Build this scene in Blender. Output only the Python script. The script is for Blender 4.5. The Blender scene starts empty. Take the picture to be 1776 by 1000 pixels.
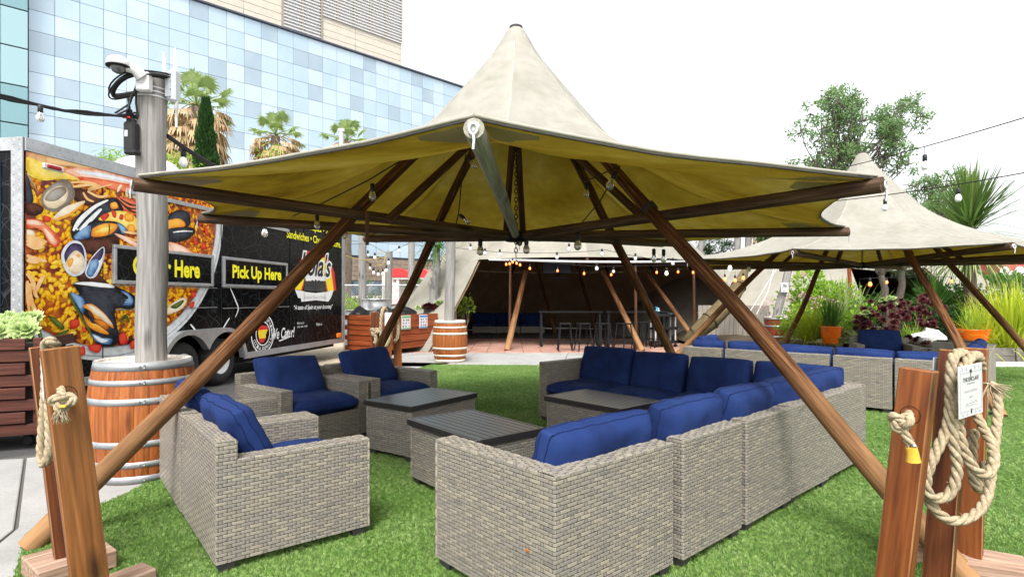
import bpy, math, random
from mathutils import Vector, Matrix, noise
V = Vector
RND = random.Random(11)
SC = bpy.context.scene
COL = SC.collection
R2 = math.radians
CAMZ = 1.45
# ------------------------------------------------------------------ camera, sky, sun, exposure
cd = bpy.data.cameras.new('camera'); cam = bpy.data.objects.new('camera', cd); COL.objects.link(cam)
cam.location = (0, 0, CAMZ); cam.rotation_euler = (R2(90), 0, 0)
cd.sensor_width = 36; cd.lens = 20.27; cd.shift_y = 17 / 1776; cd.clip_start = .05; cd.clip_end = 2000
SC.camera = cam
SUNV = V((-.06, -.60, .80)).normalized()
wd = bpy.data.worlds.new('World'); SC.world = wd; wd.use_nodes = True
nt = wd.node_tree; nt.nodes.clear()
sky = nt.nodes.new('ShaderNodeTexSky'); sky.sky_type = 'NISHITA'; sky.sun_disc = False
sky.sun_elevation = math.asin(SUNV.z); sky.sun_rotation = math.atan2(SUNV.x, SUNV.y)
sky.air_density = 1.0; sky.dust_density = 4.0; sky.ozone_density = 1.0
hs = nt.nodes.new('ShaderNodeHueSaturation'); hs.inputs['Saturation'].default_value = .14
bg = nt.nodes.new('ShaderNodeBackground'); bg.inputs['Strength'].default_value = .15
wo = nt.nodes.new('ShaderNodeOutputWorld')
nt.links.new(sky.outputs[0], hs.inputs['Color']); nt.links.new(hs.outputs[0], bg.inputs['Color']); nt.links.new(bg.outputs[0], wo.inputs['Surface'])
sl = bpy.data.lights.new('sun', 'SUN'); sl.energy = 1.2; sl.angle = R2(16); sl.color = (1, .96, .9)
so = bpy.data.objects.new('sun', sl); COL.objects.link(so); so.rotation_euler = SUNV.to_track_quat('Z', 'Y').to_euler()
SC.view_settings.view_transform = 'Standard'; SC.view_settings.look = 'None'
SC.view_settings.exposure = 1.38; SC.view_settings.gamma = 1; SC.view_settings.use_curve_mapping = False
SC.cycles.max_bounces = 8; SC.cycles.transparent_max_bounces = 12
SC.cycles.use_denoising = True

# ------------------------------------------------------------------ helpers
def gp(px, py, z=0.0):
    "world point seen at a pixel of the photograph on the level z"
    d = (CAMZ - z) * 1000.0 / (py - 517.0)
    return V(((px - 888) / 1000.0 * d, d, z))
def dp(px, py, d):
    return V(((px - 888) / 1000.0 * d, d, CAMZ + (517 - py) / 1000.0 * d))
WM = {}
def frame(o, x, z=V((0, 0, 1))):
    "matrix with local x along x, z along z, origin o"
    x = V(x).normalized(); z = V(z); y = z.cross(x).normalized(); z = x.cross(y).normalized()
    m = Matrix.Identity(4)
    for i in range(3):
        m[i][0] = x[i]; m[i][1] = y[i]; m[i][2] = z[i]; m[i][3] = o[i]
    return m
def along(a, b):
    "matrix with local z from a to b"
    a = V(a); b = V(b)
    q = (b - a).to_track_quat('Z', 'Y')
    return Matrix.Translation(a) @ q.to_matrix().to_4x4()
def T(x, y, z): return Matrix.Translation(V((x, y, z)))
def RZ(a): return Matrix.Rotation(a, 4, 'Z')
def RX(a): return Matrix.Rotation(a, 4, 'X')
def RY(a): return Matrix.Rotation(a, 4, 'Y')

class MB:
    def __init__(s): s.v = []; s.f = []; s.m = []; s.t = []; s.s = []
    def add(s, vs, fs, mi=0, t=0.5, sm=False, M=None):
        b = len(s.v)
        if M is not None: vs = [M @ V(v) for v in vs]
        s.v.extend([(v[0], v[1], v[2]) for v in vs])
        n = len(fs)
        for f in fs: s.f.append(tuple(i + b for i in f))
        s.m.extend([mi] * n); s.t.extend([t] * n); s.s.extend([sm] * n)
        return s
    def quad(s, a, b, c, d, mi=0, t=.5): return s.add([a, b, c, d], [(0, 1, 2, 3)], mi, t)
    def poly(s, pts, mi=0, t=.5): return s.add(pts, [tuple(range(len(pts)))], mi, t)
    def box(s, c, size, M=None, bev=0.0, mi=0, t=.5, emi=None):
        hx, hy, hz = size[0] / 2, size[1] / 2, size[2] / 2
        h = (hx, hy, hz)
        if bev <= 0:
            vs = [(c[0] + x * hx, c[1] + y * hy, c[2] + z * hz) for x in (-1, 1) for y in (-1, 1) for z in (-1, 1)]
            fs = [(0, 1, 3, 2), (4, 6, 7, 5), (0, 4, 5, 1), (2, 3, 7, 6), (0, 2, 6, 4), (1, 5, 7, 3)]
            return s.add(vs, fs, mi, t, False, M)
        vs = []; idx = {}
        sg = [(x, y, z) for x in (-1, 1) for y in (-1, 1) for z in (-1, 1)]
        for k in sg:
            for a in range(3):
                p = [c[i] + k[i] * (h[i] if i == a else h[i] - bev) for i in range(3)]
                idx[(k, a)] = len(vs); vs.append(p)
        fs = []; ms = []
        for a in range(3):
            b, d = [i for i in range(3) if i != a]
            for sa in (-1, 1):
                q = []
                for sb, sd in ((-1, -1), (1, -1), (1, 1), (-1, 1)):
                    k = [0, 0, 0]; k[a] = sa; k[b] = sb; k[d] = sd; q.append(idx[(tuple(k), a)])
                fs.append(q); ms.append(mi)
        for a in range(3):
            b, d = [i for i in range(3) if i != a]
            for sb in (-1, 1):
                for sd in (-1, 1):
                    k1 = [0, 0, 0]; k1[a] = -1; k1[b] = sb; k1[d] = sd; k2 = list(k1); k2[a] = 1
                    k1 = tuple(k1); k2 = tuple(k2)
                    fs.append([idx[(k1, b)], idx[(k1, d)], idx[(k2, d)], idx[(k2, b)]]); ms.append(mi if emi is None else emi)
        for k in sg: fs.append([idx[(k, 0)], idx[(k, 1)], idx[(k, 2)]]); ms.append(mi if emi is None else emi)
        cv = V(c)
        for f, m_ in zip(fs, ms):
            p = [V(vs[i]) for i in f]; n = (p[1] - p[0]).cross(p[2] - p[0]); ce = sum(p, V()) / len(p) - cv
            ff = tuple(f) if n.dot(ce) > 0 else tuple(reversed(f))
            s.f.append(tuple(i + len(s.v) for i in ff)); s.m.append(m_); s.t.append(t); s.s.append(False)
        s.v.extend([tuple((M @ V(v)) if M is not None else v) for v in vs])
        return s
    def tube(s, pts, rad, n=8, cap=True, mi=0, t=.5, sm=True, M=None):
        pts = [V(p) for p in pts]; m = len(pts)
        rads = rad if hasattr(rad, '__len__') else [rad] * m
        vs = []; up = None
        for i, p in enumerate(pts):
            d = (pts[min(i + 1, m - 1)] - pts[max(i - 1, 0)])
            if d.length < 1e-9: d = V((0, 0, 1))
            d.normalize()
            if up is None: up = V((0, 0, 1)) if abs(d.z) < .9 else V((1, 0, 0))
            a = d.cross(up)
            if a.length < 1e-4: a = d.cross(V((0, 1, 0)))
            a.normalize(); b = a.cross(d).normalized(); up = b
            for k in range(n):
                w = 2 * math.pi * k / n
                vs.append(p + (a * math.cos(w) + b * math.sin(w)) * rads[i])
        fs = []
        for i in range(m - 1):
            for k in range(n):
                k2 = (k + 1) % n
                fs.append((i * n + k, i * n + k2, (i + 1) * n + k2, (i + 1) * n + k))
        s.add(vs, fs, mi, t, sm, M)
        if cap:
            s.add(vs[:n], [tuple(range(n))], mi, t, False, M); s.add(vs[-n:], [tuple(reversed(range(n)))], mi, t, False, M)
        return s
    def lathe(s, prof, n=24, M=None, mi=0, t=.5, sm=True, a0=0, a1=2 * math.pi):
        full = abs(a1 - a0 - 2 * math.pi) < 1e-6
        k = n if full else n + 1
        vs = []; fs = []
        for (r, z) in prof:
            for i in range(k):
                a = a0 + (a1 - a0) * i / n
                vs.append((r * math.cos(a), r * math.sin(a), z))
        for j in range(len(prof) - 1):
            for i in range(n):
                i2 = (i + 1) % k
                fs.append((j * k + i, j * k + i2, (j + 1) * k + i2, (j + 1) * k + i))
        return s.add(vs, fs, mi, t, sm, M)
    def ball(s, c, r, n=10, m=6, mi=0, t=.5, M=None):
        rr = r if hasattr(r, '__len__') else (r, r, r)
        vs = []; fs = []
        for j in range(m + 1):
            ph = math.pi * j / m
            for i in range(n):
                a = 2 * math.pi * i / n
                vs.append((c[0] + rr[0] * math.sin(ph) * math.cos(a), c[1] + rr[1] * math.sin(ph) * math.sin(a), c[2] + rr[2] * math.cos(ph)))
        for j in range(m):
            for i in range(n):
                i2 = (i + 1) % n
                fs.append((j * n + i, (j + 1) * n + i, (j + 1) * n + i2, j * n + i2))
        return s.add(vs, fs, mi, t, True, M)
    def grid(s, P, mi=0, t=.5, sm=True):
        "P: rows of points"
        m = len(P[0]); vs = [p for r in P for p in r]; fs = []
        for j in range(len(P) - 1):
            for i in range(m - 1): fs.append((j * m + i, j * m + i + 1, (j + 1) * m + i + 1, (j + 1) * m + i))
        return s.add(vs, fs, mi, t, sm)
    def mesh(s, name, mats):
        me = bpy.data.meshes.new(name)
        me.from_pydata(s.v, [], s.f)
        for m in mats: me.materials.append(m)
        me.polygons.foreach_set('material_index', s.m)
        me.polygons.foreach_set('use_smooth', s.s)
        at = me.attributes.new('tint', 'FLOAT', 'FACE'); at.data.foreach_set('value', s.t)
        me.update()
        return me

def obj(name, geo, mats, parent=None, M=None, **props):
    "one mesh object; M is its WORLD matrix"
    if isinstance(geo, MB):
        geo = geo.mesh(name, mats if isinstance(mats, (list, tuple)) else [mats])
    o = bpy.data.objects.new(name, geo); COL.objects.link(o)
    M = Matrix.Identity(4) if M is None else M.copy()
    if parent is not None:
        o.parent = parent; o.matrix_parent_inverse = WM[parent].inverted()
    o.matrix_basis = M; WM[o] = M
    for k, v in props.items(): o[k] = v
    return o
def thing(name, label, cat, M, group=None):
    if not isinstance(M, Matrix): M = Matrix.Translation(V(M))
    o = bpy.data.objects.new(name, None); COL.objects.link(o); o.empty_display_size = .1
    o.matrix_basis = M; WM[o] = M.copy()
    o['label'] = label; o['category'] = cat
    if group: o['group'] = group
    return o
def tag(o, label, cat, group=None):
    o['label'] = label; o['category'] = cat
    if group: o['group'] = group
    return o
def struct(name, mb, mats, kind='structure'):
    o = obj(name, mb, mats); o['kind'] = kind; return o
KIDS = {}
def dup(root, M, label=None, group=None):
    kids = [c for c in COL.objects if c.parent == root]
    r = root.copy(); COL.objects.link(r); r.matrix_basis = M; WM[r] = M.copy()
    if label: r['label'] = label
    if group: r['group'] = group
    D = M @ WM[root].inverted()
    for c in kids:
        k = c.copy(); COL.objects.link(k); k.parent = r; WM[k] = D @ WM[c]
        for g in [x for x in COL.objects if x.parent == c]:
            q = g.copy(); COL.objects.link(q); q.parent = k; WM[q] = D @ WM[g]
    return r

# ------------------------------------------------------------------ materials
def mat(name, cols, scale=4.0, rough=.7, bump=0.0, bscale=60.0, stretch=(1, 1, 1), use='noise', spec=.3, metal=0.0,
        transl=None, tw=.5, emit=None, estr=1.0, lo=.3, hi=.7, detail=5, rnd=True, bdist=.01, speck=0.0, coat=0.0, alpha=1.0, transm=0.0, trmul=0.0, pos=False, knots=0.0):
    """procedural material. use: 'noise' mixes cols by noise, 'tint' by the per-piece tint, 'both' by the sum"""
    m = bpy.data.materials.new(name); m.use_nodes = True
    n = m.node_tree.nodes; l = m.node_tree.links
    b = n['Principled BSDF']; out = n['Material Output']
    b.inputs['Roughness'].default_value = rough; b.inputs['Metallic'].default_value = metal
    b.inputs['Specular IOR Level'].default_value = spec
    if coat: b.inputs['Coat Weight'].default_value = coat; b.inputs['Coat Roughness'].default_value = .1
    if transm: b.inputs['Transmission Weight'].default_value = transm
    if alpha < 1: b.inputs['Alpha'].default_value = alpha
    cols = [tuple(c) + (1,) for c in (cols if hasattr(cols[0], '__len__') else [cols])]
    tc = n.new('ShaderNodeTexCoord'); mp = n.new('ShaderNodeMapping'); mp.inputs['Scale'].default_value = stretch
    if pos: l.new(n.new('ShaderNodeNewGeometry').outputs['Position'], mp.inputs['Vector'])
    else: l.new(tc.outputs['Object'], mp.inputs['Vector'])
    vec = mp.outputs[0]
    if rnd:
        oi = n.new('ShaderNodeObjectInfo'); ad = n.new('ShaderNodeVectorMath'); ad.operation = 'ADD'
        mu = n.new('ShaderNodeMath'); mu.operation = 'MULTIPLY'; mu.inputs[1].default_value = 37.0
        l.new(oi.outputs['Random'], mu.inputs[0]); l.new(vec, ad.inputs[0]); l.new(mu.outputs[0], ad.inputs[1]); vec = ad.outputs[0]
    fac = None
    if use in ('noise', 'both'):
        no = n.new('ShaderNodeTexNoise'); no.inputs['Scale'].default_value = scale; no.inputs['Detail'].default_value = detail
        no.inputs['Roughness'].default_value = .6
        l.new(vec, no.inputs['Vector'])
        mr = n.new('ShaderNodeMapRange'); mr.inputs['From Min'].default_value = lo; mr.inputs['From Max'].default_value = hi
        l.new(no.outputs['Fac'], mr.inputs['Value']); fac = mr.outputs[0]
    if use in ('tint', 'both'):
        at = n.new('ShaderNodeAttribute'); at.attribute_name = 'tint'
        if use == 'tint': fac = at.outputs['Fac']
        else:
            mm = n.new('ShaderNodeMath'); mm.operation = 'MULTIPLY_ADD'; mm.inputs[1].default_value = .45
            m2 = n.new('ShaderNodeMath'); m2.operation = 'MULTIPLY'; m2.inputs[1].default_value = .65
            l.new(at.outputs['Fac'], m2.inputs[0]); l.new(fac, mm.inputs[0]); l.new(m2.outputs[0], mm.inputs[2]); fac = mm.outputs[0]
    if len(cols) == 1:
        b.inputs['Base Color'].default_value = cols[0]; colout = None
    else:
        cr = n.new('ShaderNodeValToRGB'); e = cr.color_ramp.elements
        while len(e) < len(cols): e.new(.5)
        for i, c in enumerate(cols): e[i].position = i / (len(cols) - 1); e[i].color = c
        l.new(fac, cr.inputs[0]); colout = cr.outputs[0]
        if speck:
            n2 = n.new('ShaderNodeTexNoise'); n2.inputs['Scale'].default_value = bscale; n2.inputs['Detail'].default_value = 3
            l.new(vec, n2.inputs['Vector'])
            r2 = n.new('ShaderNodeMapRange'); r2.inputs['From Min'].default_value = .3; r2.inputs['From Max'].default_value = .7
            r2.inputs['To Min'].default_value = 1 - speck; r2.inputs['To Max'].default_value = 1 + speck
            l.new(n2.outputs['Fac'], r2.inputs['Value'])
            vm = n.new('ShaderNodeVectorMath'); vm.operation = 'SCALE'
            l.new(colout, vm.inputs[0]); l.new(r2.outputs[0], vm.inputs['Scale']); colout = vm.outputs[0]
        if knots:
            kp = n.new('ShaderNodeMapping'); kp.inputs['Scale'].default_value = tuple(knots * (1.0 if x < 2 else 3.2) for x in stretch)
            kv = n.new('ShaderNodeTexVoronoi'); kv.inputs['Scale'].default_value = 1.0
            k2 = n.new('ShaderNodeVectorMath'); k2.operation = 'ADD'; l.new(tc.outputs['Object'], kp.inputs['Vector']); l.new(kp.outputs[0], k2.inputs[0])
            if rnd: l.new(mu.outputs[0], k2.inputs[1])
            l.new(k2.outputs[0], kv.inputs['Vector'])
            kr = n.new('ShaderNodeMapRange'); kr.inputs['From Min'].default_value = .05; kr.inputs['From Max'].default_value = .20; kr.inputs['To Min'].default_value = .25
            l.new(kv.outputs['Distance'], kr.inputs['Value'])
            kk_ = n.new('ShaderNodeVectorMath'); kk_.operation = 'SCALE'; l.new(colout, kk_.inputs[0]); l.new(kr.outputs[0], kk_.inputs['Scale']); colout = kk_.outputs[0]
        l.new(colout, b.inputs['Base Color'])
    if bump:
        nb = n.new('ShaderNodeTexNoise'); nb.inputs['Scale'].default_value = bscale; nb.inputs['Detail'].default_value = 4
        l.new(vec, nb.inputs['Vector'])
        bu = n.new('ShaderNodeBump'); bu.inputs['Strength'].default_value = bump; bu.inputs['Distance'].default_value = bdist
        l.new(nb.outputs['Fac'], bu.inputs['Height']); l.new(bu.outputs[0], b.inputs['Normal'])
    if emit:
        b.inputs['Emission Color'].default_value = tuple(emit) + (1,); b.inputs['Emission Strength'].default_value = estr
    if transl:
        tr = n.new('ShaderNodeBsdfTranslucent'); tr.inputs['Color'].default_value = tuple(transl) + (1,)
        mx = n.new('ShaderNodeMixShader'); mx.inputs[0].default_value = tw
        if trmul and colout is not None:
            vs_ = n.new('ShaderNodeVectorMath'); vs_.operation = 'SCALE'; vs_.inputs['Scale'].default_value = trmul
            l.new(colout, vs_.inputs[0]); l.new(vs_.outputs[0], tr.inputs['Color'])
        l.new(b.outputs[0], mx.inputs[1]); l.new(tr.outputs[0], mx.inputs[2]); l.new(mx.outputs[0], out.inputs['Surface'])
    return m
def wood(name, a, b_, c=None, rough=.75, bump=.5, s=1.0):
    "grain along local z"
    return mat(name, [a, b_] + ([c] if c else []), scale=2.2 * s, rough=rough, bump=bump, bscale=3.2 * s, stretch=(20, 20, .9), lo=.32, hi=.68, detail=8, bdist=.004, speck=.22, knots=1.6)
def woodx(name, a, b_, c=None, rough=.75, bump=.4, s=1.0):
    "grain along local x"
    return mat(name, [a, b_] + ([c] if c else []), scale=2.2 * s, rough=rough, bump=bump, bscale=3.2 * s, stretch=(1.0, 18, 18), lo=.32, hi=.68, detail=8, bdist=.01, speck=.25)

M_pole = wood('pole wood', (.026, .010, .004), (.065, .026, .010), (.12, .056, .024), rough=.65)
M_spar = wood('spar wood', (.032, .016, .009), (.075, .040, .021), (.14, .088, .052), rough=.75)
M_greyw = wood('weathered pole', (.15, .145, .135), (.225, .215, .20), (.28, .27, .255))
M_palewood = woodx('pale timber', (.22, .13, .085), (.31, .20, .14), (.38, .28, .21))
M_post = wood('stained post', (.095, .024, .005), (.15, .042, .009), (.20, .065, .016), rough=.5, bump=.3)
M_postgold = wood('golden stained post', (.10, .036, .008), (.15, .056, .013), (.20, .08, .022), rough=.5, bump=.3)
M_postdark = wood('dark stained post', (.045, .011, .003), (.09, .024, .006), (.13, .038, .010), rough=.5, bump=.3)
M_worn = wood('worn edge', (.30, .17, .075), (.22, .085, .025), (.16, .05, .012))
M_cedar = woodx('red cedar board', (.15, .030, .008), (.24, .052, .014), (.30, .08, .024), rough=.5)
M_crate = woodx('dark crate board', (.035, .009, .005), (.065, .017, .009), (.10, .03, .016), rough=.55)
M_stave = wood('oak stave', (.17, .042, .009), (.27, .078, .018), (.34, .12, .032), rough=.5, s=.8)
M_staver = wood('red stave', (.20, .04, .02), (.28, .065, .035), rough=.55)
M_hoop = mat('galvanised hoop', [(.27, .285, .295), (.38, .39, .40)], scale=9, rough=.4, metal=.45, bump=.1)
M_hoopp = mat('pale hoop', [(.55, .48, .36), (.72, .68, .6)], scale=9, rough=.5, metal=.2)
M_head = wood('barrel head', (.5, .45, .38), (.62, .58, .52))
M_steel = mat('zinc steel', [(.45, .46, .47), (.6, .61, .62)], scale=12, rough=.35, metal=.8)
M_dkmetal = mat('dark metal', [(.010, .010, .011), (.017, .017, .018)], rough=.6, spec=.12)
M_black = mat('black plastic', [(.012, .012, .013), (.02, .02, .021)], scale=8, rough=.4)
M_blackbag = mat('black bag film', [(.006, .006, .007)], rough=.38, spec=.25, bump=.5, bscale=14, bdist=.02)
M_white = mat('white plastic', [(.55, .555, .56), (.60, .60, .60)], scale=5, rough=.4)
M_greyp = mat('grey plastic', [(.42, .44, .46), (.48, .5, .52)], scale=5, rough=.45)
M_weave = mat('resin wicker', [(.155, .145, .126), (.24, .215, .172), (.195, .18, .157), (.285, .252, .197), (.228, .21, .178)], use='tint', rough=.42, bump=.25, bscale=240, bdist=.002, spec=.4, rnd=False, stretch=(1, 1, 4))
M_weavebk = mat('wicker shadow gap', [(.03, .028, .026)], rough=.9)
M_foot = mat('grey foot', [(.045, .043, .042), (.06, .057, .055)], rough=.6)
M_navy = mat('navy fabric', [(.0065, .0155, .066), (.0105, .026, .105), (.014, .033, .12)], scale=3, rough=.85, bump=.25, bscale=420, bdist=.002, spec=.15, speck=.1)
M_navyp = mat('navy piping', [(.005, .011, .05), (.007, .016, .07)], scale=30, rough=.85, spec=.15)
M_slat = mat('brown slat', [(.017, .0155, .0155), (.027, .025, .0245)], scale=3, rough=.28, bump=.06, bscale=6, stretch=(.6, 14, 14), spec=1.0)
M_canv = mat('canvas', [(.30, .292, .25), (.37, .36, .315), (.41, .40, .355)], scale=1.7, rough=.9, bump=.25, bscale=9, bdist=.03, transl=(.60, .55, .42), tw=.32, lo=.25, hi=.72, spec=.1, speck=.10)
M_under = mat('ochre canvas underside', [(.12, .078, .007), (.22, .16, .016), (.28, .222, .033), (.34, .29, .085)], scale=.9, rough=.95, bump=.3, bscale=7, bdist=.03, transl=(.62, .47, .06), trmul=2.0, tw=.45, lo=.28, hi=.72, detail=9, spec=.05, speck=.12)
M_canvt = mat('tent canvas', [(.20, .19, .16), (.265, .25, .21), (.30, .28, .24)], scale=.9, rough=.9, bump=.3, bscale=3, bdist=.05, transl=(.2, .11, .04), tw=.06, spec=.1, speck=.05)
M_canvroll = mat('rolled canvas', [(.075, .055, .025), (.15, .115, .055)], scale=3, rough=.9, bump=.6, bscale=6, bdist=.05)
M_seam = mat('canvas seam', [(.26, .25, .205), (.34, .325, .28)], scale=8, rough=.9)
M_hem = mat('dark hem band', [(.035, .034, .032), (.06, .056, .05)], scale=8, rough=.8)
M_patch = mat('grey reinforcing patch', [(.36, .35, .31), (.6, .58, .53)], scale=4, rough=.8, transl=(.5, .48, .38), tw=.6)
M_wire = mat('black cable', [(.012, .012, .013)], rough=.5)
M_ywire = mat('yellow cable', [(.45, .36, .10)], rough=.5)
M_rope = mat('manila rope', [(.22, .17, .10), (.33, .265, .17), (.42, .36, .25)], scale=60, rough=.95, bump=.6, bscale=220, bdist=.004, stretch=(1, 1, 1))
M_tape = mat('amber tape', [(.55, .30, .03), (.65, .4, .06)], scale=40, rough=.3)
M_glass = mat('clear bulb', [(.8, .8, .78)], rough=.06, transm=.85, spec=.5)
M_frost = mat('frosted bulb', [(.8, .8, .78)], rough=.3)
M_litbulb = mat('amber lit bulb', [(.9, .35, .12)], rough=.3, emit=(1, .13, .02), estr=1.5)
M_litwhite = mat('warm lit bulb', [(.9, .88, .8)], rough=.3, emit=(1, .9, .75), estr=1.2)
# ------------------------------------------------------------------ ground
M_ground = mat('concrete apron', [(.25, .245, .235), (.31, .305, .29)], scale=.8, rough=.9, bump=.2, bscale=30, speck=.12, rnd=False)
M_conc = mat('sidewalk concrete', [(.235, .23, .22), (.29, .285, .275), (.33, .325, .315)], scale=1.6, rough=.9, bump=.25, bscale=60, bdist=.004, speck=.10)
M_asph = mat('asphalt', [(.045, .045, .046), (.075, .074, .072)], scale=2, rough=.9, bump=.5, bscale=90, speck=.3, rnd=False)
M_dirt = mat('sandy dirt', [(.28, .22, .15), (.42, .36, .27), (.35, .28, .2)], scale=3, rough=.95, bump=.6, bscale=40, speck=.25, rnd=False)
M_paver = mat('brick red paver', [(.26, .125, .09), (.36, .20, .15), (.40, .26, .21)], scale=2.0, rough=.85, bump=.3, bscale=50, speck=.12)
M_turfb = mat('turf backing', [(.055, .115, .018), (.095, .175, .038)], scale=8, rough=.95, bump=.8, bscale=120, bdist=.02, speck=.35, rnd=False)
M_blade = mat('turf blade', [(.055, .135, .014), (.13, .24, .045), (.29, .385, .14)], scale=1.1, pos=True, rough=.6, spec=.35, rnd=False, lo=.25, hi=.75, speck=.35, bscale=45)

g = MB(); g.quad((-300, -60, -.03), (300, -60, -.03), (300, 900, -.03), (-300, 900, -.03)); struct('ground', g, [M_ground])
g = MB(); g.poly([(-14, 1, -.022), (-6.5, 4.2, -.022), (-4.75, 5.15, -.022), (-3.3, 6.2, -.022), (-3.2, 9.5, -.022), (-5.2, 16.5, -.022), (-16, 18, -.022)]); struct('asphalt_lot', g, [M_asph])
g = MB(); g.poly([(-4.0, 12.4, -.016), (-3.3, 13.2, -.016), (-3.6, 20, -.016), (-9, 24, -.016), (-9, 14.2, -.016)]); struct('dirt_bed', g, [M_dirt])
# sidewalk slabs: each slab is a piece of the pavement
sw = MB(); sw.quad((-6.4, -2, -.02), (-1.9, -2, -.02), (-1.9, 9, -.02), (-3.4, 9, -.02))
M_joint = mat('joint shadow', [(.10, .095, .085)], rough=.95)
sw = MB(); sw.poly([(-7.2, -2, -.012), (-1.8, -2, -.012), (-1.8, 13, -.012), (-3.2, 13.2, -.012), (-3.25, 6.25, -.012), (-4.75, 5.2, -.012), (-7.2, 4.0, -.012)])
pave = struct('sidewalk', sw, [M_joint])
def slab(pts, par):
    m = MB(); n = len(pts); c = sum((V(p + (0,)) for p in pts), V()) / n
    top = [(p[0], p[1], 0) for p in pts]; bot = [(p[0], p[1], -.06) for p in pts]
    ins = [(p[0] + (c.x - p[0]) * .004, p[1] + (c.y - p[1]) * .004, .004) for p in pts]
    m.poly(ins)
    for i in range(n):
        j = (i + 1) % n
        m.quad(top[i], top[j], ins[j], ins[i]); m.quad(bot[i], bot[j], top[j], top[i])
    obj('slab', m, [M_conc], par)
jt = gp(52, 792), gp(50, 912)
slab([(-7.2, -2), (-2.62, -2), (-2.62, 2.2), (-3.13, 3.62), (-4.42, 5.22), (-4.78, 5.14), (-7.2, 3.9)], pave)
slab([(-2.60, -2), (-1.8, -2), (-1.8, 3.2), (-2.58, 3.2)], pave)
slab([(-3.115, 3.64), (-2.6, 2.24), (-2.58, 3.22), (-1.8, 3.22), (-1.8, 5.6), (-3.5, 5.95), (-4.40, 5.23)], pave)
slab([(-3.48, 5.97), (-1.8, 5.62), (-1.8, 9.3), (-3.25, 9.6), (-3.25, 6.22)], pave)
slab([(-3.25, 9.62), (-1.8, 9.32), (-1.4, 12.9), (-3.2, 13.1)], pave)
walk = MB(); walk.quad((-3.4, 12.3, -.012), (13, 12.3, -.012), (13, 15.4, -.012), (-3.4, 15.4, -.012))
walk = struct('concrete_walk', walk, [M_joint])
xs = [-3.4, -1.35, 1.05, 3.4, 5.8, 8.2, 10.6, 13]
for i in range(7):
    a, b_ = xs[i], xs[i + 1]
    slab([(a + .007, 12.25), (b_ - .007, 12.25), (b_ + .45 - .007, 15.3), (a + .45 + .007, 15.3)], walk)
pv = MB(); pv.quad((-4.2, 15.3, -.012), (7, 15.3, -.012), (7, 28, -.012), (-4.2, 28, -.012))
pvf = struct('paver_floor', pv, [M_joint])
pm = MB(); pm.box((0, 0, -.02), (.485, .485, .05), bev=.008); pme = pm.mesh('paver', [M_paver])
for i in range(22):
    for j in range(11):
        x, y = -3.9 + i * .495, 15.58 + j * .495
        if x < -3 and y < 16: continue
        obj('paver', pme, None, pvf, T(x, y, RND.uniform(-.002, .002)) @ RZ(RND.choice((0, 1, 2, 3)) * math.pi / 2))
TURF = [(-2.0, -1.5), (-2.2, 1.0), (-2.52, 2.9), (-2.98, 3.55), (-2.93, 3.8), (-2.86, 4.15), (-2.86, 4.4), (-3.0, 5.2), (-3.05, 6.0), (-2.7, 7.4), (-2.2, 9.6),
        (-1.95, 11.9), (-1.75, 12.55), (-.6, 12.5), (3, 12.4), (12.2, 12.3), (12.2, -1.5)]
tb = MB(); tb.poly([(x, y, .008) for x, y in TURF]); struct('turf_base', tb, [M_turfb])
# blades of the artificial lawn: geometry nodes on the same outline
gm = bpy.data.meshes.new('artificial_grass')
gm.from_pydata([(x, y, .009) for x, y in TURF if True], [], [tuple(range(len(TURF)))])
gm.materials.append(M_blade)
grass = obj('artificial_grass', gm, None); grass['kind'] = 'stuff'
_n = M_blade.node_tree.nodes; _l = M_blade.node_tree.links
_cr = [x for x in _n if x.type == 'VALTORGB'][0]; _src = _cr.inputs[0].links[0].from_socket; _oi = _n.new('ShaderNodeObjectInfo')
_m1 = _n.new('ShaderNodeMath'); _m1.operation = 'MULTIPLY'; _m1.inputs[1].default_value = .55; _l.new(_src, _m1.inputs[0])
_m2 = _n.new('ShaderNodeMath'); _m2.operation = 'MULTIPLY_ADD'; _m2.inputs[1].default_value = .5; _l.new(_oi.outputs['Random'], _m2.inputs[0]); _l.new(_m1.outputs[0], _m2.inputs[2]); _l.new(_m2.outputs[0], _cr.inputs[0])
ng = bpy.data.node_groups.new('grass', 'GeometryNodeTree')
ng.interface.new_socket('Geometry', in_out='INPUT', socket_type='NodeSocketGeometry'); ng.interface.new_socket('Geometry', in_out='OUTPUT', socket_type='NodeSocketGeometry')
N = ng.nodes; L = ng.links
gi = N.new('NodeGroupInput'); go = N.new('NodeGroupOutput')
ds = N.new('GeometryNodeDistributePointsOnFaces'); ds.distribute_method = 'RANDOM'; ds.inputs['Seed'].default_value = 3; L.new(gi.outputs[0], ds.inputs['Mesh'])
po = N.new('GeometryNodeInputPosition'); sx = N.new('ShaderNodeSeparateXYZ'); L.new(po.outputs[0], sx.inputs[0])
mr = N.new('ShaderNodeMapRange'); mr.inputs['From Min'].default_value = 1.8; mr.inputs['From Max'].default_value = 9.0
mr.inputs['To Min'].default_value = 9000; mr.inputs['To Max'].default_value = 1800
L.new(sx.outputs['Y'], mr.inputs['Value'])
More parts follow.
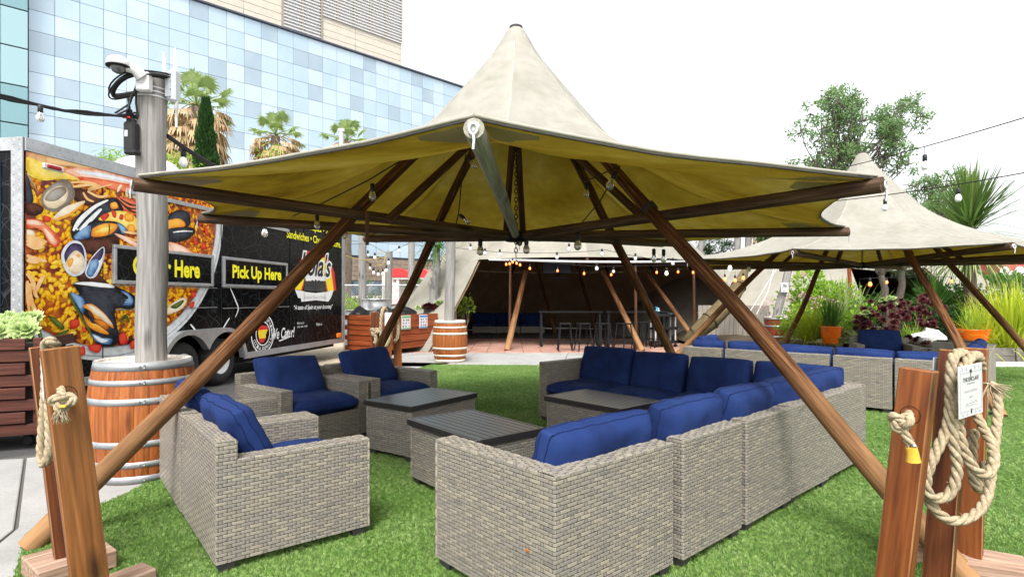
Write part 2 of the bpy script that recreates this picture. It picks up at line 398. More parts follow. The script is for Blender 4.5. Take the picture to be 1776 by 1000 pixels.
# nothing behind the camera or outside its fan
ax = N.new('ShaderNodeMath'); ax.operation = 'ABSOLUTE'; L.new(sx.outputs['X'], ax.inputs[0])
lim = N.new('ShaderNodeMath'); lim.operation = 'MULTIPLY_ADD'; lim.inputs[1].default_value = 1.05; lim.inputs[2].default_value = .8; L.new(sx.outputs['Y'], lim.inputs[0])
cmp_ = N.new('ShaderNodeMath'); cmp_.operation = 'LESS_THAN'; L.new(ax.outputs[0], cmp_.inputs[0]); L.new(lim.outputs[0], cmp_.inputs[1])
mu = N.new('ShaderNodeMath'); mu.operation = 'MULTIPLY'; L.new(mr.outputs[0], mu.inputs[0]); L.new(cmp_.outputs[0], mu.inputs[1])
L.new(mu.outputs[0], ds.inputs['Density'])
jn = N.new('GeometryNodeJoinGeometry')
for k in range(6):
    co = N.new('GeometryNodeMeshCone'); co.fill_type = 'NONE'; co.inputs['Vertices'].default_value = 3
    co.inputs['Radius Bottom'].default_value = .0018; co.inputs['Radius Top'].default_value = .0006; co.inputs['Depth'].default_value = RND.uniform(.008, .017)
    tr = N.new('GeometryNodeTransform'); a = RND.uniform(0, 6.28); tl = RND.uniform(.15, .95)
    tr.inputs['Rotation'].default_value = (tl * math.cos(a), tl * math.sin(a), a)
    tr.inputs['Translation'].default_value = (RND.uniform(-.011, .011), RND.uniform(-.011, .011), 0)
    L.new(co.outputs['Mesh'], tr.inputs['Geometry']); L.new(tr.outputs[0], jn.inputs[0])
sm = N.new('GeometryNodeSetMaterial'); sm.inputs['Material'].default_value = M_blade; L.new(jn.outputs[0], sm.inputs['Geometry'])
ip = N.new('GeometryNodeInstanceOnPoints'); L.new(ds.outputs['Points'], ip.inputs['Points']); L.new(sm.outputs[0], ip.inputs['Instance'])
rv = N.new('FunctionNodeRandomValue'); rv.data_type = 'FLOAT_VECTOR'; rv.inputs['Min'].default_value = (-.15, -.15, 0); rv.inputs['Max'].default_value = (.15, .15, 6.28)
L.new(rv.outputs[0], ip.inputs['Rotation'])
rs = N.new('FunctionNodeRandomValue'); rs.data_type = 'FLOAT'; rs.inputs[2].default_value = .75; rs.inputs[3].default_value = 1.3
L.new(rs.outputs[1], ip.inputs['Scale'])
L.new(ip.outputs[0], go.inputs[0])
gmod = grass.modifiers.new('grass', 'NODES'); gmod.node_group = ng

# ------------------------------------------------------------------ glass office building
FB = frame(V((-35, 41.7, 0)), V((.72, .694, 0)))
bld = thing('glass_office_building', 'large office building with checkered pale blue glass panels behind the palms', 'building', FB)
M_gA = mat('pale blue glass', [(.40, .50, .57), (.46, .55, .615)], scale=.5, stretch=(1, 1, .5), bump=.03, bscale=.6, bdist=.2, rough=.1, metal=.35, spec=.5)
M_gB = mat('sky blue glass', [(.345, .45, .53), (.40, .50, .575)], scale=.5, stretch=(1, 1, .5), bump=.03, bscale=.6, bdist=.2, rough=.1, metal=.35, spec=.5)
M_gC = mat('grey blue glass', [(.285, .365, .425), (.34, .42, .475)], scale=.5, stretch=(1, 1, .5), bump=.03, bscale=.6, bdist=.2, rough=.14, metal=.35, spec=.5)
M_gD = mat('teal glass', [(.18, .31, .33)], rough=.06, metal=.55, spec=.6)
M_gE = mat('teal grey glass', [(.28, .42, .44)], rough=.08, metal=.5, spec=.6)
M_mull = mat('dark mullion', [(.06, .07, .10)], rough=.5)
M_stone = mat('beige cladding', [(.47, .43, .355), (.54, .50, .42)], scale=2, rough=.8)
M_brown = mat('brown stone base', [(.15, .11, .08), (.23, .18, .14)], scale=1.5, rough=.85)
w = MB(); w.box((18, 6.2, 16.3), (60, 12, 21.2)); w.box((18, 6.2, 2.9), (60, 12, 5.8), mi=1)
w.box((18, .1, 26.98), (60, .5, .14))
obj('wall', w, [M_mull, M_brown], bld, FB)
pan = []
for mm in (M_gA, M_gB, M_gC):
    q = MB(); q.box((0, 0, 0), (1.478, .1, 1.478), bev=.008); pan.append(q.mesh('glass_panel', [mm]))
def seen(P):
    if P.y < 1: return None
    return 888 + 1000 * P.x / P.y, 517 - 1000 * (P.z - CAMZ) / P.y
rest = {0: MB(), 1: MB(), 2: MB()}
cnt = 0
rows = [26.15 - 1.5 * r for r in range(14)]
for c in range(33):
    for r, z in enumerate(rows):
        x = .78 + c * 1.5
        if c >= 32: continue
        px, py = seen(FB @ V((x, 0, z)))
        if py < -30 or px < 20: continue
        rr = RND.random(); k = 2 if rr < .22 else (1 if rr < .60 else 0)
        hidden = (px > 800) or (py > 300 and px < 560)
        if z > 8 and not hidden and cnt < 298:
            obj('glass_panel', pan[k], None, bld, FB @ T(x, .12, z)); cnt += 1
        else:
            rest[k].box((x, .12, z), (1.455, .1, 1.455))
rm = MB()
for k in rest: rm.add(rest[k].v, rest[k].f, mi=k)
o = obj('glass_wall', rm, [M_gA, M_gB, M_gC], bld, FB); o['kind'] = 'stuff'
# street level: brown stone courses, dark shop windows, blue window strip
bs = MB()
for r in range(5):
    for c in range(16):
        x = 22 + c * 1.2 + (r % 2) * .6
        bs.box((x, .14, 3.55 + r * .46), (1.17, .12, .43), bev=.012, t=RND.random())
o = obj('stone_course', bs, [M_brown], bld, FB); o['kind'] = 'stuff'
M_shop = mat('shop window glass', [(.02, .03, .05), (.10, .13, .18), (.25, .28, .33)], scale=1.2, rough=.08, spec=.6, stretch=(1, 1, .4))
for c in range(9):
    q = MB(); q.box((0, 0, 0), (1.9, .06, 1.5), bev=.01)
    obj('shop_window', q, [M_shop], bld, FB @ T(22.5 + c * 2.05, .16, 2.5))
q = MB(); q.box((0, 0, 0), (20, .3, .3)); obj('ledge', q, [M_stone], bld, FB @ T(31, .02, 1.55))
# protruding glass wing at the left
for r in range(8):
    for c in range(4):
        q = MB(); q.box((0, 0, 0), (1.46, .1, 2.62), bev=.015)
        obj('wing_pane', q, [M_gD if (r * 3 + c) % 4 in (1, 2) else M_gE], bld, FB @ T(-.80 - c * 1.52, -.75, 7.0 + r * 2.7))
q = MB(); q.box((-5.68, .2, 14.5), (11.2, 1.7, 25)); obj('wing_wall', q, [M_mull], bld, FB)
# beige tower above
tw = thing('beige_tower_block', 'beige clad tower with horizontal louvres rising above the glass building', 'building', FB @ T(0, 6, 27))
FT_ = FB @ T(0, 4.0, 0)
q = MB(); q.box((7.15, 6, 38), (54.3, 11.8, 28)); obj('wall', q, [M_stone], tw, FT_)
for r in range(6):
    for c in range(8):
        q = MB(); q.box((0, 0, 0), (5.96, .12, .72), bev=.012)
        obj('cladding_panel', q, [M_stone], tw, FT_ @ T(31.3 - c * 6, .06, 27.6 + r * .75))
lv = MB()
for a, b_, z0, z1 in ((20.2, 24.1, 27.4, 45), (24.4, 34.2, 31.6, 45), (10, 20.0, 35.5, 45)):
    z = z0
    while z < z1:
        lv.box(((a + b_) / 2, -.06, z), (b_ - a, .22, .11)); z += .34
o = obj('louvre_slat', lv, [mat('pale louvre', [(.55, .545, .53)], rough=.6)], tw, FT_); o['kind'] = 'stuff'
for x in (20.1, 22.2, 24.25, 26.1, 28.1, 30.1, 32.1, 34.2):
    q = MB(); q.box((0, 0, 0), (.2, .2, 13.4 if x > 24.3 else 17.6)); obj('louvre_post', q, [bpy.data.materials.get('tan post') or mat('tan post', [(.27, .235, .19)])], tw, FT_ @ T(x, -.03, 38.4 if x > 24.3 else 36.2))
q = MB(); q.box((29.3, -.02, 38.3), (9.8, .03, 13.4)); q.box((22.15, -.02, 36), (3.9, .03, 17.4)); obj('louvre_backing', q, [mat('louvre shade', [(.43, .425, .42)])], tw, FT_)

# ------------------------------------------------------------------ food trailer
FT = frame(V((-5.45, 6.44, 0)), V((1.25, 7.96, 0)))
TL, TZ0, TZ1 = 8.06, .40, 3.25
trl = thing('food_trailer', 'black food trailer wrapped with a big printed seafood paella', 'food trailer', FT)
FTi = FT.inverted()
def tp(px, py):
    o = V((0, 0, CAMZ)); d = V(((px - 888) / 1000., 1, (517 - py) / 1000.))
    a = FTi @ o; b_ = FTi.to_3x3() @ d
    k = -a.y / b_.y; p = a + b_ * k
    return p.x, p.z
def wrapmat():
    m = bpy.data.materials.new('black star wrap'); m.use_nodes = True; n = m.node_tree.nodes; l = m.node_tree.links
    b = n['Principled BSDF']; b.inputs['Roughness'].default_value = .2; b.inputs['Specular IOR Level'].default_value = .10
    tc = n.new('ShaderNodeTexCoord'); vo = n.new('ShaderNodeTexVoronoi'); vo.feature = 'DISTANCE_TO_EDGE'; vo.inputs['Scale'].default_value = 3.6
    v2 = n.new('ShaderNodeTexVoronoi'); v2.feature = 'DISTANCE_TO_EDGE'; v2.inputs['Scale'].default_value = 5.1
    mn = n.new('ShaderNodeMath'); mn.operation = 'MINIMUM'
    l.new(tc.outputs['Object'], vo.inputs['Vector']); l.new(tc.outputs['Object'], v2.inputs['Vector']); l.new(vo.outputs[0], mn.inputs[0]); l.new(v2.outputs[0], mn.inputs[1])
    cr = n.new('ShaderNodeValToRGB'); e = cr.color_ramp.elements; e[0].position = .0; e[0].color = (.03, .034, .037, 1); e[1].position = .018; e[1].color = (.0035, .0038, .0042, 1)
    l.new(mn.outputs[0], cr.inputs[0]); l.new(cr.outputs[0], b.inputs['Base Color'])
    return m
M_wrap = wrapmat()
q = MB(); q.box((.965, 1.2, 1.825), (1.93, 2.4, 2.85)); q.box((5.99, 1.2, 1.825), (4.14, 2.4, 2.85)); q.box((2.925, 1.2, 2.11), (1.99, 2.4, 2.28)); q.box((2.925, 1.45, .7), (1.99, 1.9, .6)); obj('trailer_body', q, [M_wrap], trl, FT)
q = MB(); q.box((TL / 2, 1.2, .33), (TL - .3, 2.0, .13)); obj('chassis', q, [M_dkmetal], trl, FT)
M_alu = mat('diamond plate', [(.33, .34, .35), (.46, .47, .48)], scale=6, rough=.33, metal=.6)
def plate(m, u0, v0, u1, v1, yy, horiz=True, step=.055):
    "tread plate in the side plane with raised lozenges"
    m.box(((u0 + u1) / 2, yy, (v0 + v1) / 2), (u1 - u0, .02, v1 - v0), bev=.003)
    nu = int((u1 - u0) / step); nv = int((v1 - v0) / step); k = 0
    for i in range(nu):
        for j in range(nv):
            x = u0 + (i + .5) * (u1 - u0) / nu; z = v0 + (j + .5) * (v1 - v0) / nv
            s = 1 if (i + j) % 2 else -1; a, b_ = .02, .007
            y0 = yy - .0102
            vs = [(x - a * .7, y0, z - s * a * .7), (x + b_ * .7, y0, z - s * b_ * .7), (x + a * .7, y0, z + s * a * .7), (x - b_ * .7, y0, z + s * b_ * .7), (x, y0 - .004, z)]
            m.add(vs, [(0, 1, 4), (1, 2, 4), (2, 3, 4), (3, 0, 4)])
q = MB(); plate(q, 0, 3.10, TL, 3.25, -.012); obj('roof_edge_plate', q, [M_alu], trl, FT)
for a, b_ in ((0, 1.95), (3.98, TL)): q = MB(); plate(q, a, .36, b_, .47, -.012); obj('bottom_edge_plate', q, [M_alu], trl, FT)
q = MB(); plate(q, 7.93, .47, TL, 3.10, -.012); obj('corner_plate', q, [M_alu], trl, FT)
FE = FT @ RZ(-math.pi / 2) @ T(-2.4, 0, 0)   # end face, local x 0..2.4 with 2.4 at the corner
q = MB(); plate(q, 2.25, .4, 2.40, 3.25, -.012); plate(q, 0, 3.10, 2.25, 3.25, -.012); obj('corner_plate', q, [M_alu], trl, FE)
q = MB(); q.box((1.05, -.006, 1.75), (2.1, .012, 2.5)); obj('end_panel', q, [mat('dark blue wrap', [(.010, .014, .03), (.016, .03, .05), (.012, .07, .06)], scale=.7, rough=.25)], trl, FE)

# seafood print ------------------------------------------------------------------------------
def ricemat():
    m = bpy.data.materials.new('printed rice'); m.use_nodes = True; n = m.node_tree.nodes; l = m.node_tree.links
    b = n['Principled BSDF']; b.inputs['Roughness'].default_value = .25; b.inputs['Specular IOR Level'].default_value = .4
    tc = n.new('ShaderNodeTexCoord'); mp = n.new('ShaderNodeMapping'); mp.inputs['Rotation'].default_value = (0, .5, 0); mp.inputs['Scale'].default_value = (7, 7, 12)
    l.new(tc.outputs['Object'], mp.inputs['Vector'])
    dn = n.new('ShaderNodeTexNoise'); dn.inputs['Scale'].default_value = .35; dn.inputs['Detail'].default_value = 2
    l.new(mp.outputs[0], dn.inputs['Vector'])
    ad = n.new('ShaderNodeVectorMath'); ad.operation = 'MULTIPLY_ADD'; ad.inputs[1].default_value = (4, 4, 4)
    l.new(dn.outputs['Color'], ad.inputs[0]); l.new(mp.outputs[0], ad.inputs[2])
    vo = n.new('ShaderNodeTexVoronoi'); vo.inputs['Scale'].default_value = 1.0; vo.inputs['Randomness'].default_value = .9
    l.new(ad.outputs[0], vo.inputs['Vector'])
    no = n.new('ShaderNodeTexNoise'); no.inputs['Scale'].default_value = 1.7; no.inputs['Detail'].default_value = 3; l.new(tc.outputs['Object'], no.inputs['Vector'])
    sp = n.new('ShaderNodeSeparateColor'); l.new(vo.outputs['Color'], sp.inputs[0])
    s1 = n.new('ShaderNodeMath'); s1.operation = 'MULTIPLY_ADD'; s1.inputs[1].default_value = 1.5; l.new(no.outputs['Fac'], s1.inputs[0])
    s2 = n.new('ShaderNodeMath'); s2.operation = 'MULTIPLY'; s2.inputs[1].default_value = .55; l.new(sp.outputs[0], s2.inputs[0])
    s3 = n.new('ShaderNodeMath'); s3.operation = 'SUBTRACT'; s3.inputs[1].default_value = .52; l.new(s2.outputs[0], s3.inputs[0]); l.new(s3.outputs[0], s1.inputs[2])
    cr = n.new('ShaderNodeValToRGB'); e = cr.color_ramp.elements
    stops = [(0, (.05, .006, .003)), (.25, (.16, .012, .004)), (.42, (.38, .05, .006)), (.55, (.55, .13, .006)), (.70, (.62, .22, .01)), (.85, (.5, .08, .008)), (1, (.45, .03, .01))]
    while len(e) < len(stops): e.new(.5)
    for i, (p, c) in enumerate(stops): e[i].position = p; e[i].color = c + (1,)
    l.new(s1.outputs[0], cr.inputs[0])
    dr = n.new('ShaderNodeMapRange'); dr.inputs['From Min'].default_value = .25; dr.inputs['From Max'].default_value = .75; dr.inputs['To Min'].default_value = 1.05; dr.inputs['To Max'].default_value = .58
    l.new(vo.outputs['Distance'], dr.inputs['Value'])
    vm = n.new('ShaderNodeVectorMath'); vm.operation = 'SCALE'; l.new(cr.outputs[0], vm.inputs[0]); l.new(dr.outputs[0], vm.inputs['Scale'])
    l.new(vm.outputs[0], b.inputs['Base Color'])
    return m
PR = {}
def pm_(k, c, c2=None, sc=6.0):
    c2 = c2 or tuple(min(.95, x * 1.5 + .01) for x in c)
    PR[k] = mat('print ' + k, [tuple(x * .5 for x in c), c, c2, tuple(min(.95, x * 1.15 + .02) for x in c2)], scale=sc * 1.6, rough=.25, spec=.15, detail=6, rnd=False, use='both')
pm_('rim', (.48, .50, .51), (.68, .70, .71)); pm_('rimdark', (.22, .23, .24))
pm_('shell', (.010, .010, .014), (.035, .04, .055)); pm_('blue', (.05, .13, .32), (.25, .42, .62)); pm_('white', (.75, .74, .72)); pm_('orange', (.80, .24, .015), (.90, .45, .06))
pm_('dorange', (.45, .10, .01), (.75, .25, .03)); pm_('red', (.52, .02, .015), (.68, .06, .03)); pm_('cream', (.74, .58, .36), (.85, .75, .58)); pm_('clam', (.22, .17, .13), (.38, .34, .30), 3)
pm_('prawn', (.80, .30, .16), (.88, .62, .48)); pm_('prawnred', (.66, .08, .03), (.80, .22, .10)); pm_('dark', (.03, .012, .008), (.10, .03, .015)); pm_('green', (.03, .06, .012), (.12, .16, .03))
pm_('purple', (.03, .02, .06), (.08, .06, .14)); pm_('pale', (.70, .74, .82), (.82, .84, .88)); pm_('yellow', (.86, .60, .06), (.92, .72, .2)); pm_('strand', (.84, .42, .12), (.9, .6, .3)); pm_('blur', (.55, .20, .10), (.78, .5, .22), 2)
PN = list(PR); PMATS = [PR[k] for k in PN]
CX, CZ, CR = 1.2245, 2.826, 2.187
pr = MB()
def clipc(x, z):
    return max(.012, min(TL, x)), max(.472, min(3.098, z))
def disc(r0, r1, yy, mi):
    n = 96
    for i in range(n):
        a, b_ = 2 * math.pi * i / n, 2 * math.pi * (i + 1) / n
        ps = [(CX + r * math.cos(t), CZ + r * math.sin(t)) for r, t in ((r1, a), (r1, b_), (r0, b_), (r0, a))]
        if all(z > 3.098 for _, z in ps) or all(x < .012 for x, _ in ps): continue
        ps = [clipc(*p) for p in ps]
        pr.add([(x, yy, z) for x, z in ps], [(0, 1, 2, 3)], mi)
def smooth_closed(p, k=5):
    out = []; n = len(p)
    for i in range(n):
        p0, p1, p2, p3 = p[i - 1], p[i], p[(i + 1) % n], p[(i + 2) % n]
        for j in range(k):
            t = j / k
            out.append(tuple(.5 * (2 * p1[c] + (p2[c] - p0[c]) * t + (2 * p0[c] - 5 * p1[c] + 4 * p2[c] - p3[c]) * t * t + (3 * p1[c] - p0[c] - 3 * p2[c] + p3[c]) * t ** 3) for c in (0, 1)))
    return out
LY = [0]
def blob(pts, key, crop, sharp=False):
    x0, y0, k = crop
    q = [(x0 + a * k, y0 + b_ * k) for a, b_ in pts]
    if not sharp: q = smooth_closed(q)
    LY[0] += 1; q = [tp(*p) for p in q]; mx_, mz_ = sum(p[0] for p in q) / len(q), sum(p[1] for p in q) / len(q); ext = max(abs(p[1] - mz_) for p in q)
    for lv, (sc_, t_) in enumerate(((1, .12), (.86, .38), (.68, .6), (.46, .85))):
        yy = -.0135 - .00010 * LY[0] - .00002 * lv; ox, oz = -ext * .10 * (1 - sc_), ext * .30 * (1 - sc_)
        pr.add([(x, yy, z) for x, z in (clipc(mx_ + (p[0] - mx_) * sc_ + ox, mz_ + (p[1] - mz_) * sc_ + oz) for p in q)], [tuple(range(len(q)))], PN.index(key), t_)
def stroke(pts, wd_, key, crop):
    x0, y0, k = crop
    q = [tp(x0 + a * k, y0 + b_ * k) for a, b_ in pts]
    LY[0] += 1; yy = -.0135 - .00010 * LY[0]
    fine = []
    for i in range(len(q) - 1):
        p0 = q[max(i - 1, 0)]; p1 = q[i]; p2 = q[i + 1]; p3 = q[min(i + 2, len(q) - 1)]
        for j in range(6):
            t = j / 6
            fine.append(V([.5 * (2 * p1[c] + (p2[c] - p0[c]) * t + (2 * p0[c] - 5 * p1[c] + 4 * p2[c] - p3[c]) * t * t + (3 * p1[c] - p0[c] - 3 * p2[c] + p3[c]) * t ** 3) for c in (0, 1)]))
    fine.append(V(q[-1]))
    rows = []
    for i, p in enumerate(fine):
        d = (fine[min(i + 1, len(fine) - 1)] - fine[max(i - 1, 0)]); d.normalize(); n = V((-d.y, d.x))
        tt = i / (len(fine) - 1); ww = wd_ * (.35 + .65 * math.sin(math.pi * min(1, tt * .9 + .1)))
        a, b_ = p + n * ww / 2, p - n * ww / 2
        rows.append([(a[0], yy, a[1]), (b_[0], yy, b_[1])])
    pr.grid(rows, PN.index(key), sm=False)
C5 = (30, 250, .19); C6 = (30, 430, .21); C7 = (180, 330, .31)
blob([(70, 70), (500, 150), (900, 250), (700, 250), (480, 210), (250, 190), (70, 170)], 'blur', C5)
blob([(70, 120), (250, 180), (520, 260), (760, 300), (600, 330), (380, 320), (220, 330), (70, 260)], 'yellow', C5)
blob([(380, 230), (560, 215), (750, 235), (900, 275), (1090, 330), (1090, 400), (900, 370), (760, 370), (600, 335), (450, 270)], 'prawn', C5)
blob([(520, 250), (700, 255), (880, 290), (1085, 345), (1085, 365), (860, 320), (700, 290)], 'pale', C5)
blob([(540, 300), (700, 310), (900, 345), (1090, 395), (1090, 490), (1000, 440), (900, 430), (780, 390), (640, 370)], 'prawnred', C5)
for p in (((900, 420), (930, 370), (950, 380), (910, 440)), ((980, 470), (985, 405), (1010, 410), (1005, 480)), ((1040, 480), (1060, 430), (1085, 440), (1080, 500))): blob(p, 'cream', C5)
blob([(490, 400), (640, 420), (760, 480), (800, 520), (700, 560), (560, 540), (500, 480)], 'dark', C5)
blob([(70, 250), (100, 330), (130, 450), (135, 520), (100, 590), (70, 600)], 'shell', C5)
stroke([(75, 260), (130, 360), (185, 450)], .02, 'clam', C5)
blob([(205, 520), (225, 440), (300, 370), (400, 322), (470, 345), (512, 420), (505, 500), (440, 565), (340, 615), (250, 590)], 'clam', C5)
blob([(230, 520), (250, 450), (320, 400), (400, 380), (450, 430), (430, 520), (350, 580), (270, 575)], 'cream', C5)
blob([(245, 510), (270, 450), (330, 405), (410, 390), (440, 430), (400, 480), (330, 520)], 'clam', C5)
blob([(70, 545), (160, 540), (230, 590), (190, 640), (90, 640)], 'dark', C5)
blob([(315, 690), (340, 640), (430, 570), (540, 530), (610, 520), (560, 580), (470, 640), (380, 690)], 'cream', C5)
stroke([(320, 690), (450, 650), (600, 540)], .03, 'orange', C5)
blob([(480, 700), (560, 640), (600, 600), (560, 700), (500, 760)], 'dark', C5)
for s in (((480, 350), (600, 345), (720, 375), (640, 420), (860, 365)), ((500, 390), (640, 370), (750, 380)), ((630, 430), (740, 480), (820, 465)), ((590, 440), (630, 500), (690, 525)), ((880, 470), (960, 560), (1085, 600)), ((900, 480), (1000, 560), (1085, 570)), ((930, 480), (1020, 530), (1085, 540)), ((960, 510), (1030, 580), (1085, 625))): stroke(s, .035, 'strand', C5)
blob([(880, 480), (1085, 520), (1085, 640), (980, 620), (900, 540)], 'prawnred', C5)
for s in (((890, 490), (1000, 580), (1085, 590)), ((930, 500), (1020, 550), (1085, 560)), ((960, 560), (1030, 610), (1085, 625))): stroke(s, .03, 'dark', C5)
blob([(830, 490), (900, 500), (960, 600), (900, 640), (720, 700), (650, 760), (560, 830), (500, 870), (480, 780), (530, 670), (640, 580), (740, 520)], 'shell', C5)
for s in (((500, 790), (560, 690), (700, 570), (820, 510)), ((530, 780), (620, 680), (740, 580)), ((560, 790), (660, 690), (760, 590))): stroke(s, .05, 'white', C5)
stroke([(540, 770), (640, 660), (760, 560)], .035, 'shell', C5)
blob([(730, 690), (790, 640), (880, 610), (1000, 620), (1085, 690), (1085, 780), (960, 760), (860, 710)], 'yellow', C5)
for p in (((840, 540), (890, 530), (910, 580), (850, 590)), ((970, 640), (1040, 630), (1050, 700), (980, 700)), ((1000, 740), (1060, 740), (1060, 800), (1000, 790))): blob(p, 'orange', C5)
for p in (((750, 660), (800, 630), (830, 650), (780, 700)), ((850, 600), (890, 620), (890, 670), (860, 660)), ((930, 640), (960, 650), (950, 690), (920, 680))): blob(p, 'red', C5)
blob([(640, 720), (760, 700), (900, 710), (985, 770), (960, 830), (850, 845), (700, 850), (600, 870)], 'shell', C5)
blob([(515, 870), (510, 830), (640, 740), (660, 780), (640, 850), (560, 870)], 'blue', C5)
blob([(900, 715), (985, 770), (960, 820), (930, 790)], 'blue', C5)
blob([(665, 805), (690, 760), (790, 722), (900, 732), (880, 790), (800, 835), (680, 845)], 'orange', C5)
blob([(700, 800), (780, 760), (860, 760), (800, 800)], 'yellow', C5)
stroke([(825, 725), (830, 780), (820, 830)], .018, 'dark', C5)
blob([(520, 880), (700, 860), (900, 850), (900, 960), (800, 1000), (640, 990), (560, 930)], 'dark', C5)
blob([(70, 690), (200, 690), (260, 740), (380, 860), (350, 940), (280, 910), (220, 800), (130, 760), (70, 770)], 'prawnred', C5)
blob([(70, 690), (190, 700), (240, 745), (150, 745), (70, 730)], 'prawn', C5)
blob([(220, 760), (270, 790), (350, 880), (330, 920), (280, 890)], 'prawn', C5)
blob([(230, 650), (290, 670), (280, 710), (230, 700)], 'red', C5)
blob([(70, 780), (130, 790), (150, 830), (90, 850), (70, 840)], 'cream', C5)
for s in (((70, 850), (150, 890), (260, 890)), ((70, 880), (160, 920), (240, 905)), ((70, 910), (150, 945), (230, 935)), ((80, 830), (180, 870), (240, 880))): stroke(s, .045, 'strand', C5)
blob([(875, 815), (960, 835), (1085, 905), (1085, 945), (940, 865)], 'prawn', C5)
for s in (((960, 800), (1040, 810), (1085, 815)), ((980, 850), (1040, 870), (1085, 880))): stroke(s, .035, 'strand', C5)
# lower half
blob([(500, 60), (700, 250), (730, 300), (500, 280)], 'dark', C6)
blob([(350, 80), (370, 0), (440, -60), (520, -40), (560, 60), (555, 160), (520, 215), (450, 232), (390, 190)], 'pale', C6)
blob([(375, 70), (400, 0), (450, -40), (520, -20), (545, 70), (535, 160), (470, 215), (410, 170)], 'purple', C6)
blob([(385, 150), (420, 60), (480, 20), (540, 80), (535, 170), (460, 215)], 'cream', C6)
for p in (((400, 110), (440, 80), (450, 110), (420, 160)), ((470, 60), (500, 50), (500, 80))): blob(p, 'orange', C6)
blob([(550, 180), (600, 80), (690, -10), (712, 30), (690, 130), (640, 230), (590, 250), (555, 225)], 'pale', C6)
blob([(570, 150), (610, 80), (690, 0), (700, 40), (670, 100), (610, 100)], 'purple', C6)
blob([(560, 200), (600, 110), (650, 90), (660, 140), (620, 220), (585, 238)], 'blue', C6)
blob([(450, 290), (560, 275), (720, 290), (880, 350), (960, 400), (975, 470), (920, 505), (800, 500), (812, 640), (830, 720), (800, 800), (720, 812), (640, 775), (560, 650), (480, 510), (430, 430), (415, 370), (500, 380)], 'shell', C6)
blob([(455, 292), (560, 278), (740, 295), (790, 325), (700, 325), (560, 308)], 'white', C6)
blob([(840, 350), (900, 370), (945, 420), (930, 470), (860, 470), (920, 440), (900, 390)], 'blue', C6)
blob([(425, 370), (500, 390), (545, 440), (530, 540), (480, 470)], 'blue', C6)
stroke([(418, 375), (450, 450), (560, 640), (640, 770)], .03, 'green', C6)
blob([(595, 700), (700, 750), (775, 750), (745, 795), (650, 775)], 'blue', C6)
blob([(610, 715), (690, 757), (740, 760), (680, 780)], 'pale', C6)
blob([(530, 480), (600, 460), (700, 530), (770, 620), (782, 662), (740, 640), (640, 590), (590, 520)], 'orange', C6)
blob([(560, 470), (640, 490), (740, 580), (770, 640), (660, 570)], 'cream', C6)
blob([(527, 540), (580, 620), (680, 650), (745, 710), (660, 695), (570, 640)], 'orange', C6)
blob([(560, 510), (600, 530), (620, 570), (590, 590)], 'dark', C6)
blob([(620, 600), (680, 590), (740, 640), (720, 670)], 'dorange', C6)
blob([(240, 560), (290, 570), (372, 640), (360, 672), (290, 620)], 'green', C6)
stroke([(290, 740), (350, 710), (415, 675)], .05, 'green', C6)
for p in (((420, 600), (490, 588), (500, 640), (440, 668)), ((580, 800), (680, 800), (660, 862), (590, 842)), ((140, 500), (200, 510), (215, 570), (150, 590)), ((490, 830), (540, 810), (545, 880), (480, 880)), ((830, 720), (880, 700), (900, 780), (840, 790)), ((920, 780), (965, 760), (965, 820), (930, 830)), ((520, 640), (560, 680), (530, 700))): blob(p, 'red', C6)
for s in (((62, 210), (110, 270), (135, 380), (160, 412)), ((70, 270), (75, 400), (85, 530)), ((90, 290), (100, 430), (150, 560), (180, 690)), ((205, 225), (165, 300), (145, 360)), ((62, 100), (130, 110), (200, 95)), ((62, 60), (120, 85), (230, 110))): stroke(s, .05, 'strand', C6)
stroke([(840, 620), (880, 560), (915, 612)], .05, 'green', C6)
# right of the post
blob([(350, 150), (420, 110), (470, 130), (475, 190), (440, 215), (350, 290)], 'shell', C7)
blob([(350, 170), (420, 160), (447, 200), (350, 217)], 'orange', C7)
blob([(350, 218), (480, 207), (502, 240), (440, 282), (350, 282)], 'shell', C7)
stroke([(380, 235), (440, 228), (490, 230)], .02, 'white', C7)
blob([(350, 290), (430, 310), (492, 357), (350, 352)], 'prawn', C7)
for p in (((520, 150), (545, 170), (530, 200)), ((560, 200), (580, 240), (560, 250)), ((500, 260), (520, 300), (495, 300)), ((545, 290), (570, 320), (545, 330)), ((490, 560), (510, 590), (480, 600)), ((470, 640), (500, 620), (490, 660))): blob(p, 'red', C7)
blob([(350, 650), (430, 600), (457, 612), (430, 662), (350, 692)], 'cream', C7)
blob([(365, 650), (425, 615), (440, 622), (400, 660)], 'green', C7)
n_print = len(pr.f)
disc(CR - .16, CR, -.0030, PN.index('rim')); disc(CR - .175, CR - .16, -.0031, PN.index('rimdark')); disc(CR - .06, CR - .045, -.0033, PN.index('rimdark'))
obj('seafood_print', pr, PMATS, trl, FT)
rc = MB(); pr2 = pr; pr = rc; disc(0, CR - .17, -.0025, 0); pr = pr2
obj('rice_print', rc, [ricemat()], trl, FT)
gr = MB(); rg = random.Random(12); i_ = 0
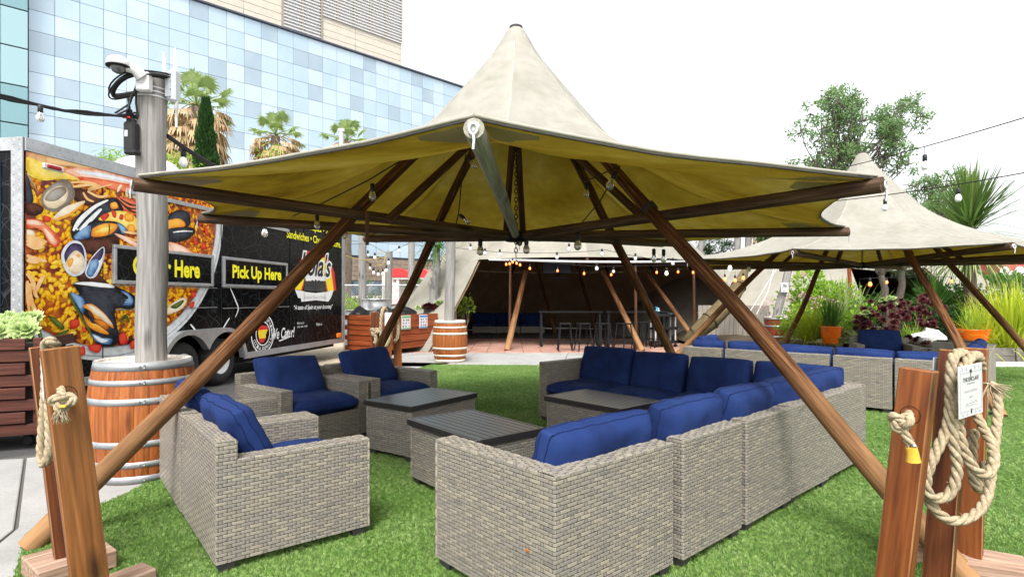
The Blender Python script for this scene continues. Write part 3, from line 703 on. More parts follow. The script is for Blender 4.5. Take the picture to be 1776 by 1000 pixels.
for _ in range(3300):
    a, k = rg.uniform(0, 6.2832), (CR - .24) * math.sqrt(rg.random()); gx, gz = CX + k * math.cos(a), CZ + k * math.sin(a)
    if not (.06 < gx < TL and .5 < gz < 3.05): continue
    hue = noise.noise(V((gx * 1.5, gz * 1.5, 4))) * .8 + rg.gauss(0, .16) + (.30 if gx < 1.15 and gz < 1.9 else -.16)
    L_, W_ = rg.uniform(.042, .062), rg.uniform(.022, .030); an = rg.uniform(0, 3.14) if rg.random() < .5 else .6 + rg.gauss(0, .5); ca, sa = math.cos(an), math.sin(an); i_ += 1
    for f_, oz, dt, dy in ((1.0, 0, -.16, 0), (.68, .006, .12, -.0000015)):
        gr.add([(gx + (L_ * f_ * math.cos(w) * ca - W_ * f_ * math.sin(w) * sa), -.0030 - i_ * 3e-6 + dy, gz + oz + (L_ * f_ * math.cos(w) * sa + W_ * f_ * math.sin(w) * ca)) for w in [q_ * .7854 for q_ in range(8)]], [(0, 1, 2, 3, 4, 5, 6, 7)], 0, min(1, max(0, .5 + hue * .55 + dt)))
o = obj('grain_print', gr, [mat('printed grains', [(.30, .02, .006), (.58, .10, .006), (.80, .32, .006), (.90, .52, .01), (.93, .64, .04), (.95, .76, .18)], use='tint', rough=.25, spec=.15, rnd=False)], trl, FT); o['kind'] = 'stuff'
# writing helper ---------------------------------------------------------------------------------
def lettering(name, body, mt, parent, M, w, h, cx=0, cz=0, yy=0, shear=0.0, fat=0.0, align=0.5, thick=.001):
    c = bpy.data.curves.new(name, 'FONT'); c.body = body; c.size = 1; c.shear = shear; c.offset = fat; c.resolution_u = 3; c.extrude = .0
    t = bpy.data.objects.new(name, c); COL.objects.link(t)
    bpy.context.view_layer.update()
    me = bpy.data.meshes.new_from_object(t.evaluated_get(bpy.context.evaluated_depsgraph_get()))
    bpy.data.objects.remove(t); bpy.data.curves.remove(c)
    xs_ = [v.co.x for v in me.vertices]; ys_ = [v.co.y for v in me.vertices]
    a, b_, c0, c1 = min(xs_), max(xs_), min(ys_), max(ys_)
    sx_ = w / (b_ - a); sy_ = (h / (c1 - c0)) if h else sx_
    for v in me.vertices:
        v.co = V((cx + (v.co.x - (a + b_) / 2) * sx_, yy, cz + (v.co.y - (c0 + c1) / 2) * sy_))
    me.materials.clear(); me.materials.append(mt)
    me.name = name
    return obj(name, me, None, parent, M)
M_ylet = mat('yellow lettering', [(.90, .82, .02)], rough=.4)
M_wlet = mat('white lettering', [(.80, .80, .80)], rough=.4)
M_klet = mat('black lettering', [(.012, .012, .013)], rough=.5)
M_grlet = mat('grey lettering', [(.35, .35, .35)], rough=.5)
for txt, a, b_, t0, t1 in (('Order Here', 1.15, 3.12, 1.47, 2.80), ('Pick Up Here', 3.37, 5.38, 3.62, 5.16)):
    q = MB(); q.box(((a + b_) / 2, -.02, 1.90), (b_ - a - .06, .03, .44))
    sgn = obj('order_board', q, [M_wrap], trl, FT)
    f = MB()
    for cz_ in (1.665, 2.135): f.box(((a + b_) / 2, -.028, cz_), (b_ - a, .05, .05), bev=.006)
    for cx_ in (a + .025, b_ - .025): f.box((cx_, -.028, 1.90), (.05, .05, .418), bev=.006)
    obj('board_frame', f, [M_alu], sgn, FT)
    lettering('board_lettering', txt, M_ylet, sgn, FT, t1 - t0, .27 if txt[0] == 'O' else .30, (t0 + t1) / 2, 1.90 if txt[0] == 'O' else 1.885, -.0365, fat=.035)
q = MB(); plate(q, 1.39, 2.87, 3.26, 2.93, -.035); obj('awning_rail', q, [M_alu], trl, FT)
q = MB(); plate(q, 3.6, 2.80, 5.45, 2.86, -.035); obj('awning_rail', q, [M_alu], trl, FT)
for a, b_, z0, z1 in ((1.05, 3.25, 1.30, 1.62), (3.4, 5.5, 1.28, 1.63)):
    q = MB(); q.box(((a + b_) / 2, -.0085, z0), (b_ - a, .012, .012)); q.box(((a + b_) / 2, -.0085, z1), (b_ - a, .012, .010)); obj('hatch_edge', q, [M_alu], trl, FT)
for x in (1.02, 3.36, 5.55, 6.1, 7.05):
    q = MB(); q.box((x, -.0065, 1.75), (.008, .010, 2.5)); obj('panel_seam', q, [M_dkmetal], trl, FT)
q = MB(); q.box((0, 0, 0), (.26, .03, .07), bev=.012); ml = obj('marker_light', q, [M_white], trl, FT @ T(.33, -.018, 2.98)); 
q = MB(); q.box((0, -.018, 0), (.18, .03, .045), bev=.012); obj('lens', q, [mat('red lens', [(.30, .01, .01)], rough=.15)], ml, FT @ T(.33, -.018, 2.98))
q = MB(); q.box((0, 0, 0), (.2, .05, .11), bev=.015); obj('tail_light', q, [mat('amber lens', [(.75, .2, .02)], rough=.2)], trl, FT @ T(7.72, -.03, .55))
# writing and emblem on the far half
lettering('menu_lettering', 'Sandwiches \u2022 Churros & more.', M_ylet, trl, FT, 2.46, .17, 6.62, 2.77, -.0165, fat=.02)
lettering('menu_lettering', 'Paella \u2022 Tapas \u2022 Soups', M_ylet, trl, FT, 2.1, .17, 6.6, 3.0, -.0165, fat=.02)
em = MB()
def flat(m, pts, yy, mi, px=True):
    q = [tp(*p) if px else p for p in pts]
    m.add([(x, yy, z) for x, z in q], [tuple(range(len(q)))], mi)
E_ = lambda a, b_: (490 + a * .19, 430 + b_ * .19)
flat(em, [E_(*p) for p in ((150, 130), (210, 30), (300, 20), (370, 40), (430, 120), (470, 220), (488, 385), (400, 395), (380, 320), (200, 300), (180, 390), (96, 372))], -.0080, 0)
flat(em, [E_(*p) for p in ((160, 240), (300, 90), (390, 90), (440, 200), (465, 390), (410, 395), (385, 260), (210, 240), (165, 385), (110, 375))], -.0084, 1)
flat(em, [E_(*p) for p in ((200, 250), (300, 180), (385, 250), (395, 395), (195, 388))], -.0088, 2)
flat(em, [E_(*p) for p in ((150, 395), (300, 410), (460, 392), (440, 450), (415, 488), (300, 475), (170, 490))], -.0096, 3)
flat(em, [E_(*p) for p in ((110, 380), (200, 395), (190, 455), (140, 455))], -.0092, 3)
flat(em, [E_(*p) for p in ((400, 400), (462, 385), (440, 450), (400, 450))], -.0092, 3)
flat(em, [E_(*p) for p in ((200, 255), (300, 240), (395, 255), (392, 300), (300, 298), (210, 300))], -.0092, 3)
for k in range(7):
    a = R2(35 + k * 18); c0 = E_(298, 392)
    flat(em, [c0, E_(298 + 105 * math.cos(a) - 8, 392 - 105 * math.sin(a)), E_(298 + 105 * math.cos(a) + 8, 392 - 105 * math.sin(a))], -.0094, 4)
obj('trailer_emblem', em, [mat('emblem red', [(.62, .02, .02)], rough=.35), mat('emblem yellow', [(.85, .68, .03)], rough=.35), mat('emblem charcoal', [(.05, .05, .052)], rough=.35), M_wlet, M_klet], trl, FT)
lx, lz = tp(548, 459)
lettering('emblem_lettering', "Lola's", M_wlet, trl, FT, 1.52, .62, lx, lz, -.0110, shear=.35, fat=.075)
lettering('emblem_lettering', "Lola's", M_klet, trl, FT, 1.42, .53, lx, lz, -.0118, shear=.35, fat=.022)
lx, lz = tp(546, 515)
lettering('ribbon_lettering', 'Authentic flavors of Sevilla', M_grlet, trl, FT, .98, .09, lx, lz, -.0102, shear=.2)
lx, lz = tp(545, 533)
lettering('motto_lettering', '\u201cA taste of Spain at your doorstep\u201d', M_wlet, trl, FT, 1.75, .13, lx, lz, -.0075, shear=.2, fat=.015)
lx, lz = tp(491, 577)
lettering('catering_lettering', 'We Cater!', M_wlet, trl, FT, .86, .22, lx, lz, -.0075, shear=.3, fat=.02)
q = MB(); flat(q, [(483, 590), (501, 583), (502, 584.5), (484, 592)], -.0075, 0); obj('underline', q, [M_wlet], trl, FT)
lx, lz = tp(524, 563); lettering('small_lettering', 'Book us for\nyour next event!', M_wlet, trl, FT, .42, .14, lx, lz, -.0075)
lx, lz = tp(553, 561.5); lettering('small_lettering', 'Follow us', M_wlet, trl, FT, .27, .07, lx, lz, -.0075)
ex, ez = tp(455.5, 578); er = .40
bd = MB()
def ring(m, r0, r1, yy, mi, n=48):
    for i in range(n):
        a, b_ = 2 * math.pi * i / n, 2 * math.pi * (i + 1) / n
        m.add([(ex + r * math.cos(t) * .95, yy, ez + r * math.sin(t) * .95) for r, t in ((r1, a), (r1, b_), (r0, b_), (r0, a))], [(0, 1, 2, 3)], mi)
ring(bd, er - .03, er, -.0075, 0); ring(bd, er - .18, er - .155, -.0075, 0)
mp_ = [(-.16, .13), (-.02, .16), (.16, .13), (.17, .06), (.09, -.03), (.1, -.09), (.02, -.17), (-.1, -.17), (-.13, -.1), (-.16, 0)]
def cutz(z0, z1): return [(ex + x, max(z0, min(z1, ez + z))) for x, z in mp_]
flat(bd, [(ex + x, ez + z) for x, z in mp_], -.0078, 1, False)
flat(bd, [(ex - .15, ez + .07), (ex + .15, ez + .07), (ex + .09, ez - .03), (ex + .09, ez - .09), (ex - .12, ez - .09), (ex - .155, ez)], -.0082, 2, False)
obj('round_badge', bd, [M_wlet, mat('badge red', [(.6, .03, .02)]), mat('badge yellow', [(.85, .62, .03)])], trl, FT)
def arc_text(body, a0, a1, r, up=True):
    n = len(body)
    for i, ch in enumerate(body):
        if ch == ' ': continue
        a = a0 + (a1 - a0) * (i / (n - 1)); rot = (a - math.pi / 2) if up else (a + math.pi / 2)
        Mx = FT @ T(ex + r * math.cos(a) * .95, -.0078, ez + r * math.sin(a) * .95) @ RY(-rot)
        lettering('badge_letter', ch, M_wlet, trl, Mx, .035 if ch in 'I' else .055, .075, 0, 0, 0)
arc_text('IN SPAIN', R2(95), R2(15), er - .092); arc_text('COCINA ESPA\u00d1OLA', R2(205), R2(335), er - .092, False)
# white swoosh lines near the hatch
q = MB()
pr = q
for s in (((345, 490), (372, 515), (373, 560), (352, 600)),):
    fine = []
PN_ = PN; PN = ['w']
stroke([(397, 499), (406, 520), (411, 535), (406, 550)], .03, 'w', (0, 0, 1)); stroke([(396, 551), (390, 560), (384, 570)], .03, 'w', (0, 0, 1)); stroke([(421, 598), (423, 610), (425, 620)], .02, 'w', (0, 0, 1)); stroke([(328, 562), (333, 568), (338, 574)], .03, 'w', (0, 0, 1))
obj('white_pinstripe', q, [M_wlet], trl, FT); PN = PN_
# wheels and fender
M_tyre = mat('tyre rubber', [(.018, .018, .018), (.035, .034, .033)], scale=12, rough=.8, bump=.3, bscale=80)
for x in (2.46, 3.36):
    Mw = FT @ T(x, .10, .385) @ RX(math.pi / 2)
    q = MB(); q.lathe([(.21, .11), (.24, .125), (.33, .12), (.375, .09), (.385, .05), (.385, -.05), (.375, -.09), (.33, -.12), (.21, -.11)], 36)
    for k in range(36):
        a = 2 * math.pi * k / 36
        q.box((0, 0, 0), (.012, .03, .16), M=RZ(a) @ T(.384, 0, 0))
    wh = obj('wheel', q, [M_tyre], trl, Mw)
    q = MB(); q.lathe([(.0, .075), (.05, .08), (.06, .10), (.0, .105)], 20); q.lathe([(.06, .075), (.13, .06), (.185, .08), (.205, .115), (.215, .112), (.215, .02)], 28)
    rim = obj('rim', q, [M_white], wh, Mw)
    q = MB()
    for k in range(6):
        a = k * math.pi / 3
        q.lathe([(0, .0), (.016, 0), (.016, .02), (0, .02)], 8, M=T(.1 * math.cos(a), .1 * math.sin(a), .07))
    obj('lug_nut', q, [M_dkmetal], rim, Mw)
fd = MB(); n = 40; top = []
for i in range(n + 1):
    x = 1.92 + 2.0 * i / n
    zc = .385
    def arch(c): 
        dx = abs(x - c); return zc + math.sqrt(max(0, .50 ** 2 - dx * dx)) if dx < .5 else .40
    inner = max(arch(2.46), arch(3.36)); 
    def arch2(c):
        dx = abs(x - c); return zc + math.sqrt(max(0, .57 ** 2 - dx * dx)) if dx < .57 else .40
    outer = max(arch2(2.46), arch2(3.36)) if not (2.46 < x < 3.36) else .385 + .57
    top.append((x, inner, outer))
for i in range(n):
    (x0, a0, b0), (x1, a1, b1) = top[i], top[i + 1]
    fd.quad((x0, -.12, a0), (x1, -.12, a1), (x1, -.12, b1), (x0, -.12, b0)); fd.quad((x0, -.12, b0), (x1, -.12, b1), (x1, -.004, b1), (x0, -.004, b0)); fd.quad((x0, -.12, a0), (x0, -.004, a0), (x1, -.004, a1), (x1, -.12, a1))
obj('fender', fd, [M_alu], trl, FT)
q = MB()
for i in range(n):
    (x0, a0, b0), (x1, a1, b1) = top[i], top[i + 1]
    q.quad((x0, .001, b0), (x1, .001, b1), (x1, .001, 1.0), (x0, .001, 1.0))
obj('wheel_arch', q, [M_wrap], trl, FT)
# rooftop unit and hitch
q = MB(); q.lathe([(0, .5), (.2, .49), (.4, .40), (.55, .22), (.6, .03), (.6, 0)], 28); obj('roof_vent', q, [M_white], trl, FT @ T(2.85, .95, 3.25))
q = MB(); q.box((8.6, 1.2, .38), (1.3, .1, .1)); q.box((8.4, .7, .38), (1.1, .08, .1), M=None); obj('tow_bar', q, [M_dkmetal], trl, FT)
# ------------------------------------------------------------------ giant hat tents
GPROF = [(.0, 1.0), (.022, 1.0), (.072, .855), (.172, .66), (.29, .435), (.36, .345), (.44, .262), (.55, .175), (.68, .10), (.82, .045), (1.0, 0.0)]
def gprof(u):
    for (a, x), (b_, y) in zip(GPROF, GPROF[1:]):
        if u <= b_: return x + (y - x) * (u - a) / (b_ - a + 1e-9)
    return 0.0
def hat_tent(label, C, tips, legs, hubz, apexz, poletop, simple=False, group='open hat shaped canvas shelters'):
    root = thing('canvas_shelter', label, 'tent', T(C[0], C[1], 0), group)
    C = V((C[0], C[1], 0))
    tips = [V(t) for t in tips]; n = len(tips)
    rnd = random.Random(5)
    NS, NR = 10, 22
    def edge(i, q):
        a, b_ = tips[i], tips[(i + 1) % n]
        p = a.lerp(b_, q); sg_ = .004 if i in (0, n - 1) and not simple else .085; k = 1 - sg_ * 4 * q * (1 - q)
        r = p - C
        return V((C.x + r.x * k, C.y + r.y * k, p.z + .055 - .03 * 4 * q * (1 - q)))
    def surf(i, q, u):
        e = edge(i, q); r = V((e.x - C.x, e.y - C.y)); R_ = r.length; r.normalize()
        rr = .055 + (R_ - .055) * u
        g0 = gprof(min(1, R_ / 3.2)); z = e.z + (apexz - e.z) * (gprof(min(1, rr / 3.2)) - g0 * u * u)
        sag = .05 * math.sin(math.pi * q) * math.sin(math.pi * min(1, u * 1.1)) * (1.2 if u > .3 else .4)
        wr = .012 * noise.noise(V((e.x * 2.1, e.y * 2.1, u * 5))) * min(1, u * 3)
        return V((C.x + r.x * rr, C.y + r.y * rr, z - sag + wr))
    us = [0] + [((j + 1) / NR) ** 1.35 for j in range(NR)]
    for i in range(n):
        q = MB(); q.grid([[surf(i, k / NS, u) for k in range(NS + 1)] for u in us])
        obj('canvas_panel', q, [M_canv], root)
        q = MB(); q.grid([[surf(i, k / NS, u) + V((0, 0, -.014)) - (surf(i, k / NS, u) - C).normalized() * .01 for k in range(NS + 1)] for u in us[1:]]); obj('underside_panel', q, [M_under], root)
        # hem: thick rolled edge with a dark band just under it
        hb = MB(); pts = [surf(i, k / 16, 1.0) for k in range(17)]
        hb.tube(pts, .009, 6, mi=0); hb.tube([p + V((0, 0, -.013)) - (p - C).normalized() * .004 for p in pts], .006, 6, mi=1)
        obj('hem', hb, [M_seam, M_hem], root)
        sm_ = MB(); rows = []
        for u in us[1:]:
            p = surf(i, 0, u); p2 = surf(i, .004 + .006 / max(u, .1) * .6, u); pm1 = surf((i - 1) % n, 1 - .004 - .006 / max(u, .1) * .6, u)
            rows.append([pm1 + V((0, 0, .002)), p + V((0, 0, .008)), p2 + V((0, 0, .002))])
        sm_.grid(rows); obj('seam', sm_, [M_seam], root)
        if not simple:
            # reinforcing patch on the underside at the tip
            pt = MB()
            for sgn, ii, f in ((1, i, lambda k: k), (-1, (i - 1) % n, lambda k: 1 - k)):
                rows = []
                for u in (.86, .90, .95, .992):
                    rows.append([surf(ii, f(.015 + kk * (.05 + .09 * (u - .86) / .14) * rnd.uniform(.8, 1.2)), u) + V((0, 0, -.030)) for kk in (0, .5, 1)])
                pt.grid(rows, sm=False)
            obj('reinforcing_patch', pt, [M_patch], root)
    q = MB(); q.lathe([(0, apexz + .022), (.055, apexz + .02), (.066, apexz + .012), (.066, apexz), (.055, apexz - .02)], 20, M=T(C.x, C.y, 0)); obj('apex_cap', q, [M_hem], root)
    hub = V((C.x, C.y, hubz))
    # spars: round timber from the hub to each tip
    for i, t in enumerate(tips):
        d = (t - hub); d2 = d.normalized(); a = hub + d2 * .10; b_ = t + d2 * .03
        Lg = (b_ - a).length; r1 = .047; r0 = .040
        q = MB(); pts = [(0.006 * math.sin(z * 3 + i), .006 * math.cos(z * 2.3 + i), z * Lg) for z in [k / 10 for k in range(11)]]
        q.tube(pts, [r0 + (r1 - r0) * k / 10 for k in range(11)], 12)
        sp = obj('spar', q, [M_greyw2 if (i == 0 and not simple) else M_spar], root, along(a, b_))
        if not simple or i in (0, 1, 2, 7):
            q = MB(); big = i == 0
            if big: q.lathe([(.0, .004), (.026, .004), (.026, .0), ], 16)
            ring_ = [((.018 if big else .014) * math.cos(w), .024 * math.sin(w) - .01, .012) for w in [k * math.pi / 8 for k in range(17)]]
            q.tube(ring_, .006, 6, cap=False); q.tube([(0, -.03, .012), (.004, -.06, .016), (0, -.10, .012)], .006, 6)
            obj('end_hook', q, [M_white if big else M_steel], sp, along(b_, b_ + d2))
    q = MB(); q.lathe([(0, .06), (.10, .05), (.13, .02), (.13, -.02), (.10, -.05), (0, -.06)], 20, M=T(*hub)); obj('hub_plate', q, [M_dkmetal], root)
    # chain links from the apex to below the hub
    ch = MB(); z = poletop - .25; k = 0
    while z > hubz - (.22 if not simple else .05):
        lk = [(.016 * math.cos(w), .0, .026 * math.sin(w)) for w in [j * math.pi / 4 for j in range(9)]]
        ch.tube([V(p) for p in lk], .005, 5, cap=False, M=T(C.x, C.y, z) @ RZ(0 if k % 2 else math.pi / 2)); z -= .042; k += 1
    o = obj('chain', ch, [M_dkmetal], root)
    top = V((C.x, C.y, poletop))
    for i, b_ in enumerate(legs):
        b_ = V(b_); d = top - b_; off = V((-d.y, d.x, 0)).normalized() * .05
        Lg = d.length; q = MB(); nn = 16
        pts = [(.012 * math.sin(k * .9 + i), .012 * math.cos(k * .7 + i * 2), Lg * k / nn) for k in range(nn + 1)]
        q.tube(pts, [.064 - .026 * k / nn for k in range(nn + 1)], 14)
        lg = obj('leg_pole', q, [M_leg], root, along(b_ + off, top + off))
        # lashing where leg meets the spar level
        lp = b_ + off + d * (hubz + .08) / d.z * 1.0
        q = MB(); dn = d.normalized()
        for k in range(4):
            cpt = dn * (k * .018 - .03); ring_ = []
            e1 = dn.orthogonal().normalized(); e2 = dn.cross(e1)
            for w in range(9): ring_.append(cpt + (e1 * math.cos(w * math.pi / 4) + e2 * math.sin(w * math.pi / 4)) * .058)
            q.tube(ring_, .006, 5, cap=False)
        obj('lashing', q, [M_hem], lg, T(*lp))
    # crown struts
    for az in ((-6, 5, 224, 136) if not simple else (45, 135, 225, 315)):
        a = R2(az); dv = V((math.sin(a), math.cos(a), 0))
        p0 = C + dv * .15 + V((0, 0, poletop - .62)); p1 = C + dv * (1.5 if abs(az) > 20 else 1.1) + V((0, 0, hubz + (.02 if abs(az) > 20 else .1)))
        q = MB(); q.tube([(0, 0, 0), (0.006, 0, (p1 - p0).length / 2), (0, 0, (p1 - p0).length)], .036, 10); obj('crown_strut', q, [M_pole], root, along(p0, p1))
    return root
M_greyw2 = wood('grey olive spar', (.19, .18, .14), (.27, .26, .205), (.33, .32, .26))  # paler, greyer wood for the front spar alone
def legmat():
    m = wood('leg pole', (.022, .008, .003), (.085, .033, .011), (.21, .10, .042), rough=.75, bump=.8, s=1.3)
    m.node_tree.nodes['Principled BSDF'].inputs['Specular IOR Level'].default_value = .15
    n = m.node_tree.nodes; l = m.node_tree.links; b = n['Principled BSDF']
    # weather-bleached tan feet; the darker upper length also paints in canopy shade
    tc = n.new('ShaderNodeTexCoord'); sx_ = n.new('ShaderNodeSeparateXYZ'); l.new(tc.outputs['Object'], sx_.inputs[0])
    no = n.new('ShaderNodeTexNoise'); no.inputs['Scale'].default_value = 3; mp = n.new('ShaderNodeMapping'); mp.inputs['Scale'].default_value = (8, 8, 1.2); l.new(tc.outputs['Object'], mp.inputs[0]); l.new(mp.outputs[0], no.inputs['Vector'])
    ad = n.new('ShaderNodeMath'); ad.operation = 'MULTIPLY_ADD'; ad.inputs[1].default_value = 1.6; l.new(no.outputs[0], ad.inputs[0]); l.new(sx_.outputs['Z'], ad.inputs[2])
    mr = n.new('ShaderNodeMapRange'); mr.inputs['From Min'].default_value = .75; mr.inputs['From Max'].default_value = 2.3; mr.inputs['To Min'].default_value = 1; mr.inputs['To Max'].default_value = 0
    l.new(ad.outputs[0], mr.inputs['Value'])
    mx = n.new('ShaderNodeMix'); mx.data_type = 'RGBA'; src = b.inputs['Base Color'].links[0].from_socket
    l.new(mr.outputs[0], mx.inputs[0]); l.new(src, mx.inputs[6]); mx.inputs[7].default_value = (.30, .165, .075, 1); l.new(mx.outputs[2], b.inputs['Base Color'])
    return m
M_leg = legmat()
C1 = (.04, 5.75)
tips1 = [(-.166, 2.55, 2.195), (-2.38, 3.68, 2.18), (-3.1, 5.77, 2.25), (-2.05, 8.12, 2.28), (.12, 8.95, 2.30), (2.37, 8.01, 2.20), (3.29, 5.7, 2.11), (2.09, 3.30, 2.10)]
tent1 = hat_tent('large canvas shelter with brown log legs over the blue cushioned seats in front', C1, tips1, [(-2.757, 3.30, 0), (2.40, 3.0, 0), (-2.3, 8.35, 0), (2.6, 8.35, 0)], 2.065, 4.14, 3.90)
q = MB(); q.add([(0, 0, 0), (.035, 0, 0), (.03, .0, -.27), (.005, 0, -.27), (0, .004, 0), (.035, .004, 0), (.03, .004, -.27), (.005, .004, -.27)], [(0, 1, 2, 3), (4, 5, 6, 7), (0, 3, 7, 4), (1, 2, 6, 5)])
obj('hanging_strap', q, [M_pole], tent1, T(*dp(633, 366, 4.58)))
C2 = V((6.5, 10.7, 0)); tips2 = []
for k in range(8):
    a = R2(180 + 47 * (1 if k == 1 else 0) + (45 * k if k != 1 else 0)); tips2.append((C2.x + 3.2 * math.sin(a), C2.y + 3.2 * math.cos(a), 2.13))
tent2 = hat_tent('second canvas shelter farther off on the right beside the garden', (C2.x, C2.y), tips2, [(6.0, 7.0, 0), (2.9, 11.3, 0), (9.55, 10.2, 0), (6.65, 14.4, 0)], 2.06, 4.14, 3.90, True)

# ------------------------------------------------------------------ wicker furniture
def weave(m, M, W, H, seed, rh=.0188, cp=.0445, vw=.0225, mi=0, trim=0.0):
    """woven resin strands on a panel: local x along W, z up H, facing -y; every strand crossing is geometry"""
    rn = random.Random(seed)
    nr = max(1, round(H / rh)); rh = H / nr; nc = max(2, round(W / cp)); cp = W / nc
    bx, bz = nc * cp, nr * rh
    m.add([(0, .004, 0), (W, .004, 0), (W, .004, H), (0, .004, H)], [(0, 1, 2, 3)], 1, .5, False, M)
    for i in range(nr):
        z0, z1 = i * rh + rh * .065, (i + 1) * rh - rh * .065; zm = (z0 + z1) / 2
        strip = rn.gauss(.5, .17)
        js = list(range(-1, nc + 1))
        for j in js:
            xc = (j + .5) * cp
            if (j + i) % 2 == 0:
                a, b_ = max(0, xc - cp + vw * .5), min(W, xc + cp - vw * .5)
                if b_ - a < .006: continue
                t = min(1, max(0, strip + rn.gauss(0, .17)))
                dz = rn.uniform(-.0006, .0006); e = min(.01, (b_ - a) * .3)
                st = [(a, .0008), (a + e, -.0022), (b_ - e, -.0022), (b_, .0008)]
                vs = []
                for x, y in st: vs += [(x, y + .0007, z0 + dz), (x, y - .0004, z0 + rh * .10 + dz), (x, y - .0004, z1 - rh * .10 + dz), (x, y + .0007, z1 + dz)]
                fs = []
                for k in range(3):
                    for q_ in range(3): fs.append((k * 4 + q_, (k + 1) * 4 + q_, (k + 1) * 4 + q_ + 1, k * 4 + q_ + 1))
                m.add(vs, fs, mi, t, False, M)
            elif 0 <= j < nc:
                a, b_ = xc - vw * .43, xc + vw * .43
                t = min(1, max(0, .42 + rn.gauss(0, .14)))
                m.add([(a, .0002, z0), (xc, -.0012, z0), (b_, .0002, z0), (a, .0002, z1), (xc, -.0012, z1), (b_, .0002, z1)], [(0, 1, 4, 3), (1, 2, 5, 4)], mi, t, False, M)
# panel frames: front/back/left/right/top of a box (x0..x1, y0..y1, z0..z1)
def pf(side, x0, x1, y0, y1, z0, z1):
    if side == 'f': return T(x0, y0, z0), x1 - x0, z1 - z0
    if side == 'b': return T(x1, y1, z0) @ RZ(math.pi), x1 - x0, z1 - z0
    if side == 'l': return T(x0, y1, z0) @ RZ(-math.pi / 2), y1 - y0, z1 - z0
    if side == 'r': return T(x1, y0, z0) @ RZ(math.pi / 2), y1 - y0, z1 - z0
    if side == 't': return T(x0, y0, z1) @ RX(-math.pi / 2), x1 - x0, y1 - y0
def wbox(m, sides, x0, x1, y0, y1, z0, z1, seed, topalong='x'):
    for k, s in enumerate(sides):
        if s == 't' and topalong == 'y':
            M = T(x1, y0, z1) @ RZ(math.pi / 2) @ RX(-math.pi / 2); weave(m, M, y1 - y0, x1 - x0, seed + k, rh=.019)
        else:
            M, W, H = pf(s, x0, x1, y0, y1, z0, z1); weave(m, M, W, H, seed + k, rh=.0188 if s != 't' else .019)
def binding(m, a, b_, r=.008, seed=0):
    "rolled rim: a strand wrapped round a corner, in short lengths"
    rn = random.Random(seed); a = V(a); b_ = V(b_); n = max(2, round((b_ - a).length / .068))
    for i in range(n):
        p0, p1 = a.lerp(b_, (i + .04) / n), a.lerp(b_, (i + .70) / n); p2 = a.lerp(b_, (i + .74) / n); p3 = a.lerp(b_, (i + .98) / n)
        m.tube([p0, p0.lerp(p1, .15), p0.lerp(p1, .85), p1], [r * .8, r, r, r * .8], 6, cap=False, t=min(1, max(0, rn.gauss(.55, .25))))
        m.tube([p2, p3], r * .85, 6, cap=False, t=min(1, max(0, rn.gauss(.35, .2))))
FZ = .055
def cushion_mesh(w, d, t, seed, puff=.35, n=22):
    """stuffed box cushion, w x d, thickness t, centred; seams sit on the rim"""
    rn = V((seed * 7.1, seed * 3.3, 1.7)); m = MB()
    def P(u, v, s):
        x = u * w / 2; y = v * d / 2
        edge = (1 - abs(u) ** 5) * (1 - abs(v) ** 5)
        cr = 1 - .035 * (abs(u) * abs(v)) ** 3
        h = t * (.17 + .37 * edge ** .5)
        nz = noise.noise(V((x * 4, y * 4, s)) + rn) * .030 * edge + noise.noise(V((x * 13, y * 9, s * 2)) + rn) * .010
        # radiating puckers near the rim
        pk = .013 * noise.noise(V((x * 16, y * 3, 3)) + rn) * (abs(v) ** 3) * (1 - abs(u) ** 8) + .013 * noise.noise(V((x * 3, y * 16, 5)) + rn) * (abs(u) ** 3) * (1 - abs(v) ** 8)
        return V((x * cr, y * cr, s * (h + nz + pk)))
    c = [-1 + 2 * i / n for i in range(n + 1)]
    c = [math.copysign(abs(x) ** .8, x) for x in c]
    for s in (1, -1):
        rows = [[P(u, v, s) for u in c] for v in c]
        if s < 0: rows = [list(reversed(r)) for r in rows]
        m.grid(rows)
    ring_ = [(u, -1) for u in c] + [(1, v) for v in c[1:]] + [(u, 1) for u in reversed(c[:-1])] + [(-1, v) for v in reversed(c[1:-1])]
    k = len(ring_); rows = []
    for lv in (-1, -.4, .4, 1):
        rows_ = []
        for u, v in ring_ + ring_[:1]:
            a = P(u, v, 1); b_ = P(u, v, -1); p = b_.lerp(a, (lv + 1) / 2); bul = 1 + .012 * (1 - lv * lv)
            rows_.append(V((p.x * (1 + .02 * (1 - lv * lv)), p.y * (1 + .02 * (1 - lv * lv)), p.z)))
        rows.append(rows_)
    m.grid(rows)
    pp = MB()
    for s in (1, -1):
        pts = [P(u, v, s) * 1.0 for u, v in ring_]; pp.tube(pts + pts[:1], .0032, 5, cap=False)
    return m.mesh('cushion', [M_navy]), pp.mesh('piping', [M_navyp])
CUSH = {}
def cushion(par, name, w, d, t, M, seed):
    k = (name, round(w, 2), round(d, 2), seed % 3)
    if k not in CUSH: CUSH[k] = cushion_mesh(w, d, t, seed)
    a, b_ = CUSH[k]
    c = obj(name, a, None, par, M); obj('piping', b_, None, c, M)
    return c
WV = {}
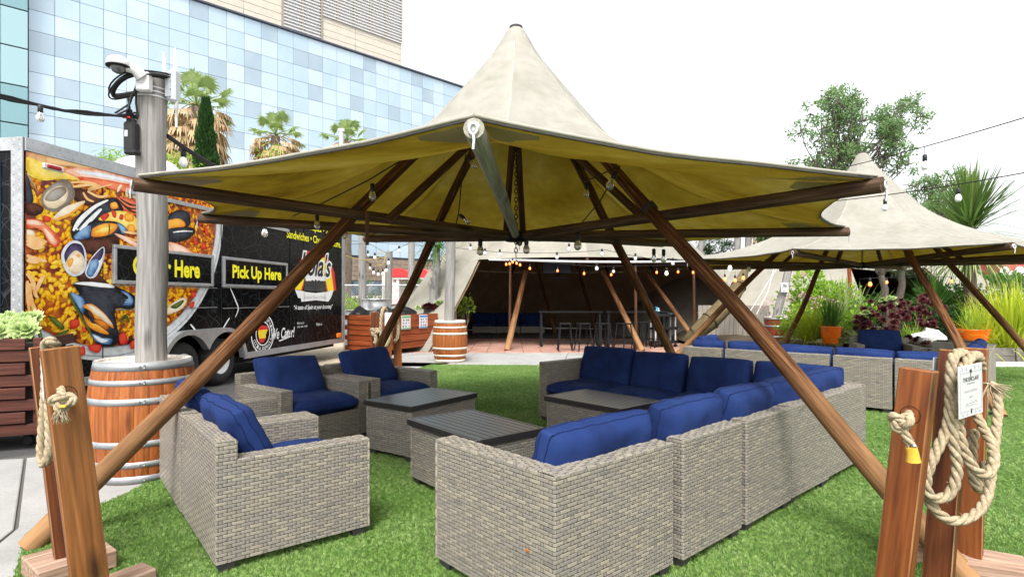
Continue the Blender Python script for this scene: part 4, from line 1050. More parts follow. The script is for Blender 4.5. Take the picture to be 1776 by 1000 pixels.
def furn(kind, W, D, label, cat, M, group, seed=1, back2=False, name='wicker_armchair', sidecush=False, bk=.69):
    """kind: 'club' two arms, 'mid' armless, 'R'/'L' corner with a full height side. local: front at y=0, back at y=D"""
    M = M @ RZ(R2(random.Random(seed * 7).uniform(-.9, .9))); root = thing(name, label, cat, M, group)
    key = (kind, W, D)
    AT, BT, AH, SH = .115, .105, .59, .315
    if key not in WV:
        parts = {}
        b_ = MB(); wbox(b_, 'b', 0, W, D - BT, D, FZ, bk, 10); wbox(b_, 'f', 0, W, D - BT, D, SH, bk, 12); wbox(b_, 't', .012, W - .012, D - BT + .012, D - .012, FZ, bk, 14)
        if kind in ('mid',): wbox(b_, 'lr', 0, W, D - BT, D, FZ, bk, 16)
        else: wbox(b_, 'lr', 0, W, D - BT, D, AH if kind == 'club' else FZ, bk, 16)
        binding(b_, (0, D - .006, bk - .004), (W, D - .006, bk - .004), seed=3); binding(b_, (0, D - BT + .006, bk - .004), (W, D - BT + .006, bk - .004), seed=4)
        parts['back'] = b_.mesh('back', [M_weave, M_weavebk])
        f = MB(); wbox(f, 'f', 0 if kind == 'mid' else (AT if kind != 'R' else 0), W if kind == 'mid' else (W - AT if kind != 'L' else W), 0, D - BT, FZ, SH, 20); wbox(f, 't', 0, W, 0, D - BT, FZ, SH, 22) if False else None
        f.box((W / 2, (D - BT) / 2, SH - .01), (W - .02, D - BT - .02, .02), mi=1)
        if kind in ('mid', 'R'): wbox(f, 'l', 0, W, 0, D - BT, FZ, SH, 24)
        if kind in ('mid', 'L'): wbox(f, 'r', 0, W, 0, D - BT, FZ, SH, 26)
        parts['seat_base'] = f.mesh('seat_base', [M_weave, M_weavebk])
        sides = []
        if kind == 'club': sides = [('arm', 0, AT, AH), ('arm', W - AT, W, AH)]
        if kind == 'R': sides = [('side_panel', W - AT, W, bk)]
        if kind == 'L': sides = [('side_panel', 0, AT, bk)]
        for nm, a, c, h in sides:
            s = MB(); y1 = D if (a == 0 and h < bk) or h < bk else D - BT
            y1 = D - BT if h >= bk else D
            wbox(s, 'f', a, c, 0, y1, FZ, h, 30); wbox(s, 'lr', a, c, 0, y1, FZ, h, 32); wbox(s, 't', a + .012, c - .012, .012, D - BT - .002, FZ, h, 36, 'y')
            for x in (a + .006, c - .006): binding(s, (x, 0, h - .004), (x, D - BT, h - .004), seed=int(x * 100))
            binding(s, (a, .006, h - .004), (c, .006, h - .004), seed=9)
            for x in ((0,) if a == 0 else (W,)): binding(s, (x, .0, FZ), (x, 0, h), r=.008, seed=8)
            parts.setdefault('sides', []).append((nm, s.mesh(nm, [M_weave, M_weavebk])))
        ft = MB(); s_ = .05
        vs = [(-s_, -s_, FZ + .004), (s_, -s_, FZ + .004), (s_, s_, FZ + .004), (-s_, s_, FZ + .004), (-s_ * .62, -s_ * .62, 0), (s_ * .62, -s_ * .62, 0), (s_ * .62, s_ * .62, 0), (-s_ * .62, s_ * .62, 0)]
        ft.add(vs, [(0, 1, 2, 3), (4, 7, 6, 5), (0, 4, 5, 1), (1, 5, 6, 2), (2, 6, 7, 3), (3, 7, 4, 0)]); parts['foot'] = ft.mesh('foot', [M_foot])
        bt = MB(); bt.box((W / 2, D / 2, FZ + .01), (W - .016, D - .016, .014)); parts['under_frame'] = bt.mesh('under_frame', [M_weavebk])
        WV[key] = parts
    p = WV[key]
    obj('backrest', p['back'], None, root, M); obj('seat_base', p['seat_base'], None, root, M); obj('under_frame', p['under_frame'], None, root, M)
    for nm, me in p.get('sides', []): obj(nm, me, None, root, M)
    for x in (.055, W - .055):
        for y in (.055, D - .055): obj('foot', p['foot'], None, root, M @ T(x, y, 0))
    l = AT if kind in ('club', 'L') else 0; r = W - (AT if kind in ('club', 'R') else 0)
    cw = r - l - .01
    rn = random.Random(seed * 13)
    cushion(root, 'seat_cushion', cw, D - BT + .03, .17, M @ T((l + r) / 2, (D - BT) / 2 - .012, SH + .075), seed)
    lean = R2(rn.uniform(11, 17) if kind != 'club' else rn.uniform(24, 31)); bw = (W if kind in ('L', 'R') else r - l) - .02 if kind != 'club' else cw + .04
    bw2 = cw + (.02 if kind != 'club' else -.03)
    cushion(root, 'back_cushion', bw2, .46, .20 if kind != 'club' else .165, M @ T((l + r) / 2 + rn.uniform(-.01, .01), D - BT - .115, (.618 if group != GB else .565) + rn.uniform(-.012, .012)) @ RZ(R2(rn.uniform(-2.5, 2.5) * (2 if kind == 'club' else 1))) @ RY(R2(rn.uniform(-2, 2))) @ RX(R2(90) - lean) , seed + 1)
    if sidecush:
        sx_ = l + .10 if kind == 'L' else r - .10
        cushion(root, 'side_cushion', D - BT - .10, .45, .19, M @ T(sx_, (D - BT) / 2 - .06, .625) @ RZ(R2(-90 if kind == 'R' else 90)) @ RX(R2(90) - R2(12)), seed + 2)
    return root
GA = 'wicker armchairs under the front shelter'; GS = 'wicker sectional pieces under the front shelter'; GB = 'wicker sectional pieces under the far shelter'
def fr(o, back):
    b_ = V((back[0], back[1], 0)).normalized(); x = V((b_.y, -b_.x, 0)); return frame(V((o[0], o[1], .006)), x)
f1 = V((.775, .632)); w1 = V((-.632, .775)); R1 = V((-1.535, 2.99))
o_ = R1 + f1 * .85
furn('club', .95, .85, 'nearest wicker armchair on the left with its woven side towards us', 'armchair', fr(o_, -f1), GA, 1)
o_ = o_ + w1 * .965
furn('club', .95, .85, 'wicker armchair squeezed against the big front barrel', 'armchair', fr(o_, -f1), GA, 2)
w3 = V((.605, .796)); b3 = V((-.796, .605)); F3 = V((-2.1, 5.24))
furn('club', .97, .85, 'wicker armchair facing us between the barrel and the trailer wheel', 'armchair', fr(F3, b3), GA, 4)
furn('club', .97, .85, 'rearmost wicker armchair in front of the distant rope posts', 'armchair', fr(F3 + w3 * 1.0 + V((.02, .03)), b3), GA, 6)
Cc = V((.193, 2.413)); e1 = V((.742, .670)); e2 = V((-.670, .742))
furn('R', .885, .885, 'nearest corner seat of the blue sectional, with a small rusty spot on its side', 'corner seat', fr(Cc + e1 * .9 + e2 * .9, -e2), GS, 3, name='wicker_corner_seat')
LBL = ['armless wicker seat right behind the nearest corner seat of the sectional', 'middle armless wicker seat of the row along the right', 'armless wicker seat with the shelter leg slanting across its back']
for i in range(3):
    furn('mid', .655, .85, LBL[i], 'sofa section', fr(Cc + e1 * (.905 + .71 * (i + 1)) + e2 * .85, -e2), GS, 5 + i, name='wicker_sofa_section')
furn('R', .885, .885, 'far right corner seat of the front sectional behind the slanting leg', 'corner seat', fr(Cc + e1 * (3.95 - .9) + e2 * .9, e1), GS, 9, name='wicker_corner_seat', sidecush=True)
LBL = ['armless wicker seat in the back row next to the far corner', 'armless wicker seat in the middle of the back row behind the low table']
for i in range(2):
    furn('mid', .655, .85, LBL[i], 'sofa section', fr(Cc + e1 * (3.95 - .85) + e2 * (.905 + .71 * (i + 1)) - e2 * 0, e1), GS, 11 + i, name='wicker_sofa_section')
furn('L', .86, .88, 'left end seat of the back row with a high woven side', 'corner seat', fr(Cc + e1 * (3.95 - .88) + e2 * (.905 + 1.42 + .87), e1), GS, 14, name='wicker_corner_seat')
# rusty spot on the nearest corner seat
q = MB(); q.ball((0, 0, 0), (.010, .004, .009), 7, 5); pr_ = Cc + e2 * .18; obj('rust_spot', q, [mat('rust', [(.30, .07, .01), (.45, .14, .02)], scale=90)], bpy.data.objects['wicker_corner_seat'], frame((pr_.x - .005, pr_.y - .004, .34), (-e2.x, -e2.y, 0)))
# far sectional
K2 = V((5.42, 6.6)); dl = V((-.75, .66)).normalized(); dr = V((.66, .75)).normalized(); nl = V((-.66, -.75)).normalized(); nr_ = V((.75, -.66)).normalized()
furn('L', .885, .885, 'near corner seat of the far sectional behind the right rope posts', 'corner seat', fr(K2 + dr * .9, nl), GB, 15, name='wicker_corner_seat')
LBL = ['armless seat of the far sectional, its back beside the right rope posts', 'armless seat in the middle of the far sectional row', 'armless seat of the far sectional beyond the slanting front leg']
for i in range(3):
    furn('mid', .655, .85, LBL[i], 'sofa section', fr(K2 + dl * (.905 + .72 * i) + dr * .85, nl), GB, 16 + i, name='wicker_sofa_section')
furn('R', .60, .85, 'left end seat of the far sectional nearest the rolled tent canvas', 'corner seat', fr(K2 + dl * 3.07 + dr * .85, nl), GB, 20, name='wicker_corner_seat', sidecush=True)
LBL = ['armless seat on the right wing of the far sectional, hidden by the rope', 'armless seat halfway along the right wing of the far sectional', 'armless seat before the right end of the far sectional']
for i in range(3):
    furn('mid', .655, .85, LBL[i], 'sofa section', fr(K2 + dr * (.905 + .72 * (i + 1)) + dl * .85, nr_), GB, 21 + i, name='wicker_sofa_section')
furn('L', .80, .85, 'right end seat of the far sectional beside the pale shelter leg', 'corner seat', fr(K2 + dr * (.905 + 2.16 + .81) + dl * .85, nr_), GB, 25, name='wicker_corner_seat')
furn('club', .97, .85, 'lone wicker armchair with a tall blue cushion before the planting', 'armchair', fr((6.35, 10.6), (.35, .9)), None, 26)
# ------------------------------------------------------------------ storage tables
def table(label, cx, cy, th, seed, tw=.92, td=.62, h=.506):
    M = T(cx, cy, .006) @ RZ(th); root = thing('slatted_coffee_table', label, 'coffee table', M, 'low wicker tables with slatted tops')
    ins = .025; x0, x1, y0, y1 = -tw / 2 + ins, tw / 2 - ins, -td / 2 + ins, td / 2 - ins
    q = MB(); wbox(q, 'fblr', x0, x1, y0, y1, FZ, h - .045, seed)
    for x in (x0, x1):
        for y in (y0, y1): binding(q, (x, y, FZ), (x, y, h - .05), r=.007, seed=5)
    obj('woven_body', q, [M_weave, M_weavebk], root, M)
    q = MB(); s_ = .05
    q.add([(-s_, -s_, FZ + .004), (s_, -s_, FZ + .004), (s_, s_, FZ + .004), (-s_, s_, FZ + .004), (-s_ * .62, -s_ * .62, 0), (s_ * .62, -s_ * .62, 0), (s_ * .62, s_ * .62, 0), (-s_ * .62, s_ * .62, 0)], [(0, 1, 2, 3), (4, 7, 6, 5), (0, 4, 5, 1), (1, 5, 6, 2), (2, 6, 7, 3), (3, 7, 4, 0)])
    fm = q.mesh('foot', [M_foot])
    for x in (x0 + .055, x1 - .055):
        for y in (y0 + .055, y1 - .055): obj('foot', fm, None, root, M @ T(x, y, 0))
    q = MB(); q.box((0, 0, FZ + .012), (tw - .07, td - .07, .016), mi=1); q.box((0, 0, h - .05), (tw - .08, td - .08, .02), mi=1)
    obj('inner_frame', q, [M_weave, M_weavebk], root, M)
    ap = MB()
    for y in (-td / 2 + .012, td / 2 - .012): ap.box((0, y, h - .026), (tw, .024, .048), bev=.003)
    for x in (-tw / 2 + .012, tw / 2 - .012): ap.box((x, 0, h - .026), (.024, td - .05, .048), bev=.003)
    obj('top_frame', ap, [M_slat], root, M)
    n = 9; sw_ = (td - .056) / n; sm_ = MB(); sm_.box((0, 0, 0), (tw - .056, sw_ - .006, .018), bev=.002); sme = sm_.mesh('slat', [M_slat])
    for k in range(n): obj('slat', sme, None, root, M @ T(0, -td / 2 + .028 + sw_ * (k + .5), h - .012))
table('middle low table just behind the nearest corner seat', -.290, 4.354, -.8789, 41)
table('left low table in front of the armchairs that face us', -.863, 5.552, .956, 42)
table('right low table before the back row of the sectional', .845, 5.446, -.838, 43)
# ------------------------------------------------------------------ barrels and poles
def barrel(label, x, y, staves, hoopm, headm, group='barrels holding up poles', nst=24, scale=1.0, rh=.345, rb=.400, H=.945, hoops=((.913, .064), (.79, .042), (.645, .05), (.316, .05), (.155, .046), (.035, .06)), rot=0.0, taper=None, z0=.004):
    M = T(x, y, z0) @ RZ(rot) @ Matrix.Scale(scale, 4); root = thing('wine_barrel', label, 'barrel', M, group)
    if taper: rf = lambda z: taper[0] + (taper[1] - taper[0]) * z / H
    else: rf = lambda z: rb - (rb - rh) * abs((z - H / 2) / (H / 2)) ** 2.0
    q = MB(); da = math.pi / nst - .0008 / rb; rows = []
    zs = [H * k / 10 for k in range(11)]
    for z in zs: rows.append([V((rf(z) * math.cos(a), rf(z) * math.sin(a), z)) for a in (-da, -da * .93, 0, da * .93, da)])
    for r in rows:
        r[0] *= 1; r[0] = V((r[0].x - .003, r[0].y, r[0].z)); r[4] = V((r[4].x - .003, r[4].y, r[4].z))
    q.grid(rows)
    q.quad(rows[-1][0], rows[-1][4], V((rf(H) - .03, .03, H)), V((rf(H) - .03, -.03, H)))
    for s in (0, 4):
        for k in range(10): a, b_ = rows[k][s], rows[k + 1][s]; q.quad(a, b_, V((b_.x - .02, b_.y, b_.z)), V((a.x - .02, a.y, a.z)))
    me = q.mesh('stave', [staves])
    for k in range(nst): obj('stave', me, None, root, M @ RZ(2 * math.pi * k / nst))
    q = MB(); q.lathe([(rf(z) - .02, z) for z in zs], 24); obj('gap_shade_core', q, [M_dkmetal], root, M)  # dark inner cylinder added so no light shows through the stave gaps
    q = MB()
    for k in range(7):
        w = 2 * rf(H) / 7; xx = -rf(H) + w * (k + .5); hl = math.sqrt(max(.01, (rf(H) - .012) ** 2 - min(abs(xx - w / 2), abs(xx + w / 2)) ** 2 * .6 - xx * xx * .4)) if True else 0
        hl = math.sqrt(max(.004, (rf(H) - .015) ** 2 - (abs(xx) + w * .3) ** 2 if abs(xx) + w * .3 < rf(H) - .015 else .004))
        q.box((xx, 0, H - .03), (w - .003, hl * 2, .02), bev=.002)
    q.lathe([(0, H - .045), (rf(H) - .01, H - .045)], 24)
    q.lathe([(rf(H) - .032, H - .04), (rf(H) - .03, H + .001), (rf(H) - .004, H + .001)], 32)
    obj('barrel_head', q, [headm], root, M)
    for z, hh in hoops:
        q = MB(); a, b_ = rf(z - hh / 2) + .003, rf(z + hh / 2) + .003
        q.lathe([(a - .003, z - hh / 2), (a, z - hh / 2), (b_, z + hh / 2), (b_ - .003, z + hh / 2)], 48)
        for s in (-.5, .5):
            for e in (-.045, .045): q.ball((0, 0, 0), .008, 6, 4, M=RZ(-1.05 + e) @ T(a + .001, 0, z + s * hh * .4 * (1 if e > 0 else .3)))
        obj('hoop', q, [hoopm], root, M)
    return root
barrel('big front wine barrel with grey hoops under the camera post', -3.06, 4.80, M_stave, M_hoop, M_head)
barrel('distant wine barrel with pale hoops standing beside the wooden bin', -1.425, 13.25, M_stave, M_hoopp, M_head, rot=.5)
barrel('reddish tapered barrel holding a leaning pole in the planting', 7.13, 15.5, M_staver, M_hoop, M_head, taper=(.20, .345), hoops=((.90, .06), (.70, .05), (.42, .05), (.1, .05)), rot=.8)
def pole(label, p0, p1, r, name='wooden_pole', group='grey weathered poles', m=None):
    L_ = (V(p1) - V(p0)).length; M = along(p0, p1)
    q = MB(); n = 14
    q.tube([(.006 * math.sin(k * .8), .006 * math.cos(k * .6), L_ * k / n) for k in range(n + 1)], [r * (1.03 - .06 * k / n) for k in range(n + 1)], 20)
    return tag(obj(name, q, [m or M_greyw], None, M), label, 'pole', group)
PB = V((-2.985, 4.78, 0))
pole('thick grey pole rising from the big front barrel, carrying a camera', PB + V((0, 0, .93)), PB + V((.0, 0, 3.30)), .112)
pole('grey pole standing in the far barrel beside the wooden bin', (-1.43, 13.2, .93), (-1.39, 13.2, 4.2), .112)
pole('leaning grey pole with a small white notice in the reddish barrel', (7.10, 15.5, .92), (7.62, 15.5, 2.9), .10)
pole('grey pole behind the left end of the wooden bin', dp(628, 570, 17.0) * 1 - V((0, 0, dp(628, 570, 17).z)), dp(629, 405, 17.0), .12)
pole('grey pole with yellow cable looped on top behind the bin', dp(672, 600, 17.8) - V((0, 0, dp(672, 600, 17.8).z)), dp(675, 436, 17.8), .11)
pole('thin grey pole behind the slanting shelter leg near the street', dp(713, 560, 21) - V((0, 0, dp(713, 560, 21).z)), dp(714, 405, 21), .12)
pole('thin red brown post by the second tent opening', dp(1475, 540, 17) - V((0, 0, dp(1475, 540, 17).z)), dp(1473, 462, 17), .055, 'brown_post', None, M_cedar)
pole('red brown fence post beside the rolled canvas', dp(1260, 560, 17.5) - V((0, 0, dp(1260, 560, 17.5).z)), dp(1261, 520, 17.5), .06, 'brown_post', None, M_cedar)
# camera, radio, cables on the front pole
cm = thing('security_camera', 'white dome security camera on an arm at the top of the pole', 'camera', PB + V((-.10, -.12, 3.2)))
P0 = dp(250, 142, 4.63); P1 = dp(205, 112, 4.50)
q = MB(); q.box(P0, (.105, .07, .155), bev=.010); q.box(P0 + V((.0, -.038, -.0)), (.03, .01, .04)); obj('mount_box', q, [M_white], cm)
q = MB(); q.tube([P0 + V((0, -.03, .03)), P0 + V((-.03, -.07, .075)), (P0 + P1) / 2 + V((-.02, -.03, .035)), P1 + V((.02, 0, .03))], [.05, .042, .036, .04], 12); obj('arm', q, [M_white], cm)
q = MB(); q.lathe([(0, .064), (.042, .06), (.07, .043), (.08, .013), (.082, -.017), (.075, -.021), (.055, -.021)], 28, M=T(*P1)); obj('housing', q, [M_white], cm)
q = MB(); q.lathe([(.081, -.010), (.084, -.013), (.084, -.022), (.055, -.024)], 28, M=T(*P1)); obj('dark_ring', q, [M_dkmetal], cm)
q = MB(); q.lathe([(.054, -.022), (.052, -.038), (.039, -.058), (.018, -.07), (0, -.073)], 24, M=T(*P1)); dm = obj('dome', q, [mat('smoked dome', [(.05, .055, .06)], rough=.05, spec=.8, coat=1)], cm)
ap = thing('wireless_radio', 'grey finned radio box with white rod antennas on the pole', 'radio', PB + V((.12, 0, 3.1)))
A0 = dp(301, 152, 4.80)
q = MB(); q.box(A0, (.07, .12, .25), bev=.02); q.box(A0 + V((.025, -.02, 0)), (.05, .10, .27), bev=.018)
for k in range(5): q.box(A0 + V((-.02 + .008 * k, -.065, 0)), (.004, .03, .2))
for z in (-.09, -.03, .03, .09): q.ball(A0 + V((.02, -.072, z)), .006, 6, 4)
obj('radio_body', q, [M_greyp], ap)
for a, b_ in ((dp(305, 128, 4.78), dp(304, 84, 4.78)), (dp(306, 172, 4.78), dp(306, 221, 4.78)), (dp(285, 126, 4.85), dp(284, 91, 4.85))):
    q = MB(); q.tube([a, a.lerp(b_, .35), a.lerp(b_, .36), b_], [.015, .015, .011, .010], 10); obj('antenna', q, [M_white], ap)
for k in range(3):
    q = MB(); zz = 3.17 - k * .035; q.lathe([(.114, zz - .006), (.116, zz - .006), (.116, zz + .006), (.114, zz + .006)], 28, M=T(PB.x, PB.y, 0)); obj('pole_band', q, [M_white], ap)
cb = MB()
for k in range(9):
    r = .185 + .012 * (k % 3) + .01 * math.sin(k); tl = .10 + .03 * math.sin(k * 1.7); zz = 3.245 - .012 * (k // 3) + .004 * k % .01
    pts = []
    for w in range(33):
        a = w * math.pi / 16; pts.append((PB.x - .065 + r * 1.15 * math.cos(a + .3), PB.y + r * math.sin(a + .3), zz + tl * (.35 * math.cos(a)) - .09 * max(0, -math.cos(a)) ** 2))
    cb.tube(pts, .0065, 6, cap=False)
tag(obj('cable_coil', cb, [M_wire]), 'coil of black cable hung round the top of the camera pole', 'cable')
bx = thing('power_box', 'black box with a white label hanging on the camera pole', 'box', PB + V((-.2, -.1, 2.8)))
B0 = dp(228, 238, 4.62)
q = MB(); q.box(B0, (.09, .08, .235), bev=.012); q.box(B0 + V((.0, .0, .13)), (.06, .055, .035), bev=.008); q.box(B0 + V((.015, -.01, -.125)), (.10, .08, .035), bev=.01); obj('case', q, [M_black], bx)
q = MB(); q.box(B0 + V((-.015, -.042, .02)), (.024, .004, .05)); obj('label_sticker', q, [M_white], bx)
q = MB(); q.box(B0 + V((-.01, -.045, .145)), (.06, .012, .014), bev=.003); obj('clip', q, [mat('red clip', [(.45, .02, .02)])], bx)
q = MB(); q.tube([B0 + V((-.02, 0, .15)), B0 + V((-.02, 0, .22))], .024, 10); obj('plug', q, [M_dkmetal], bx)
# ------------------------------------------------------------------ string lights
bm_ = MB(); bm_.lathe([(.012, 0), (.016, -.008), (.026, -.03), (.030, -.05), (.027, -.068), (.016, -.080), (0, -.084)], 14)
BULB = {k: bm_.mesh('bulb', [m]) for k, m in (('clear', M_glass), ('frost', M_frost), ('amber', M_litbulb), ('warm', M_litwhite))}
sk_ = MB(); sk_.lathe([(0, .055), (.012, .055), (.019, .045), (.019, -.004), (.015, -.008), (0, -.008)], 12); SOCK = sk_.mesh('socket', [M_black])
def bulb(par, p, kind, s=1.0, tilt=0.0):
    M = T(*p) @ RY(tilt) @ T(0, 0, -.055 * s) @ Matrix.Scale(s, 4)
    b_ = obj('bulb', BULB[kind], None, par, M); obj('socket', SOCK, None, b_, M); return b_
def droop(a, b_, s, n=14): 
    return [V(a).lerp(V(b_), k / n) - V((0, 0, 4 * s * (k / n) * (1 - k / n))) for k in range(n + 1)]
def string(label, paths, bulbs, group='strings of light bulbs', r=.006, m=None, name='string_light'):
    root = thing(name, label, 'string light', T(*paths[0][0]), group)
    q = MB()
    for p in paths: q.tube(p, r, 6)
    obj('cable', q, [m or M_wire], root)
    for b_ in bulbs:
        if len(b_) > 3 and b_[3] > 0:      # short drop wire
            w = MB(); w.tube([V(b_[0]) + V((0, 0, b_[3])), V(b_[0])], .004, 5); obj('drop_wire', w, [M_wire], root)
        bulb(root, b_[0], b_[1], b_[2] if len(b_) > 2 else 1.0, b_[4] if len(b_) > 4 else 0)
    return root
a = dp(-60, 152, 3.4); b_ = dp(238, 204, 4.68)
mid = [droop(a + V((0, 0, .006 * k)), b_ + V((0, 0, .010 * k)), .04 + .006 * k) for k in range(4)]
for k, p in enumerate(mid):
    for i in range(len(p)): p[i] += V((0, .008 * math.sin(i * 1.3 + k * 2), .008 * math.cos(i * 1.1 + k)))
extra = [[dp(200, 196, 4.5), dp(225, 180, 4.6), dp(236, 150, 4.68), dp(243, 150, 4.64)], [dp(204, 199, 4.5), dp(222, 190, 4.58), dp(228, 165, 4.6), dp(240, 155, 4.64)], [dp(222, 170, 4.6), dp(226, 195, 4.6), dp(238, 205, 4.68)], [dp(236, 150, 4.66), dp(236, 180, 4.66), dp(239, 200, 4.66)]]
string('thick black cable bundle crossing to the camera pole from the left edge', mid + extra, [(dp(70, 182, 3.72), 'clear', .8)], r=.008)
a = dp(290, 238, 4.86); b_ = dp(420, 312, 6.0)
string('black cable bundle running down from the camera pole to the front shelter', [droop(a + V((0, 0, .012 * k)), b_ + V((0, 0, .012 * k)), .03) for k in range(3)], [(dp(318, 258, 5.1), 'frost', 1.2, 0), ], r=.009)
# bulbs under the front shelter
S1 = V((.04, 5.75, 2.0))
path = [dp(712, 268, 4.9), dp(640, 312, 4.6), dp(560, 352, 5.4), dp(500, 378, 6.4), dp(460, 383, 6.8)]
string('black light string sagging under the left side of the front shelter', [path], [(dp(646, 318, 4.62), 'clear', 1.0), (dp(550, 372, 5.6), 'clear', 1.0), (dp(459, 386, 6.6), 'clear', 1.2), (dp(597, 384, 5.7), 'clear', 1.25)])
path = [dp(808, 268, 5.2), dp(800, 320, 5.4), dp(795, 372, 5.6), dp(790, 392, 5.7)]
string('light cable hanging straight down left of the chain in the front shelter', [path], [(dp(812, 268, 5.15), 'clear', 1.0, 0, -.5), (dp(797, 372, 5.55), 'clear', .95, 0, -.9)])
path = [dp(985, 268, 5.2), dp(1014, 315, 5.2), dp(1075, 288, 4.5), dp(1040, 350, 4.8), dp(1010, 385, 5.2), dp(1000, 398, 5.3)]
string('light string looping under the right side of the front shelter', [path], [(dp(1017, 318, 5.2), 'clear', .9), (dp(1069, 296, 4.5), 'clear', 1.15, 0, .4), (dp(1002, 402, 5.2), 'clear', 1.2)])
path = [dp(640, 415, 8.0), dp(760, 405, 7.2), dp(835, 402, 6.0), dp(905, 408, 5.7), dp(985, 418, 6.2), dp(1080, 424, 7.2), dp(1150, 428, 7.8)]
string('light string along the back edge of the front shelter with clear bulbs', [path], [(dp(833, 414, 6.0), 'clear', 1.25), (dp(913, 412, 5.65), 'clear', 1.15), (dp(1134, 431, 7.6), 'clear', 1.3), (dp(1151, 432, 7.6), 'clear', 1.3)])
# open sky on the right
string('upper light string against the white sky at right', [droop(dp(1400, 305, 9.0), dp(1790, 200, 5.6), .03)], [(dp(1604, 268, 7.0), 'frost', 1.35, .10)])
string('lower light string against the white sky at right', [droop(dp(1430, 350, 8.4), dp(1790, 297, 5.8), .03)], [(dp(1535, 345, 7.6), 'frost', 1.15, .06), (dp(1662, 326, 6.6), 'frost', 1.15, .07)])
# in front of the far tent
p = droop(dp(772, 427, 14.5), dp(1050, 433, 13.5), .12) ; p2 = droop(dp(1050, 433, 13.5), dp(1235, 452, 14.5), .1)
string('pale light string swagged across the far tent roof', [p + p2[1:]], [(dp(x, y, 14), 'frost', 1.3) for x, y in ((816, 422), (841, 430), (867, 432), (966, 437), (987, 422), (1044, 431), (1102, 439), (1167, 447))])
p = [dp(868, 449, 16.3), dp(950, 455, 15.8), dp(1035, 462, 15.5), dp(1105, 461, 15.5), dp(1185, 459, 15.8), dp(1285, 466, 15.8)]
string('light string along the front eave of the far tent, glowing amber', [p], [(dp(x, y, 15.9), 'amber', 1.0, .05) for x, y in ((878, 452), (884, 451), (889, 448), (896, 450), (902, 453), (919, 459), (967, 463), (1013, 468), (1060, 470), (1139, 466), (1176, 465), (1202, 466), (1221, 470))] + [(dp(1035, 455, 15.6), 'frost', 1.6), (dp(1156, 464, 15.6), 'warm', 1.5), (dp(1064, 463, 15.5), 'frost', 1.2)])
p = [dp(1225, 445, 12.5), dp(1268, 452, 12.3), dp(1320, 452, 11.5)]
string('short light string between the far tent and the second shelter', [p], [(dp(1266, 453, 12.2), 'warm', 1.4), (dp(1299, 455, 11.8), 'frost', 1.4), (dp(1257, 475, 15.5), 'amber', 1.4, .1), (dp(1275, 477, 15.5), 'amber', 1.4, .1), (dp(1289, 473, 15.6), 'amber', 1.4, .1)])
p = [dp(600, 424, 16), dp(640, 422, 17), dp(672, 440, 17.6), dp(712, 420, 17), dp(735, 410, 16)]
p2 = droop(dp(630, 440, 17), dp(676, 462, 17.6), .35)
string('small white bulb string tangled on the poles behind the wooden bin', [p, p2], [(dp(x, y, 17.2), 'frost', 1.5) for x, y in ((642, 456), (648, 464), (656, 467), (664, 466), (670, 460), (674, 447), (638, 434), (650, 438), (692, 426))])
p = droop(dp(600, 443, 16), dp(660, 446, 17.6), .1); lp = [dp(660 + 8 * math.cos(t), 448 + 12 * math.sin(t), 17.5) for t in [k * .7 for k in range(20)]]
o = MB(); o.tube(p + lp, .012, 6); tag(obj('yellow_cable', o, [M_ywire]), 'yellow cable strung to a pole and looped at its top', 'cable')
# second shelter: little bulbs in the garden
string('dim amber bulbs seen through the garden under the second shelter', [[dp(1490, 484, 15.2), dp(1509, 482, 15), dp(1540, 481, 15), dp(1650, 480, 14.5)]], [(dp(1509, 482, 15), 'amber', 1.6, .05), (dp(1538, 482, 15), 'amber', 1.1, .03), (dp(1650, 480, 14.5), 'amber', 1.1, .03)])

# ------------------------------------------------------------------ rope barrier posts
def rope(m, pts, R_=.022, twist=19.0, fine=7, t=.5):
    "three strand laid rope along a path"
    P = []; n = len(pts)
    for i in range(n - 1):
        p0, p1, p2, p3 = V(pts[max(i - 1, 0)]), V(pts[i]), V(pts[i + 1]), V(pts[min(i + 2, n - 1)])
        for j in range(fine):
            s = j / fine
            P.append(.5 * (2 * p1 + (p2 - p0) * s + (2 * p0 - 5 * p1 + 4 * p2 - p3) * s * s + (3 * p1 - p0 - 3 * p2 + p3) * s ** 3))
    P.append(V(pts[-1]))
    # even steps
    Q = [P[0]]; step = R_ * .42; acc = 0.0
    for a, b_ in zip(P, P[1:]):
        d = (b_ - a).length; s = step - acc
        while s <= d: Q.append(a.lerp(b_, s / d)); s += step
        acc = d - (s - step)
    strands = [[], [], []]; up = None
    for i, p in enumerate(Q):
        d = (Q[min(i + 1, len(Q) - 1)] - Q[max(i - 1, 0)])
        if d.length < 1e-7: d = V((0, 0, 1))
        d.normalize()
        if up is None: up = d.orthogonal().normalized()
        a = d.cross(up).normalized(); up = a.cross(d).normalized()
        ph = i * step * twist / (R_ / .022) * 2.2
        for k in range(3):
            w = ph + k * 2.0944; strands[k].append(p + (a * math.cos(w) + up * math.sin(w)) * R_ * .5)
    for k in range(3): m.tube(strands[k], R_ * .56, 7, t=t)
    # fibres standing off
    rn = random.Random(len(Q))
    for i in range(0, len(Q), 2):
        for _ in range(2):
            v = V((rn.gauss(0, 1), rn.gauss(0, 1), rn.gauss(0, 1))).normalized(); a = Q[i] + v * R_ * .95; b_ = a + (v + V((rn.gauss(0, .6), rn.gauss(0, .6), rn.gauss(0, .6)))) * R_ * .35
            e = v.orthogonal().normalized() * .0011; m.add([a - e, a + e, b_], [(0, 1, 2)])
